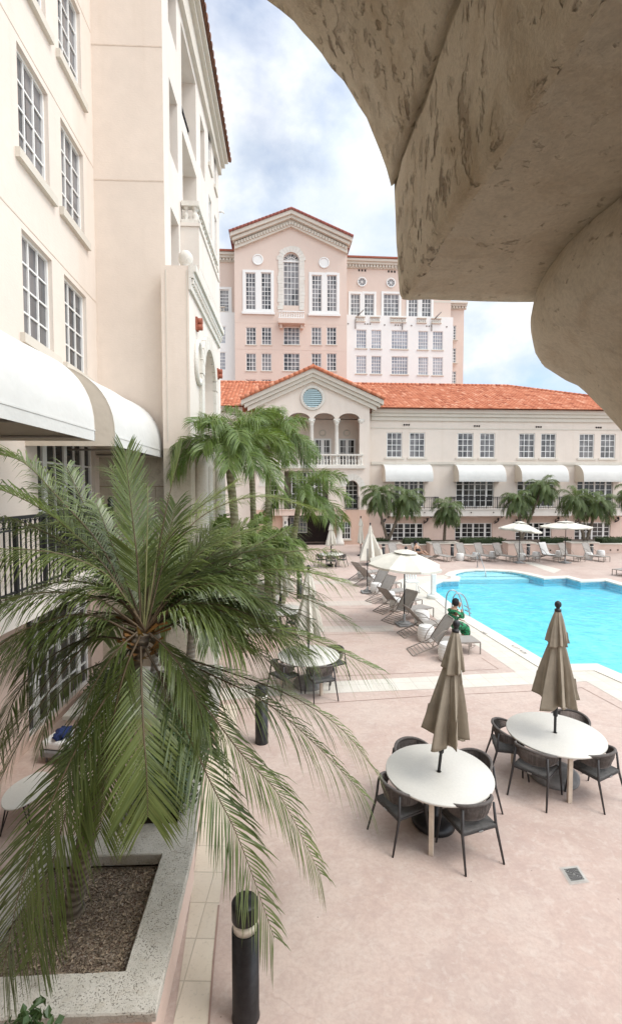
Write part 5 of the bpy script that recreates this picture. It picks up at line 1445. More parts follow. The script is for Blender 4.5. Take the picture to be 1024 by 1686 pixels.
# far row in front of the planter wall
fx = [(672, 'far lounger mostly covered by the open umbrella canopy'), (712, 'far lounger standing nearest the open umbrella canopy'.replace('nearest', 'just behind')), (748, 'far lounger beside the planter bollard, first clear of the canopy'), (788, 'far lounger between planter bollard and handrail'), (819, 'far lounger directly behind the pool handrail'),
      (851, 'far lounger in front of the tilted umbrella and single palm wall'), (888, 'far lounger just past the tilted umbrella pole'), (930, 'far lounger draped with a white towel'), (963, 'far lounger behind the level umbrella pole'), (1004, 'far lounger at the end of the row, back low')]
for i, (x, lab) in enumerate(fx):
    foot = on_z(x - 6, 925.5); d = Vector((.36, -.93, 0)).normalized(); org = foot - d * 1.22
    o = place(lgU, uU, org, math.atan2(d.y, d.x), lab, 'loungers along the planter wall'); 
    if x == 712: rec_at = (org.copy(), d.copy())
    if x == 930: towel_at = (org.copy(), d.copy())
    if x == 1004: pass
extra = on_z(1030, 948); place(lgU, uU, extra - Vector((.9, .36, 0)) * 0 + Vector((.6, .3, 0)), R(200), 'lounger by the far pool corner with only its foot in view', 'loungers along the planter wall')
# white towel over one lounger
org, d = towel_at; sd = Vector((-d.y, d.x, 0)); up = Vector((0, 0, 1)); bd = (-d * sin(R(24)) + up * cos(R(24)))
mb = MB(); mb.smooth = True
path_ = [org + up * .35 + bd * (.84 - .84 * k / 8) + (d * .025) for k in range(8)] + [org + d * (.03 + .55 * k / 6) + up * (.375 + .01 * sin(k)) for k in range(1, 7)]
for off in (0, .012):
    g = [[mb.vert(p_ + sd * (.3 * (2 * j / 6 - 1)) + up * (.008 * sin(i * 1.3 + j * 2) + off) + d * off) for j in range(7)] for i, p_ in enumerate(path_)]
    for i in range(len(g) - 1):
        for j in range(6): mb.face((g[i][j], g[i + 1][j], g[i + 1][j + 1], g[i][j + 1]))
tag(mb.build('towel', M['cushion_white'], recalc=False), 'white towel spread over one lounger by the planter wall', 'towel')

# ---- drum stools
def make_stool():
    t = empty('drum_stool', (0, 0, 0), 0, 'x', 'stool'); mb = MB()
    prof = [(.175, 0)]; 
    for k in range(1, 7):
        z = .07 * k; r = .21 + .055 * sin(pi * k / 7.2); prof += [(r, z - .045), (r + .008, z - .02), (r - .004, z)]
    prof += [(.225, .445)]
    mb.lathe(prof, (0, 0, 0), 32); mb.build('body', M['stool'], t)
    mb = MB(); mb.lathe([(.226, .446), (.228, .462), (.215, .472), (.0, .474)], (0, 0, 0), 32, False); mb.build('stool_top', M['stool'], t)
    return t
stool = make_stool(); us = []
for x, y, lab in ((737, 1090, 'white drum stool before the first lounger, beside the furled umbrella'), (701, 1058, 'white drum stool between the first lounger and the person'), (694, 1031, 'white drum stool behind the person in green'),
                  (652, 1008, 'white drum stool at the foot of the open umbrella pole'), (640, 996, 'white drum stool just past the open umbrella pole'), (619, 980, 'white drum stool two loungers past the umbrella pole'), (612, 966, 'white drum stool under the canopy edge'), (596, 955, 'white drum stool beside the half-folded umbrella'),
                  (757, 926, 'small white stool beside the first clear far lounger'), (783, 924, 'small white stool behind the pool handrail'), (811, 922.5, 'small white stool past the handrail'), (858, 925.5, 'white stool at the tilted umbrella pole'), (882, 923, 'small white stool after the tilted umbrella'), (920, 921, 'small white stool beside the towel lounger'), (968, 924.5, 'white stool past the level umbrella pole'), (988, 920, 'small white stool at the end of the far row')):
    place(stool, us, on_z(x, y - 3), rng.uniform(0, 6), lab, 'white drum stools')
# ---- open umbrellas
open_umbrella('open cream umbrella shading the poolside loungers', on_z(665, 1029), 'open cream umbrellas', 1.30, 2.67, .46, (R(3), R(3)), 'grey_base', R(10))
open_umbrella('open cream umbrella tilted to one side above the far loungers', on_z(854, 927), 'open cream umbrellas', 1.32, 2.70, .50, (R(-3), R(8)), 'grey_base', R(5))
open_umbrella('open cream umbrella held level above the far loungers', on_z(929.5, 927), 'open cream umbrellas', 1.50, 2.72, .30, (0, 0), 'grey_base', R(20))
p = on_z(604.5, 976); t = empty('umbrella_pole', p, 0, 'bare black umbrella pole without canopy among the loungers', 'pole')
mb = MB(); mb.tube([(0, 0, .1), (0, 0, 2.0)], .022, 8); mb.build('pole', M['black_metal'], t, world=False); mb = MB(); mb.rbox((-.27, -.27, 0), (.27, .27, .08), .02); mb.lathe([(.2, .081), (.07, .12), (.03, .3)], (0, 0, 0), 20); mb.build('base', M['grey_base'], t, world=False)

# ---- bollard lights
def make_bollard(r=.118, h=1.06):
    t = empty('bollard_light', (0, 0, 0), 0, 'x', 'bollard'); mb = MB()
    mb.lathe([(r + .006, 0), (r, .014), (r, h * .765)], (0, 0, 0), 32); mb.build('post', M['bollard'], t)
    mb = MB(); mb.lathe([(r * .9, h * .767), (r * .9, h * .855)], (0, 0, 0), 32); mb.build('lamp_glass', M['lamp_glass'], t)
    mb = MB(); mb.lathe([(r, h * .857), (r, h * .985), (r - .012, h), (.0, h + .002)], (0, 0, 0), 32, False); mb.lathe([(0.0, h * .856), (r, h * .857)], (0, 0, 0), 32, False); mb.build('cap', M['bollard'], t)
    return t
bl = make_bollard(); ub = []
place(bl, ub, on_z(405, 1672), 0, 'black bollard light beside the stone path, under frond tips', 'black bollard lights')
place(bl, ub, on_z(431, 1222), 0, 'black bollard light behind the drooping fronds, mid deck', 'black bollard lights')
place(bl, ub, on_z(493, 985), 0, 'black bollard light hidden among fronds near the covered table', 'black bollard lights')
for x, lab in ((631, 'small bollard by the twin palms planter'), (744, 'small bollard by the single palm planter'), (869, 'small bollard by the planter behind the tilted umbrella'), (973, 'small bollard by the planter past the level umbrella')):
    o = place(bl, ub, on_z(x, 917.5), 0, lab, 'black bollard lights'); o.scale = (.95, .95, .86)

# ---- pool ladder, handrail, lift
t = empty('pool_ladder', on_z(765, 1012), 0, 'stainless pool ladder with two arched rails at the water edge', 'ladder')
pa, pb = on_z(762, 1011), on_z(888, 1085); ev = (pb - pa).normalized(); nv = Vector((ev.y, -ev.x, 0)) * -1
if nv.x < 0: nv = -nv
base_pt = pa + ev * -.1
for k, off in enumerate((-.05, .50)):
    o = base_pt + ev * off
    pts = bez(o - nv * .62 + Vector((0, 0, 0)), o - nv * .62 + Vector((0, 0, .55)), o - nv * .62 + Vector((0, 0, .92)), o - nv * .34 + Vector((0, 0, .88)), 8) + bez(o - nv * .34 + Vector((0, 0, .88)), o - nv * .1 + Vector((0, 0, .84)), o + nv * .10 + Vector((0, 0, .45)), o + nv * .14 + Vector((0, 0, -.9)), 10)[1:]
    mb = MB(); mb.tube(pts, .024, 8); mb.build('rail', M['steel'], t)
for z in (-.25, -.5):
    mb = MB(); a = base_pt + ev * -.05 + nv * .14 + Vector((0, 0, z)); mb.tube([a, a + ev * .55], .03, 6); mb.build('step', M['steel'], t)
a = base_pt + ev * -.05 + Vector((0, 0, .30)); mb = MB()
for z, dn in ((.28, .105), (.12, .125)):
    a = base_pt + ev * -.05 + nv * dn + Vector((0, 0, z)); mb.tube([a, a + ev * .55], .02, 6)
mb.build('cross_bar', M['steel'], t)
hb = on_z(786, 924.5); hb = on_z(785.5, 934)
t = empty('pool_handrail', hb, 0, 'stainless handrail bending down into the pool steps', 'handrail')
e0 = on_z(800, 948, -.1); top1 = hb + Vector((0, 0, .82)); d = (e0 - hb); d.z = 0
mb = MB(); mb.tube([hb] + bez(hb + Vector((0, 0, .6)), hb + Vector((0, 0, .95)), hb + Vector((0, 0, .95)) + d * .12, hb + d * .25 + Vector((0, 0, .82)), 8) + [hb + d * .9 + Vector((0, 0, .1)), hb + d + Vector((0, 0, -.3))], .024, 8); mb.build('rail', M['steel'], t)
mb = MB(); mb.lathe([(.06, .0), (.06, .03), (.03, .035)], hb, 12); mb.build('flange', M['steel'], t)
lp = on_z(713, 985); t = empty('pool_lift', lp, 0, 'white pool lift with mast and folding seat at the pool edge', 'pool lift')
mb = MB(); mb.lathe([(.27, 0), (.27, .14), (.25, .17)], lp, 24); mb.build('base', M['white_lift'], t)
mb = MB(); mb.rbox((lp.x - .10, lp.y - .08, .17), (lp.x + .10, lp.y + .08, 1.05), .03); mb.tube([lp + Vector((-.05, 0, .2)), lp + Vector((-.05, .0, 1.15))], .06, 8); mb.build('mast', M['white_lift'], t)
mb = MB(); mb.tube([lp + Vector((0, 0, .95)), lp + Vector((-.1, .3, 1.35)), lp + Vector((-.28, .9, 1.55)), lp + Vector((-.35, 1.2, 1.5))], .045, 8); mb.build('arm', M['white_lift'], t)
sp = lp + Vector((-.62, 1.25, 0)); mb = MB(); mb.rbox((sp.x - .28, sp.y - .25, .46), (sp.x + .28, sp.y + .25, .52), .02)
for k in range(5): mb.rbox((sp.x - .26 + .115 * k, sp.y + .24, .55), (sp.x - .19 + .115 * k, sp.y + .28, 1.0), .01)
mb.tube([(sp.x - .28, sp.y + .26, 1.0), (sp.x + .28, sp.y + .26, 1.0)], .022, 6); mb.tube([(sp.x - .28, sp.y + .26, .52), (sp.x + .28, sp.y + .26, .52)], .022, 6); mb.build('lift_seat', M['white_lift'], t)
mb = MB()
for sx in (-1, 1): mb.tube([(sp.x + sx * .26, sp.y + .26, 1.0), (sp.x + sx * .27, sp.y + .26, .5), (sp.x + sx * .30, sp.y - .28, .02), (sp.x + sx * .30, sp.y + .3, .02), (sp.x + sx * .27, sp.y + .26, .5)], .02, 6)
mb.build('seat_frame', M['white_lift'], t)

# ---- drain grate set in the deck
dp_ = gz([(920, 1428), (951, 1424.5), (970, 1452.5), (937.5, 1457)], .005)
t = empty('drain_grate', (sum((p for p in dp_), Vector()) / 4), 0, 'square deck drain grate with herringbone slots', 'drain')
mb = MB()
A_, B_, C_, D_ = dp_
def bl_(u, v, z): return (A_ * (1 - u) * (1 - v) + B_ * u * (1 - v) + C_ * u * v + D_ * (1 - u) * v) + Vector((0, 0, z))
mb.poly([bl_(0, 0, -.001), bl_(1, 0, -.001), bl_(1, 1, -.001), bl_(0, 1, -.001)]); mb.build('collar', plain('weathered_cement_collar', (.43, .385, .345), .85, .15, 14), t, recalc=False)
mb = MB(); mb.poly([bl_(.09, .09, .004), bl_(.91, .09, .004), bl_(.91, .91, .004), bl_(.09, .91, .004)]); mb.build('plate', plain('grey_grate_plate', (.40, .385, .35), .6, .15, 14), t, recalc=False)
mb = MB()
for k in range(8):
    w_ = .027
    s0 = .16 + .68 * (k + .5) / 8; m_ = .02
    def slot(f):
        P = [f(s0 - w_, 0), f(s0 + w_, 0), f(s0 + w_, 1), f(s0 - w_, 1)]; mb.poly(P)
    lim = min(s0, 1 - s0) - m_
    slot(lambda s, e: bl_(s, .16 + (lim - .14) * e if lim > .17 else .16 + .012 * e, .008))
    slot(lambda s, e: bl_(s, .84 - (lim - .14) * e if lim > .17 else .84 - .012 * e, .008))
    slot(lambda s, e: bl_(.16 + (lim - .14) * e if lim > .17 else .16 + .012 * e, s, .008))
    slot(lambda s, e: bl_(.84 - (lim - .14) * e if lim > .17 else .84 - .012 * e, s, .008))
mb.build('slot', M['black_metal'], t, recalc=False)
# ================================================================== PLANTERS
def planter_box(name, corners, h, label, wallm='pink_pale', cap=.30, cap_h=.075, over=.04, soil='mulch', soil_z=None, capm='cap_stone', cat='planter'):
    """closed low wall on a polygon with a stone cap and a bed inside"""
    P = [Vector((p[0], p[1])) for p in corners]
    if area(P) < 0: P.reverse()
    c = sum((Vector((p.x, p.y, 0)) for p in P), Vector()) / len(P)
    t = empty(name, c, 0, label, cat)
    inn = offset(P, -cap + over); out = offset(P, over)
    n = len(P); mb = MB()
    for i in range(n): j = (i + 1) % n; mb.poly([(P[i].x, P[i].y, 0), (P[j].x, P[j].y, 0), (P[j].x, P[j].y, h - cap_h), (P[i].x, P[i].y, h - cap_h)])
    mb.build('wall', M[wallm], t)
    mb = MB(); mb.smooth = False
    # each cap slab subdivided and a little chipped
    b = .012
    for i in range(n):
        j = (i + 1) % n; L_ = (out[j] - out[i]).length; m = max(2, int(L_ / .06)); rings = []
        for k in range(m + 1):
            s = k / m; o = out[i].lerp(out[j], s); q = inn[i].lerp(inn[j], s); e = (o - q).normalized()
            row = [(o, h - cap_h), (o, h - b), (o - e * b, h), (o.lerp(q, .33), h), (o.lerp(q, .66), h), (q + e * b, h), (q, h - b), (q, h - cap_h * 1.6)]
            rings.append([mb.vert(Vector((p.x, p.y, z)) + noise.noise_vector(Vector((p.x * 13, p.y * 13, z * 13))) * .005) for p, z in row])
        for a_, b_ in zip(rings, rings[1:]):
            for k in range(7): mb.face((a_[k], a_[k + 1], b_[k + 1], b_[k]))
        mb.face([rings[0][k] for k in range(8)])
    mb.build('stone_cap', M[capm], t)
    sz = soil_z if soil_z is not None else h - .12
    mb = MB(); mb.poly([(p.x, p.y, sz) for p in inn]); mb.build('bed', M[soil], t)
    return t
PH = .58
# the planter at the bottom of the picture: outer wall line read off the cap edge
k0, k1 = on_z(250, 1658, PH), on_z(318, 1376, PH)
def wall_at(y): return k1 + (k0 - k1) * ((y - k1.y) / (k0.y - k1.y))
yF, yB = k0.y, on_z(200, 1376, PH).y
kb = on_z(343, 1162, PH)
XL = -3.0
pl1 = planter_box('stone_planter', [(k0.x, yF), (k1.x, yB), (XL, yB), (XL, yF)], PH, 'pink planter with broad pitted grey stone cap and wood chip bed', cap=.34, soil_z=.44)
yC2 = 8.55
pl2 = planter_box('stone_planter', [(k1.x - .02, yB + .03), (k1.x + (kb.x - k1.x) * .95, yC2), (-2.35, yC2), (-2.3, yB + .03)], PH - .02, 'narrow pink planter bed full of glossy shrubs behind the wood chip planter', cap=.24, soil='soil', soil_z=.40)
pl3 = planter_box('stone_planter', [(-1.38, yC2 + .04), (-1.62, 10.9), (-4.2, 10.9), (-4.05, yC2 + .04)], PH + .03, 'pink planter bed with grey palm stems in front of the patio doors', cap=.26, soil='mulch', soil_z=.46)
mb = MB(); rr = random.Random(12)
for i in range(2600):
    x, y = rr.uniform(XL + .35, k0.x - .36), rr.uniform(yF + .36, yB - .34); s = rr.uniform(.008, .024); a = rr.uniform(0, 6.3); mb.tint = rr.random()
    Mx = Matrix.Translation((x, y, .442 + rr.uniform(0, .012))) @ Matrix.Rotation(a, 4, 'Z') @ Matrix.Rotation(rr.uniform(-.5, .5), 4, 'X')
    w_ = s * rr.uniform(.25, .5); i0 = [mb.vert(Mx @ Vector(p)) for p in ((-s, -w_, 0), (s, -w_ * .6, .003), (s * .9, w_, 0), (-s * .8, w_ * .8, .004))]; mb.face(i0)
tag(mb.build('wood_chip', M['mulch_chip'], recalc=False), kind='stuff')

# ================================================================== LEAVES
def leaf_cloud(mb, c, rad, n, size, seed, squash=1.0, box=None):
    rr = random.Random(seed)
    for i in range(n):
        if box: p = Vector([rr.uniform(box[0][k], box[1][k]) for k in range(3)]); d = Vector((rr.gauss(0, 1), rr.gauss(0, 1), abs(rr.gauss(0, 1)) + .3)).normalized()
        else:
            d = Vector((rr.gauss(0, 1), rr.gauss(0, 1), rr.gauss(0, 1) + .25)).normalized(); r_ = rad * (rr.random() ** .4) * (1 + .28 * noise.noise(d * 2.1 + Vector((seed, 0, 0))))
            p = Vector(c) + Vector((d.x * r_, d.y * r_, d.z * r_ * squash))
        q = (d + Vector((rr.gauss(0, .6), rr.gauss(0, .6), rr.gauss(0, .6)))).normalized(); s = q.orthogonal().normalized(); s = Matrix.Rotation(rr.uniform(0, 6.3), 3, q) @ s; u = q.cross(s)
        L_ = size * rr.uniform(.7, 1.3); w_ = L_ * .32; mb.tint = min(1, max(0, rr.gauss(.5, .25)))
        i0 = [mb.vert(x) for x in (p, p + s * L_ * .5 + u * w_ + q * .1 * L_, p + s * L_, p + s * L_ * .5 - u * w_ + q * .1 * L_)]; mb.face(i0)
def shrub(label, c, rad, n, size, seed, mat='shrub', squash=.8, group='shrubs in the planters'):
    t = empty('shrub', (c[0], c[1], 0), 0, label, 'shrub', group)
    mb = MB(); leaf_cloud(mb, c, rad, n, size, seed, squash); mb.build('foliage', M[mat], t, recalc=False)
    rr = random.Random(seed); mb = MB()
    for k in range(7): mb.tube([(c[0], c[1], .38), (c[0] + rr.uniform(-.6, .6) * rad, c[1] + rr.uniform(-.6, .6) * rad, c[2] + rad * .4)], .008, 4)
    mb.build('stem', M['trunk_brown'], t)
ym = yB + .03
for k, (y, dx, r_) in enumerate(((ym + .55, .0, .42), (ym + 1.15, -.1, .46), (ym + 1.8, -.12, .48), (ym + 2.4, -.2, .46))):
    shrub(('glossy dark shrub against the stone crosswall under the hanging frond', 'second glossy shrub from the stone crosswall', 'third glossy shrub from the stone crosswall', 'glossy shrub at the far end of the narrow bed')[k], (-1.62 + dx * .9, y, .80), r_, 1100, .085, 30 + k)
c_ = on_y(34, 1730, yF - .38); shrub('low leafy shrub peeking over the bottom edge beside the planter front', (c_.x, yF - .38, c_.z), .24, 420, .075, 50)
c_ = on_z(90, 1165, .9); shrub('dark rounded shrub in the bed by the patio doors', (-3.6, 9.5, .9), .45, 800, .07, 51, 'hedge')

# ---- palm fronds
def catmull(P, n):
    P = [Vector(p) for p in P]; Q = [P[0] * 2 - P[1]] + P + [P[-1] * 2 - P[-2]]; out = []
    m = len(P) - 1
    for i in range(n + 1):
        s = i / n * m; k = min(int(s), m - 1); t = s - k; a, b, c, d = Q[k:k + 4]
        out.append(.5 * ((2 * b) + (c - a) * t + (2 * a - 5 * b + 4 * c - d) * t * t + (3 * b - a - 3 * c + d) * t ** 3))
    return out
def frond(mb, pts, leaf, n=58, width=.011, droop=.25, vee=.25, base=.14, rach=.012, rr=None, jitter=.075, tip_ang=.95, base_ang=.75, plume=0.0, side_hint=None, stem_mat=1, kink=0.0, tint0=.5, min_leaf=.35):
    """pinnate frond: arching midrib with two ranks of narrow folded leaflets"""
    rr = rr or rng; C = catmull(pts, 48); T = []
    for i in range(49): T.append((C[min(i + 1, 48)] - C[max(i - 1, 0)]).normalized())
    mb.mat = stem_mat; mb.tint = .5
    mb.tube(C[::3], [rach * (1 - .85 * k / 16) for k in range(17)], 5, False)
    mb.mat = 0; prevS = side_hint
    for i in range(n):
        t = base + (1 - base) * (i + .5) / n; x = t * 48; k = min(int(x), 47); f = x - k; p = C[k].lerp(C[k + 1], f); tv = T[k].lerp(T[k + 1], f).normalized()
        S = tv.cross(Vector((0, 0, 1)))
        if S.length < .15 and prevS is not None: S = prevS
        if prevS is not None and S.dot(prevS) < 0: S = -S
        S = (S - tv * S.dot(tv)).normalized(); prevS = S; Nn = S.cross(tv); 
        if Nn.z < 0 and abs(Nn.z) > .3: Nn = -Nn
        u = (t - base) / (1 - base); prof = min_leaf + (1 - min_leaf) * sin(pi * min(1, u * 1.15) ** .8) if u < .8 else None
        prof = (min(1, .45 + u * 2.4) if u < .25 else 1.0) * (1 - max(0, (u - .62) / .38) ** 1.8 * .45)
        ang = base_ang + (tip_ang - base_ang) * u
        for sgn in (-1, 1):
            a = ang + rr.gauss(0, jitter * .5); v = vee + rr.gauss(0, jitter) + (rr.uniform(-plume, plume) if plume else 0)
            d = (S * sgn * cos(a) + tv * sin(a) + Nn * v).normalized(); Ln = leaf * prof * rr.uniform(.88, 1.08)
            W = (tv - d * d.dot(tv)); W = W.normalized() * width * rr.uniform(.85, 1.15)
            g = Vector((0, 0, -1)); dr = droop * Ln * rr.uniform(.7, 1.3)
            tq = (tv + rr.gauss(0, .04) * S)
            p0 = p; p1 = p + d * Ln * .38 + g * dr * .10; p2 = p + d * Ln * .72 + g * dr * .42; p3 = p + d * Ln + g * dr
            mb.tint = min(1, max(0, tint0 + rr.gauss(0, .16)))
            a0, b0 = mb.vert(p0 - W * .45), mb.vert(p0 + W * .45); a1, b1 = mb.vert(p1 - W), mb.vert(p1 + W); a2, b2 = mb.vert(p2 - W * .8), mb.vert(p2 + W * .8); e = mb.vert(p3)
            mb.face((a0, b0, b1, a1)); mb.face((a1, b1, b2, a2)); mb.face((a2, b2, e))
def P3(*a): return [on_y(x, y, Y) for x, y, Y in a]

# ---- the big date palm over the planter
cr = on_y(236, 1050, 4.85)
foot = Vector((cr.x - .42, cr.y - .12, .44)); foot = on_z(118, 1500, .44)
palm = empty('date_palm', foot, 0, 'large feathery date palm arching over the wood chip planter', 'palm tree')
mb = MB(); mid_ = foot.lerp(cr, .5) + Vector((-.06, .05, 0)); tr = catmull([foot + Vector((0, 0, -.05)), foot.lerp(cr, .3) + Vector((-.05, .03, 0)), mid_, cr + Vector((0, 0, .05))], 40); r2 = random.Random(2)
mb.tube(tr, [.085 - (.012 if k > 30 else 0) + .012 * (k % 2) + (.03 if k < 2 else 0) for k in range(41)], 12); mb.build('trunk', M['trunk_brown'], palm)
mb = MB()   # leaf-base stubs and dry sheath fibre round the crown
for k in range(44):
    a = r2.uniform(0, 2 * pi); z = r2.uniform(-.22, .14); d = Vector((cos(a), sin(a), r2.uniform(.3, 1.1))).normalized(); p = cr + Vector((0, 0, z)) + Vector((cos(a), sin(a), 0)) * .09
    w_ = Vector((-sin(a), cos(a), 0)) * r2.uniform(.015, .035); Ln = r2.uniform(.10, .22); mb.tint = r2.random()
    i0 = [mb.vert(x) for x in (p - w_, p + w_, p + d * Ln + w_ * .3 + Vector((0, 0, -.03)), p + d * Ln - w_ * .3)]; mb.face(i0)
mb.build('leaf_sheath', M['fibre'], palm, recalc=False)
def hero(pts, leaf=.40, **k):
    mb = MB(); kw = dict(n=74, width=.0088, droop=.22, vee=.22, rach=.013, rr=random.Random(len(pts) * 7 + int(pts[-1][0]) * 3 + int(pts[-1][1])))
    kw.update(k); kw['width'] = min(kw['width'], .0080); frond(mb, P3(*pts), leaf * 1.22, **kw); mb.build('frond', [M['frond'], M[k.get('_stem', 'rachis_brown')] if False else M['rachis_brown']], palm, recalc=False)
HER = [
 # upright and upper fronds
 (((232, 1035, 4.85), (228, 940, 4.9), (217, 840, 4.95), (207, 745, 4.95)), dict(leaf=.36, side_hint=Vector((1, .2, 0)), base=.2, droop=.05, vee=.1, base_ang=.75, tip_ang=1.1, n=74, tint0=.45)),
 (((228, 1030, 4.85), (170, 905, 5.0), (97, 820, 5.1), (40, 762, 5.1), (-15, 745, 5.0)), dict(leaf=.42, base=.22, droop=.55, vee=.35)),
 (((226, 1020, 4.85), (175, 935, 4.9), (110, 868, 4.9), (45, 825, 4.8), (-40, 790, 4.7)), dict(leaf=.40, droop=.5, vee=.4)),
 (((226, 1015, 4.8), (180, 950, 4.7), (120, 918, 4.55), (50, 905, 4.4), (-50, 905, 4.3)), dict(leaf=.38, droop=.75, vee=.1, tint0=.62)),
 (((226, 1030, 4.8), (160, 985, 4.6), (90, 975, 4.45), (20, 985, 4.3), (-60, 1010, 4.2)), dict(leaf=.40, droop=.7, vee=.1)),
 (((224, 1045, 4.8), (150, 1012, 4.6), (70, 1025, 4.4), (0, 1062, 4.25), (-60, 1120, 4.15)), dict(leaf=.40, droop=.75, vee=.05, tint0=.35)),
 (((224, 1055, 4.85), (150, 1050, 4.9), (80, 1085, 4.95), (25, 1150, 5.0), (0, 1240, 5.0)), dict(leaf=.34, droop=.6, vee=.05, tint0=.25)),
 (((226, 1062, 4.85), (185, 1085, 5.0), (130, 1110, 5.2), (85, 1160, 5.3), (66, 1235, 5.3)), dict(leaf=.30, droop=.35, vee=.0, tint0=.2)),
 # fronds hanging toward the viewer
 (((228, 1070, 4.8), (172, 1175, 4.5), (133, 1262, 4.3), (108, 1345, 4.12), (80, 1450, 3.98), (58, 1570, 3.86)), dict(leaf=.50, droop=.16, vee=-.02, n=82, width=.0115, tint0=.35)),
 (((226, 1070, 4.8), (150, 1190, 4.4), (90, 1310, 4.1), (40, 1440, 3.85), (5, 1600, 3.7)), dict(leaf=.50, droop=.18, vee=-.02, n=76, width=.0115, tint0=.3)),
 (((232, 1065, 4.75), (234, 1140, 4.45), (237, 1206, 4.25), (242, 1273, 4.1), (244, 1345, 4.0)), dict(leaf=.46, droop=.12, vee=-.05, n=64, width=.0125, side_hint=Vector((1, 0, 0)), tint0=.6, base=.1)),
 (((240, 1068, 4.78), (268, 1120, 4.6), (306, 1200, 4.42), (350, 1294, 4.22), (395, 1385, 4.08), (452, 1545, 3.92)), dict(leaf=.40, droop=.28, vee=.0, n=80, width=.0115, tint0=.3)),
 (((245, 1065, 4.8), (290, 1110, 4.7), (337, 1162, 4.6), (400, 1244, 4.5), (462, 1312, 4.4), (528, 1440, 4.3)), dict(leaf=.38, droop=.38, vee=.05, n=80, width=.0115, tint0=.4)),
 (((247, 1055, 4.85), (300, 1088, 4.9), (350, 1112, 4.9), (437, 1156, 4.85), (519, 1225, 4.8), (600, 1310, 4.75)), dict(leaf=.40, droop=.55, vee=.1, n=80, tint0=.4)),
 (((248, 1050, 4.9), (310, 1085, 5.05), (375, 1106, 5.1), (480, 1146, 5.1), (562, 1200, 5.1), (622, 1275, 5.1)), dict(leaf=.36, droop=.6, vee=.1, n=70, tint0=.55)),
 (((246, 1040, 4.85), (290, 998, 4.8), (345, 1000, 4.75), (430, 1028, 4.7), (520, 1055, 4.65), (620, 1102, 4.6)), dict(leaf=.42, droop=.6, vee=.2, n=84, tint0=.6)),
 (((246, 1045, 4.9), (310, 1020, 5.0), (380, 1022, 5.05), (450, 1042, 5.1), (505, 1080, 5.1)), dict(leaf=.36, droop=.75, vee=.05, tint0=.2)),
 (((246, 1030, 4.9), (300, 985, 5.05), (360, 955, 5.1), (440, 938, 5.15), (505, 942, 5.15), (562, 958, 5.15)), dict(leaf=.40, droop=.45, vee=.2, n=80, tint0=.75)),
 (((246, 1035, 4.9), (310, 1000, 5.0), (370, 985, 5.05), (440, 990, 5.1), (510, 1018, 5.1)), dict(leaf=.38, droop=.7, vee=.1, tint0=.25)),
 (((244, 1015, 4.95), (262, 905, 5.0), (277, 825, 5.05), (299, 738, 5.1)), dict(leaf=.22, base=.74, n=26, tint0=.7, droop=.1, base_ang=1.0, tip_ang=1.25)),
 (((232, 1045, 4.72), (206, 1105, 4.55), (186, 1190, 4.4), (172, 1285, 4.25), (165, 1370, 4.15)), dict(leaf=.40, droop=.15, vee=0, n=66, tint0=.45)),
 (((228, 1040, 4.75), (196, 1068, 4.6), (160, 1120, 4.5), (128, 1190, 4.4), (110, 1270, 4.32)), dict(leaf=.36, droop=.35, vee=0, n=60, tint0=.35)),
 (((246, 1042, 4.75), (275, 1068, 4.65), (305, 1110, 4.55), (330, 1170, 4.5), (345, 1240, 4.45)), dict(leaf=.34, droop=.3, vee=0, n=60, tint0=.5)),
 # rising to the right
 (((238, 1030, 4.9), (249, 945, 5.05), (271, 898, 5.1), (303, 859, 5.15), (337, 829, 5.2), (385, 797, 5.25)), dict(leaf=.44, droop=.25, vee=.1, n=80, tint0=.9, base=.2)),
 (((242, 1028, 4.9), (268, 985, 5.0), (295, 945, 5.1), (330, 911, 5.15), (366, 890, 5.2), (430, 868, 5.25)), dict(leaf=.44, droop=.3, vee=.1, n=76, tint0=.95)),
 (((243, 1030, 4.95), (280, 975, 5.3), (320, 930, 5.5), (380, 905, 5.7), (450, 905, 5.8), (530, 930, 5.9)), dict(leaf=.44, droop=.45, vee=.15, n=76, tint0=.85)),
 (((240, 1025, 4.95), (262, 950, 5.4), (310, 870, 5.8), (370, 830, 6.1), (440, 818, 6.2), (515, 838, 6.3)), dict(leaf=.46, droop=.45, vee=.2, n=76, tint0=.8)),
 (((236, 1030, 4.95), (240, 930, 5.3), (232, 860, 5.6), (212, 800, 5.9), (180, 770, 6.1)), dict(leaf=.38, droop=.35, vee=.15, n=60, tint0=.35)),
 (((232, 1035, 4.95), (205, 940, 5.4), (165, 885, 5.8), (110, 860, 6.0), (50, 870, 6.1)), dict(leaf=.40, droop=.5, vee=.2, n=60, tint0=.3)),
]
for pts, kw in HER:
    lf = kw.pop('leaf'); hero(pts, lf, **kw)
def arch_frond(tip, lift, leaf, Y0=4.85, **kw):
    a, b = Vector((240, 1040, Y0)), Vector(tip); P = []
    for t in (0, .2, .42, .64, .84, 1): 
        q = a.lerp(b, t); q.y -= lift * (1 - (2 * (t ** .8) - 1) ** 2); P.append(tuple(q))
    hero(P, leaf, **kw)
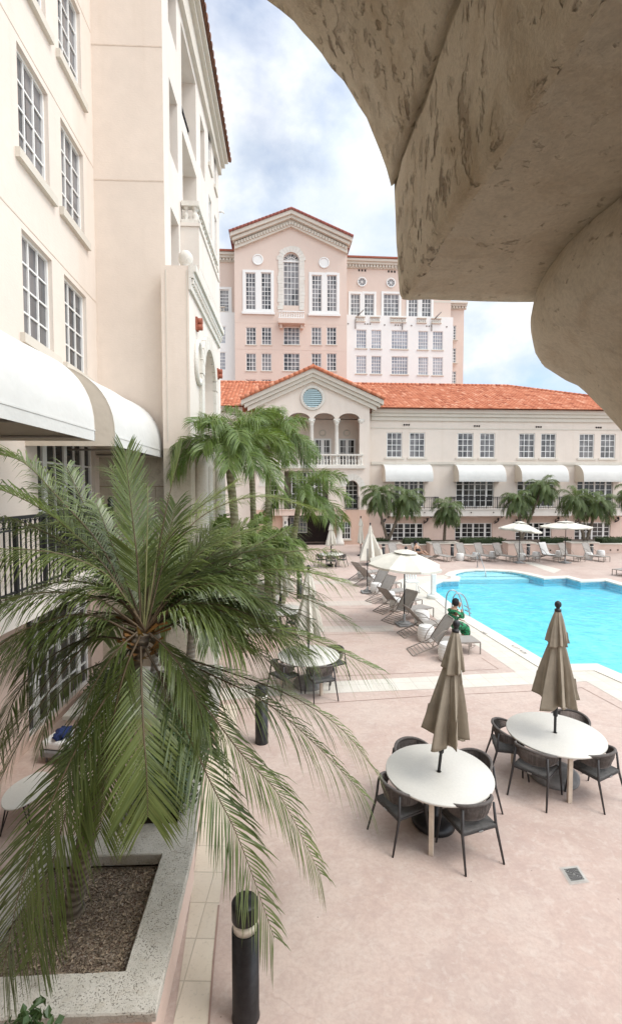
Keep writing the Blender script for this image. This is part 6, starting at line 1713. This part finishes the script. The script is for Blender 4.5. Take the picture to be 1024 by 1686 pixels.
for i, (tp, lf) in enumerate((((585, 1030, 5.0), 75), ((548, 905, 5.6), 45), ((480, 870, 5.8), 20), ((452, 1004, 4.7), 62), ((505, 1075, 4.75), 60), ((392, 1060, 4.5), 45),
      ((520, 975, 5.4), 70), ((455, 905, 5.5), 45), ((405, 862, 5.6), 12), ((470, 1120, 4.95), 60), ((400, 940, 5.3), 35), ((350, 870, 5.4), 5), ((420, 985, 5.0), 60),
      ((10, 852, 5.0), 40), ((50, 1045, 4.7), 60), ((-10, 1010, 4.6), 70), ((20, 1215, 4.8), 70), ((-30, 1130, 4.5), 60), ((70, 800, 5.3), 20), ((110, 770, 5.4), 0), ((120, 980, 4.6), 40), ((-20, 1330, 4.5), 90), ((130, 1230, 4.9), 20), ((330, 1190, 4.9), 10), ((290, 830, 5.3), -5), ((160, 830, 5.3), 0))):
    arch_frond(tp, lf, .37 + .05 * ((i * 7) % 5) / 5, n=60, droop=.3 + .4 * ((i * 3) % 4) / 4, vee=.12, tint0=.25 + .5 * ((i * 5) % 7) / 7)
def rand_frond(mb, c, az, el, L_, leaf, rr, sag=1.0, **kw):
    d = Vector((cos(az) * cos(el), sin(az) * cos(el), sin(el))); P = [Vector(c)]
    v = d.copy(); p = Vector(c); st = L_ / 5
    for k in range(5):
        p = p + v * st; v = (v + Vector((0, 0, -.26 * sag * (1 + .25 * k) * (1.1 - .3 * sin(el))))).normalized(); P.append(p.copy())
    frond(mb, P, leaf, rr=rr, **kw)
r3 = random.Random(21)
for k in range(6):
    az = R(15 + 330 * k / 6) + r3.uniform(-.15, .15)
    if -2.4 < math.atan2(sin(az), cos(az)) < -.7: az += pi      # the viewer's side is already full
    mb = MB(); rand_frond(mb, cr + Vector((0, .02, .02)), az, r3.uniform(-.1, .9), r3.uniform(1.2, 1.6), .36, r3, 1.05, n=56, droop=.45, vee=.1, rach=.011, tint0=r3.uniform(.2, .55)); mb.build('frond', [M['frond'], M['rachis_brown']], palm, recalc=False)
for k in range(4):   # closed spears standing in the heart
    a = k * 1.6; mb = MB(); tp = on_y((244, 262, 226, 250)[k], (800, 880, 900, 930)[k], 4.9 + .05 * k); mb.tube(catmull([cr, cr.lerp(tp, .5) + Vector((.01, 0, 0)), tp], 12), [.012 - .0007 * q for q in range(13)], 5); mb.build('spear', M['rachis'], palm)

def rough_palm(label, foot, crown, n, L_, leaf, seed, nl=40, trunk='trunk_brown', mat='frond_far', rt=.07, group=None, bend=.1, wind=(0, 0), width=.014, droop=.6, name='date_palm', emin=-.35, emax=1.15, plume=0, sag=1.1, skirt=0, tint0=.5, thatch=True):
    foot, crown = Vector(foot), Vector(crown); t = empty(name, foot, 0, label, 'palm tree', group); rr = random.Random(seed)
    mb = MB(); md = foot.lerp(crown, .55) + Vector((bend, 0, 0)); C = catmull([foot, md, crown], 24)
    mb.tube(C, [rt * (1.25 - .35 * k / 24) + .008 * (k % 2) for k in range(25)], 10); mb.build('trunk', M[trunk], t)
    mb = MB()
    for k in range(n):
        az = 2.39996 * k + rr.uniform(-.3, .3); el = emin + (emax - emin) * ((k + .5) / n) ** .9 + rr.uniform(-.12, .12)
        d = Vector((cos(az) + wind[0], sin(az) + wind[1], 0)); az = math.atan2(d.y, d.x)
        rand_frond(mb, crown + Vector((0, 0, rr.uniform(-.05, .08))), az, el, L_ * rr.uniform(.85, 1.12), leaf, rr, sag, n=nl, width=width, droop=droop * rr.uniform(.7, 1.3), vee=.1, rach=.012, plume=plume, tint0=tint0 + (el - .4) * .18 + rr.uniform(-.12, .12), base=.18)
    mb.build('crown', [M[mat], M['rachis']], t, recalc=False)
    if thatch:
        mb = MB()
        for k in range(26 + skirt):
            a = rr.uniform(0, 6.3); z = rr.uniform(-.1 - .012 * skirt, .1); p = crown + Vector((cos(a) * rt, sin(a) * rt, z)); d = Vector((cos(a) * .6, sin(a) * .6, rr.uniform(-.9, .8))); w_ = Vector((-sin(a), cos(a), 0)) * .02; Ln = rr.uniform(.12, .28); mb.tint = rr.random()
            mb.face([mb.vert(x) for x in (p - w_, p + w_, p + d * Ln + w_ * .3, p + d * Ln - w_ * .3)])
        mb.build('leaf_sheath', M['fibre'], t, recalc=False)
    return t
# palms in the bed beyond the big one
rough_palm('grey-stemmed date palm in the bed by the patio doors, behind the large palm', (-2.05, 9.1, .46), on_y(318, 960, 8.9), 26, 1.45, .40, 61, 46, 'trunk_grey', 'frond', .075, None, .05, (.25, 0), .013, .55, tint0=.45)
rough_palm('second slim date palm behind the large palm, near the block wall', (-2.9, 9.9, .46), on_y(262, 930, 9.8), 18, 1.3, .36, 62, 40, 'trunk_grey', 'frond', .06, None, .05, (.1, .1), .013, .5, tint0=.4)
# tall smooth-trunked palms in the middle distance, plumes swept by the wind
cp = [('tall palm with full drooping plume against the stone block', (398, 905, 12.2), (376, 748, 11.9), 17, 1.65, 71, (.05, -.45)),
      ('tall palm with swept plume before the arcade', (440, 905, 15.5), (440, 732, 15.5), 16, 1.9, 72, (.45, -.3)),
      ('palm whose pale green stem leans toward the porch', (462, 920, 16.6), (492, 828, 16.6), 12, 1.85, 73, (.75, -.25)),
      ('tall palm deep in the group behind the others', (418, 905, 17.5), (412, 728, 17.5), 14, 1.9, 74, (.1, -.2))]
for lab, f_, c_, n_, L_, sd, wd in cp:
    f3 = on_y(*f_); f3.z = .5; rough_palm(lab, f3, on_y(*c_), n_, L_, .50, sd, 96, 'trunk_smooth', 'frond_mid', .10, 'tall palms beside the hotel block', .05, wd, .0115, .55, 'christmas_palm', .08, 1.25, .6, 1.25, 0, .5, False)
    o_ = bpy.data.objects
for k, (x, y, yy, L_) in enumerate(((350, 900, 13.0, 1.0), (405, 900, 14.0, 1.1), (450, 905, 15.0, 1.0))):
    c_ = on_y(x, y, yy); rough_palm(('young green palm low in the group by the stone block', 'young green palm low in the middle of the group', 'young green palm low under the leaning stem')[k], (c_.x, c_.y, .4), c_, 14, L_, .5, 80 + k, 44, 'trunk_smooth', 'frond_mid', .05, 'young palms under the tall ones', .02, (.2, -.2), .02, .7, 'young_palm', .0, 1.3, .3, 1.1, 0, .55, False)
mid_bed = planter_box('stone_planter', [(on_z(470, 955).x - .2, 13.6), (on_z(470, 955).x - .2, 21), (-2.2, 21), (-2.2, 13.6)], .62, 'long pink planter under the tall palms', cap=.26, soil='soil', soil_z=.5)

# ---- poolside planters and hedges in front of the wing
def pz(x, y, Y): return on_y(x, y, Y)
Yw = 34.0
hw = EYE.z + (on_y(900, 895.5, Yw).z - EYE.z)
xa, xb_ = on_y(612, 905, Yw).x, on_y(1130, 905, Yw).x
t = empty('planter_wall', (5, Yw, 0), 0, 'long low pink planter wall with white cap behind the far loungers', 'planter wall')
mb = MB(); mb.box((xa, Yw, 0), (xb_, Yw + .28, hw - .08)); mb.build('wall', M['pink_pale'], t)
mb = MB(); mb.rbox((xa - .03, Yw - .06, hw - .078), (xb_, Yw + .34, hw), .015); mb.build('stone_cap', M['trim'], t)
mb = MB(); mb.poly([(xa, Yw + .3, hw - .15), (xb_, Yw + .3, hw - .15), (xb_, Yw + 4.5, hw - .15), (xa, Yw + 4.5, hw - .15)]); mb.build('bed', M['soil'], t)
mb = MB()
for x in (655, 720, 905, 1004, 1016): p = on_y(x, 913, Yw); mb.tube([(p.x, Yw - .02, .22), (p.x, Yw + .02, .22)], .06, 8)
mb.build('weep_hole', M['dark_recess'], t)
hd = [(617, 640), (664, 708), (760, 828), (893, 936), (985, 1060)]
for k, (a, b) in enumerate(hd):
    x0, x1 = on_y(a, 890, Yw + .9).x, on_y(b, 890, Yw + .9).x; zt = on_y(800, 885.5, Yw + .9).z
    t = empty('hedge', ((x0 + x1) / 2, Yw + .9, .6), 0, ('clipped hedge piece beside the twin palms', 'clipped hedge between the twin palms and the single palm', 'long clipped hedge between the single palm and the tilted umbrella', 'clipped hedge behind the level umbrella', 'clipped hedge at the far end of the planter wall')[k], 'hedge', 'hedges along the planter wall')
    mb = MB(); leaf_cloud(mb, None, 0, int(900 * (x1 - x0)), .10, 90 + k, 1, ((x0, Yw + .45, hw - .2), (x1, Yw + 1.5, zt))); mb.build('foliage', M['hedge'], t, recalc=False)
    mb = MB(); mb.box((x0 + .05, Yw + .55, hw - .2), (x1 - .05, Yw + 1.4, zt - .1)); mb.build('leafy_core', M['hedge'], t)
for k, (a, b) in enumerate(((613, 661), (708, 757), (836, 882), (940, 985))):
    x0, x1 = on_y(a, 900, Yw - 1).x, on_y(b, 900, Yw - 1).x; hp = on_y(850, 893.5, Yw - 1.0).z
    planter_box('stone_planter', [(x0, Yw - 1.0), (x1, Yw - 1.0), (x1, Yw - .07), (x0, Yw - .07)], hp, ('pink planter box holding the twin palms', 'pink planter box holding the single palm', 'pink planter box behind the tilted umbrella', 'pink planter box past the level umbrella')[k], cap=.22, capm='trim', soil='soil', soil_z=hp - .05)
fp = [((637, 888), (623, 815), 'bushy date palm on the planter, its stem upright, one of twins', -.1, 22, 1.5), ((640, 888), (667, 822), 'date palm leaning out from the twin planter toward the doors', .0, 22, 1.5), ((731, 890), (736, 838), 'single small date palm with open crown between the balconies', -.05, 20, 1.25),
      ((857, 888), (852, 824), 'date palm with pale drooping skirt above the tilted umbrella', 0, 20, 1.35), ((858, 888), (892, 803), 'date palm with brown leaf boots leaning above the tilted umbrella', .0, 18, 1.3),
      ((962, 890), (946, 824), 'date palm with straight stem behind the level umbrella', -.05, 20, 1.45), ((965, 890), (984, 828), 'date palm leaning away from the level umbrella', .0, 20, 1.45), ((1050, 890), (1042, 812), 'date palm half out of view past the last balcony', .0, 18, 1.3)]
for k, (f_, c_, lab, bd, n_, L_) in enumerate(fp):
    Y = Yw - .5; rough_palm(lab, on_y(f_[0], f_[1], Y), on_y(c_[0], c_[1], Y), n_ + 6, L_, .46, 100 + k, 54, 'trunk_brown', 'frond_far', .085, 'small date palms in front of the wing', bd, (.08, -.1), .0125, .7, 'date_palm', -.75, 1.2, .3, 1.35, 16 if k in (3, 4) else 0, .45)

# ---- patio corner: small oval table and two padded chaises
pt = on_z(45, 1300, .45); t = empty('patio_table', (pt.x, pt.y, 0), 0, 'low cream oval side table with black wire legs on the patio', 'side table')
mb = MB(); n = 40; o_ = []
for z, s_ in ((.43, .97), (.445, 1), (.455, .98)):
    o_.append([mb.vert((pt.x + .27 * s_ * cos(2 * pi * k / n), pt.y + .40 * s_ * sin(2 * pi * k / n) * (1 - .08 * cos(4 * pi * k / n)), z)) for k in range(n)])
for a, b in zip(o_, o_[1:]):
    for k in range(n): mb.face((a[k], a[(k + 1) % n], b[(k + 1) % n], b[k]))
mb.face(o_[0][::-1]); mb.face(o_[-1]); mb.build('tabletop', M['table_top'], t)
for sx in (-1, 1):
    for sy in (-1, 1):
        mb = MB(); mb.tube([(pt.x + sx * .14, pt.y + sy * .24, .43), (pt.x + sx * .20, pt.y + sy * .30, .0)], .010, 5); mb.tube([(pt.x + sx * .20, pt.y + sy * .30, .012), (pt.x + sx * .08, pt.y + sy * .26, .42)], .008, 5); mb.build('leg', M['black_metal'], t)
def chaise(label, c, rz):
    t = empty('padded_chaise', c, rz, label, 'chaise')
    mb = MB(); mb.rbox((-.33, -.8, .12), (.33, .55, .24), .03); mb.build('base', M['grey_base'], t, world=False)
    mb = MB(); mb.rbox((-.32, -.78, .245), (.32, .52, .40), .05, None, 3); mb.build('seat_cushion', M['cushion_white'], t, world=False)
    mb = MB(); mb.rbox((-.32, -.07, 0), (.32, .07, .62), .05, Matrix.Translation((0, .58, .36)) @ Matrix.Rotation(R(-28), 4, 'X'), 3); mb.build('back_cushion', M['cushion_white'], t, world=False)
    for sx in (-1, 1):
        for sy in (-.7, .45): mb = MB(); mb.tube([(sx * .28, sy, .12), (sx * .28, sy, 0)], .02, 6); mb.build('leg', M['grey_base'], t, world=False)
    return t
q1 = on_z(85, 1245, .3); chaise('white padded chaise on the patio behind the oval table', (q1.x + .15, q1.y + 1.0, 0), R(-12))
q2 = on_z(10, 1400, .3); chaise('white padded chaise on the patio in front of the oval table', (q2.x - .35, q2.y - 1.15, 0), R(4))
c_ = on_z(62, 1256, .42); mb = MB(); mb.smooth = True
bm = bmesh.new(); bmesh.ops.create_icosphere(bm, subdivisions=3, radius=1)
for v in bm.verts: n_ = noise.noise(v.co * 2.2); v.co = Vector((v.co.x * .13, v.co.y * .18, v.co.z * .09)) * (1 + .5 * n_) + Vector((q1.x - .02, q1.y + .45, .45))
mb.add_bm(bm); bm.free(); tag(mb.build('crumpled_towel', M['towel_blue']), 'navy cloth crumpled on the patio chaise', 'towel')
mb = MB(); sheet_p = [V2((-4.69, .5)), V2((-1.2, .5)), V2((-1.2, 12)), V2((-4.69, 12))]
# ================================================================== PERSON on the second lounger
org, ang, d = lpos[1]
seat_p = on_z(742, 1036, .36)
fx_ = Vector((d.x, d.y, 0)); sx_ = Vector((-d.y, d.x, 0))      # forward to the pool, sx_ to the far side
person = empty('person', (seat_p.x, seat_p.y, 0), 0, 'person in a green printed robe and black headscarf holding a phone, seated on a lounger', 'person')
def W_(f, s, z): return Vector((seat_p.x, seat_p.y, 0)) + fx_ * f + sx_ * s + Vector((0, 0, z))
def skin_mesh(name, verts, edges, radii, mat, parent, sub=2, root=0):
    me = bpy.data.meshes.new(name); b = base_of(parent); me.from_pydata([tuple(v - b) for v in verts], edges, []); me.materials.append(mat)
    o = bpy.data.objects.new(name, me); COL.objects.link(o); o.parent = parent
    sm = o.modifiers.new('skin', 'SKIN'); sm.use_smooth_shade = True
    for i, r_ in enumerate(radii):
        sv = me.skin_vertices[0].data[i]; sv.radius = r_ if hasattr(r_, '__len__') else (r_, r_)
    me.skin_vertices[0].data[root].use_root = True
    ss = o.modifiers.new('sub', 'SUBSURF'); ss.levels = sub; ss.render_levels = sub
    return o
# one continuous body: pelvis, spine, neck, head, legs, arms
bv = [W_(0, 0, .46), W_(.03, 0, .66), W_(.07, 0, .86), W_(.10, 0, .97), W_(.13, 0, 1.04), W_(.16, 0, 1.13), W_(.17, 0, 1.20),
      W_(.12, .10, .46), W_(.44, .12, .47), W_(.48, .12, .10), W_(.62, .12, .05),
      W_(.12, -.10, .46), W_(.44, -.13, .47), W_(.47, -.13, .10), W_(.61, -.13, .05),
      W_(.09, .17, .93), W_(.18, .24, .72), W_(.40, .14, .60),
      W_(.09, -.17, .93), W_(.26, -.27, .78), W_(.245, -.15, 1.02)]
be = [(0, 1), (1, 2), (2, 3), (3, 4), (4, 5), (5, 6), (0, 7), (7, 8), (8, 9), (9, 10), (0, 11), (11, 12), (12, 13), (13, 14), (3, 15), (15, 16), (16, 17), (3, 18), (18, 19), (19, 20)]
br = [(.16, .14), (.14, .12), (.155, .12), (.10, .09), .05, .085, .07, .09, .065, .045, .035, .09, .065, .045, .035, .06, .045, .03, .06, .045, .028]
skin_mesh('body', bv, be, br, M['skin'], person)
# robe: follows the body a little wider, from shoulders to shins
rv = [W_(-.01, 0, .45), W_(.02, 0, .66), W_(.06, 0, .86), W_(.09, 0, .96), W_(.12, .09, .46), W_(.45, .11, .46), W_(.49, .10, .14), W_(.12, -.10, .46), W_(.45, -.12, .46), W_(.48, -.11, .14), W_(.08, .17, .93), W_(.18, .25, .71), W_(.36, .16, .61), W_(.08, -.17, .93), W_(.26, -.28, .77), W_(.25, -.19, .94)]
re_ = [(0, 1), (1, 2), (2, 3), (0, 4), (4, 5), (5, 6), (0, 7), (7, 8), (8, 9), (3, 10), (10, 11), (11, 12), (3, 13), (13, 14), (14, 15)]
rad = [(.20, .18), (.185, .16), (.19, .16), (.12, .11), .13, .115, .12, .13, .115, .12, .09, .075, .06, .09, .075, .055]
skin_mesh('robe', rv, re_, rad, M['robe'], person)
def blob(name, c, r, mat, parent, warp=None, sub=3):
    bm = bmesh.new(); bmesh.ops.create_icosphere(bm, subdivisions=sub, radius=1); mb = MB(); mb.smooth = True
    for v in bm.verts:
        q = v.co.copy()
        if warp: q = warp(q)
        v.co = Vector(c) + fx_ * q.x * r[0] + sx_ * q.y * r[1] + Vector((0, 0, q.z * r[2]))
    mb.add_bm(bm); bm.free(); return mb.build(name, mat, parent)
hc = W_(.165, 0, 1.17)
blob('headscarf', hc + Vector((0, 0, .025)) - fx_ * .022, (.118, .108, .128), M['black_cloth'], person, lambda q: Vector((min(q.x, .55) if q.z < .35 else q.x, q.y * (1.0 if q.z > -.4 else 1.1), q.z)))
blob('face', hc + fx_ * .052 + Vector((0, 0, -.005)), (.058, .066, .092), M['skin'], person, lambda q: Vector((q.x + (.35 if abs(q.y) < .22 and -.25 < q.z < .1 else 0) - (.12 if .15 < abs(q.y) < .55 and .12 < q.z < .35 else 0), q.y * (1 - .25 * max(0, -q.z)), q.z)))
# hand closed on a phone at the ear: palm with five bent fingers
ph = hc + fx_ * .055 - sx_ * .118 + Vector((0, 0, -.03))
mb = MB(); Mx = Matrix.Translation(ph) @ Matrix.Rotation(ang, 4, 'Z') @ Matrix.Rotation(R(22), 4, 'Y'); mb.rbox((-.036, -.005, -.075), (.036, .005, .075), .004, Mx); mb.build('phone', M['phone'], person)
hv = [Mx @ Vector(p) for p in ((0, -.03, -.10), (0, -.026, -.05), (.0, -.024, -.01), (-.02, -.026, .0), (-.036, -.014, .01), (-.042, .006, .012), (-.018, -.024, .02), (-.037, -.012, .035), (-.042, .008, .035), (-.012, -.022, .035), (-.034, -.012, .055), (-.04, .006, .055), (.016, -.024, -.045), (.036, -.012, -.02), (.042, .006, .0), (-.02, -.026, -.03), (-.037, -.012, -.02), (-.042, .005, -.02))]
he = [(0, 1), (1, 2), (2, 3), (3, 4), (4, 5), (2, 6), (6, 7), (7, 8), (2, 9), (9, 10), (10, 11), (1, 12), (12, 13), (13, 14), (1, 15), (15, 16), (16, 17)]
skin_mesh('hand', hv, he, [.022, (.03, .016), (.032, .015), .009, .0085, .0075, .009, .0085, .0075, .009, .008, .007, .011, .009, .008, .0085, .008, .007], M['skin'], person, 1)
h2 = W_(.44, .10, .585)
hv = [W_(.38, .14, .60), h2, h2 + fx_ * .03] + [h2 + fx_ * (.05 + .03 * b) + sx_ * (.024 - .016 * a) + Vector((0, 0, -.006 - .02 * b)) for a in range(4) for b in (0, 1)] + [h2 + fx_ * .02 - sx_ * .035, h2 + fx_ * .045 - sx_ * .05]
he = [(0, 1), (1, 2)] + [e for a in range(4) for e in ((2, 3 + 2 * a), (3 + 2 * a, 4 + 2 * a))] + [(1, 11), (11, 12)]
skin_mesh('hand', hv, he, [.026, (.034, .016), (.034, .014)] + [.0085, .0075] * 4 + [.010, .008], M['skin'], person, 1)
for s_, yy in ((1, .12), (-1, -.13)):
    blob('sandal', W_(.56, yy, .035), (.12, .045, .035), M['black_cloth'], person, None, 2)

# a second guest lying back on a lounger behind the open umbrella
org, d2 = rec_at; s2 = Vector((-d2.y, d2.x, 0)); bd = (-d2 * sin(R(24)) + Vector((0, 0, 1)) * cos(R(24)))
guest = empty('person', (org.x, org.y, 0), 0, 'person with dark hair lying back on a far lounger behind the open canopy', 'person')
def G_(f, s, z=0.0): return org + d2 * f + s2 * s + Vector((0, 0, z))
bk = lambda h, s=0.0, n=.1: org + Vector((0, 0, .36)) + bd * h + d2 * n + s2 * s
gv = [G_(.12, 0, .47), bk(.25), bk(.45), bk(.56), bk(.66, 0, .11), bk(.78, 0, .13), G_(.2, .1, .46), G_(.58, .12, .62), G_(.98, .11, .43), G_(1.10, .11, .5), G_(.2, -.1, .46), G_(.58, -.11, .56), G_(.98, -.1, .43), G_(1.10, -.1, .5), bk(.52, .18), bk(.25, .26, .14), G_(.25, .2, .5), bk(.52, -.18), bk(.25, -.26, .14), G_(.25, -.2, .5)]
ge = [(0, 1), (1, 2), (2, 3), (3, 4), (4, 5), (0, 6), (6, 7), (7, 8), (8, 9), (0, 10), (10, 11), (11, 12), (12, 13), (3, 14), (14, 15), (15, 16), (3, 17), (17, 18), (18, 19)]
skin_mesh('body', gv, ge, [(.15, .12), (.13, .11), (.15, .11), (.09, .08), .05, .085, .085, .06, .042, .032, .085, .06, .042, .032, .055, .042, .028, .055, .042, .028], M['skin'], guest)
skin_mesh('swimsuit', gv[:3] + [gv[6], gv[10]], [(0, 1), (1, 2), (0, 3), (0, 4)], [(.165, .135), (.145, .125), (.155, .12), .095, .095], M['black_cloth'], guest)
fx_, sx_ = d2, s2; blob('hair', bk(.83, 0, .09), (.115, .115, .135), M['black_cloth'], guest)
# ================================================================== SKY AND SUN
SUN_EL, SUN_AZ = R(56), R(112)       # azimuth clockwise from +Y (toward +X): from over the viewer's shoulder on the pool side
world = bpy.data.worlds.new('World'); SC.world = world; world.use_nodes = True
nt = world.node_tree; nt.nodes.clear()
wo = N(nt, 'ShaderNodeOutputWorld'); bg = N(nt, 'ShaderNodeBackground'); L(nt, bg.outputs[0], wo.inputs[0])
sky = N(nt, 'ShaderNodeTexSky', sky_type='NISHITA', sun_disc=False, sun_elevation=SUN_EL, sun_rotation=SUN_AZ, air_density=1.0, dust_density=.6, ozone_density=2.0)
tc = N(nt, 'ShaderNodeTexCoord'); sep = N(nt, 'ShaderNodeSeparateXYZ'); L(nt, tc.outputs['Generated'], sep.inputs[0])
zz = N(nt, 'ShaderNodeMath', operation='MAXIMUM'); L(nt, sep.outputs['Z'], zz.inputs[0]); zz.inputs[1].default_value = .0
zp = N(nt, 'ShaderNodeMath', operation='ADD'); L(nt, zz.outputs[0], zp.inputs[0]); zp.inputs[1].default_value = .55
dx = N(nt, 'ShaderNodeMath', operation='DIVIDE'); L(nt, sep.outputs['X'], dx.inputs[0]); L(nt, zp.outputs[0], dx.inputs[1])
dy = N(nt, 'ShaderNodeMath', operation='DIVIDE'); L(nt, sep.outputs['Y'], dy.inputs[0]); L(nt, zp.outputs[0], dy.inputs[1])
cv = N(nt, 'ShaderNodeCombineXYZ'); L(nt, dx.outputs[0], cv.inputs[0]); L(nt, dy.outputs[0], cv.inputs[1]); cv.inputs[2].default_value = 3.7
n1 = noise_n(nt, cv.outputs[0], 2.3, 9, .58, .25); n2 = noise_n(nt, cv.outputs[0], .9, 4, .5)
ad = N(nt, 'ShaderNodeMath', operation='MULTIPLY_ADD'); L(nt, n2, ad.inputs[0]); ad.inputs[1].default_value = .55; L(nt, n1, ad.inputs[2])
cl = ramp(nt, ad.outputs[0], [(.63, .22), (.75, .62), (.85, 1)])
thick = ramp(nt, noise_n(nt, cv.outputs[0], 3.0, 7, .6, .2), [(.33, (3.7, 4.25, 5.0)), (.48, (4.6, 4.9, 5.2)), (.60, (5.7, 5.75, 5.8))])
gd = N(nt, 'ShaderNodeVectorMath', operation='DOT_PRODUCT'); L(nt, tc.outputs['Generated'], gd.inputs[0]); gd.inputs[1].default_value = (sin(SUN_AZ) * cos(SUN_EL), cos(SUN_AZ) * cos(SUN_EL), sin(SUN_EL))
glow = ramp(nt, gd.outputs['Value'], [(.30, .333), (.95, .85)])
thick = mix(nt, 1.0, thick, glow, 'MULTIPLY'); thick = mix(nt, 1.0, thick, (3, 3, 3), 'MULTIPLY')
col = mix(nt, cl, sky.outputs[0], thick)
L(nt, col, bg.inputs['Color']); bg.inputs['Strength'].default_value = .14
sl = bpy.data.lights.new('sun', 'SUN'); so = bpy.data.objects.new('sun', sl); COL.objects.link(so)
sl.energy = 1.35; sl.angle = R(24); sl.color = (1, .955, .89)
sd = Vector((sin(SUN_AZ) * cos(SUN_EL), cos(SUN_AZ) * cos(SUN_EL), sin(SUN_EL)))
so.rotation_euler = sd.to_track_quat('Z', 'Y').to_euler(); so.location = sd * 60
SC.view_settings.view_transform = 'Standard'; SC.view_settings.look = 'None'; SC.view_settings.exposure = 0.58; SC.view_settings.gamma = 1.0
SC.cycles.use_denoising = True
SC.cycles.max_bounces = 8; SC.cycles.diffuse_bounces = 4; SC.cycles.transparent_max_bounces = 12
for o in list(bpy.data.objects):
    if o.type == 'MESH' and o.parent is None and not o.get('label') and not o.get('kind'): print('UNTAGGED', o.name)
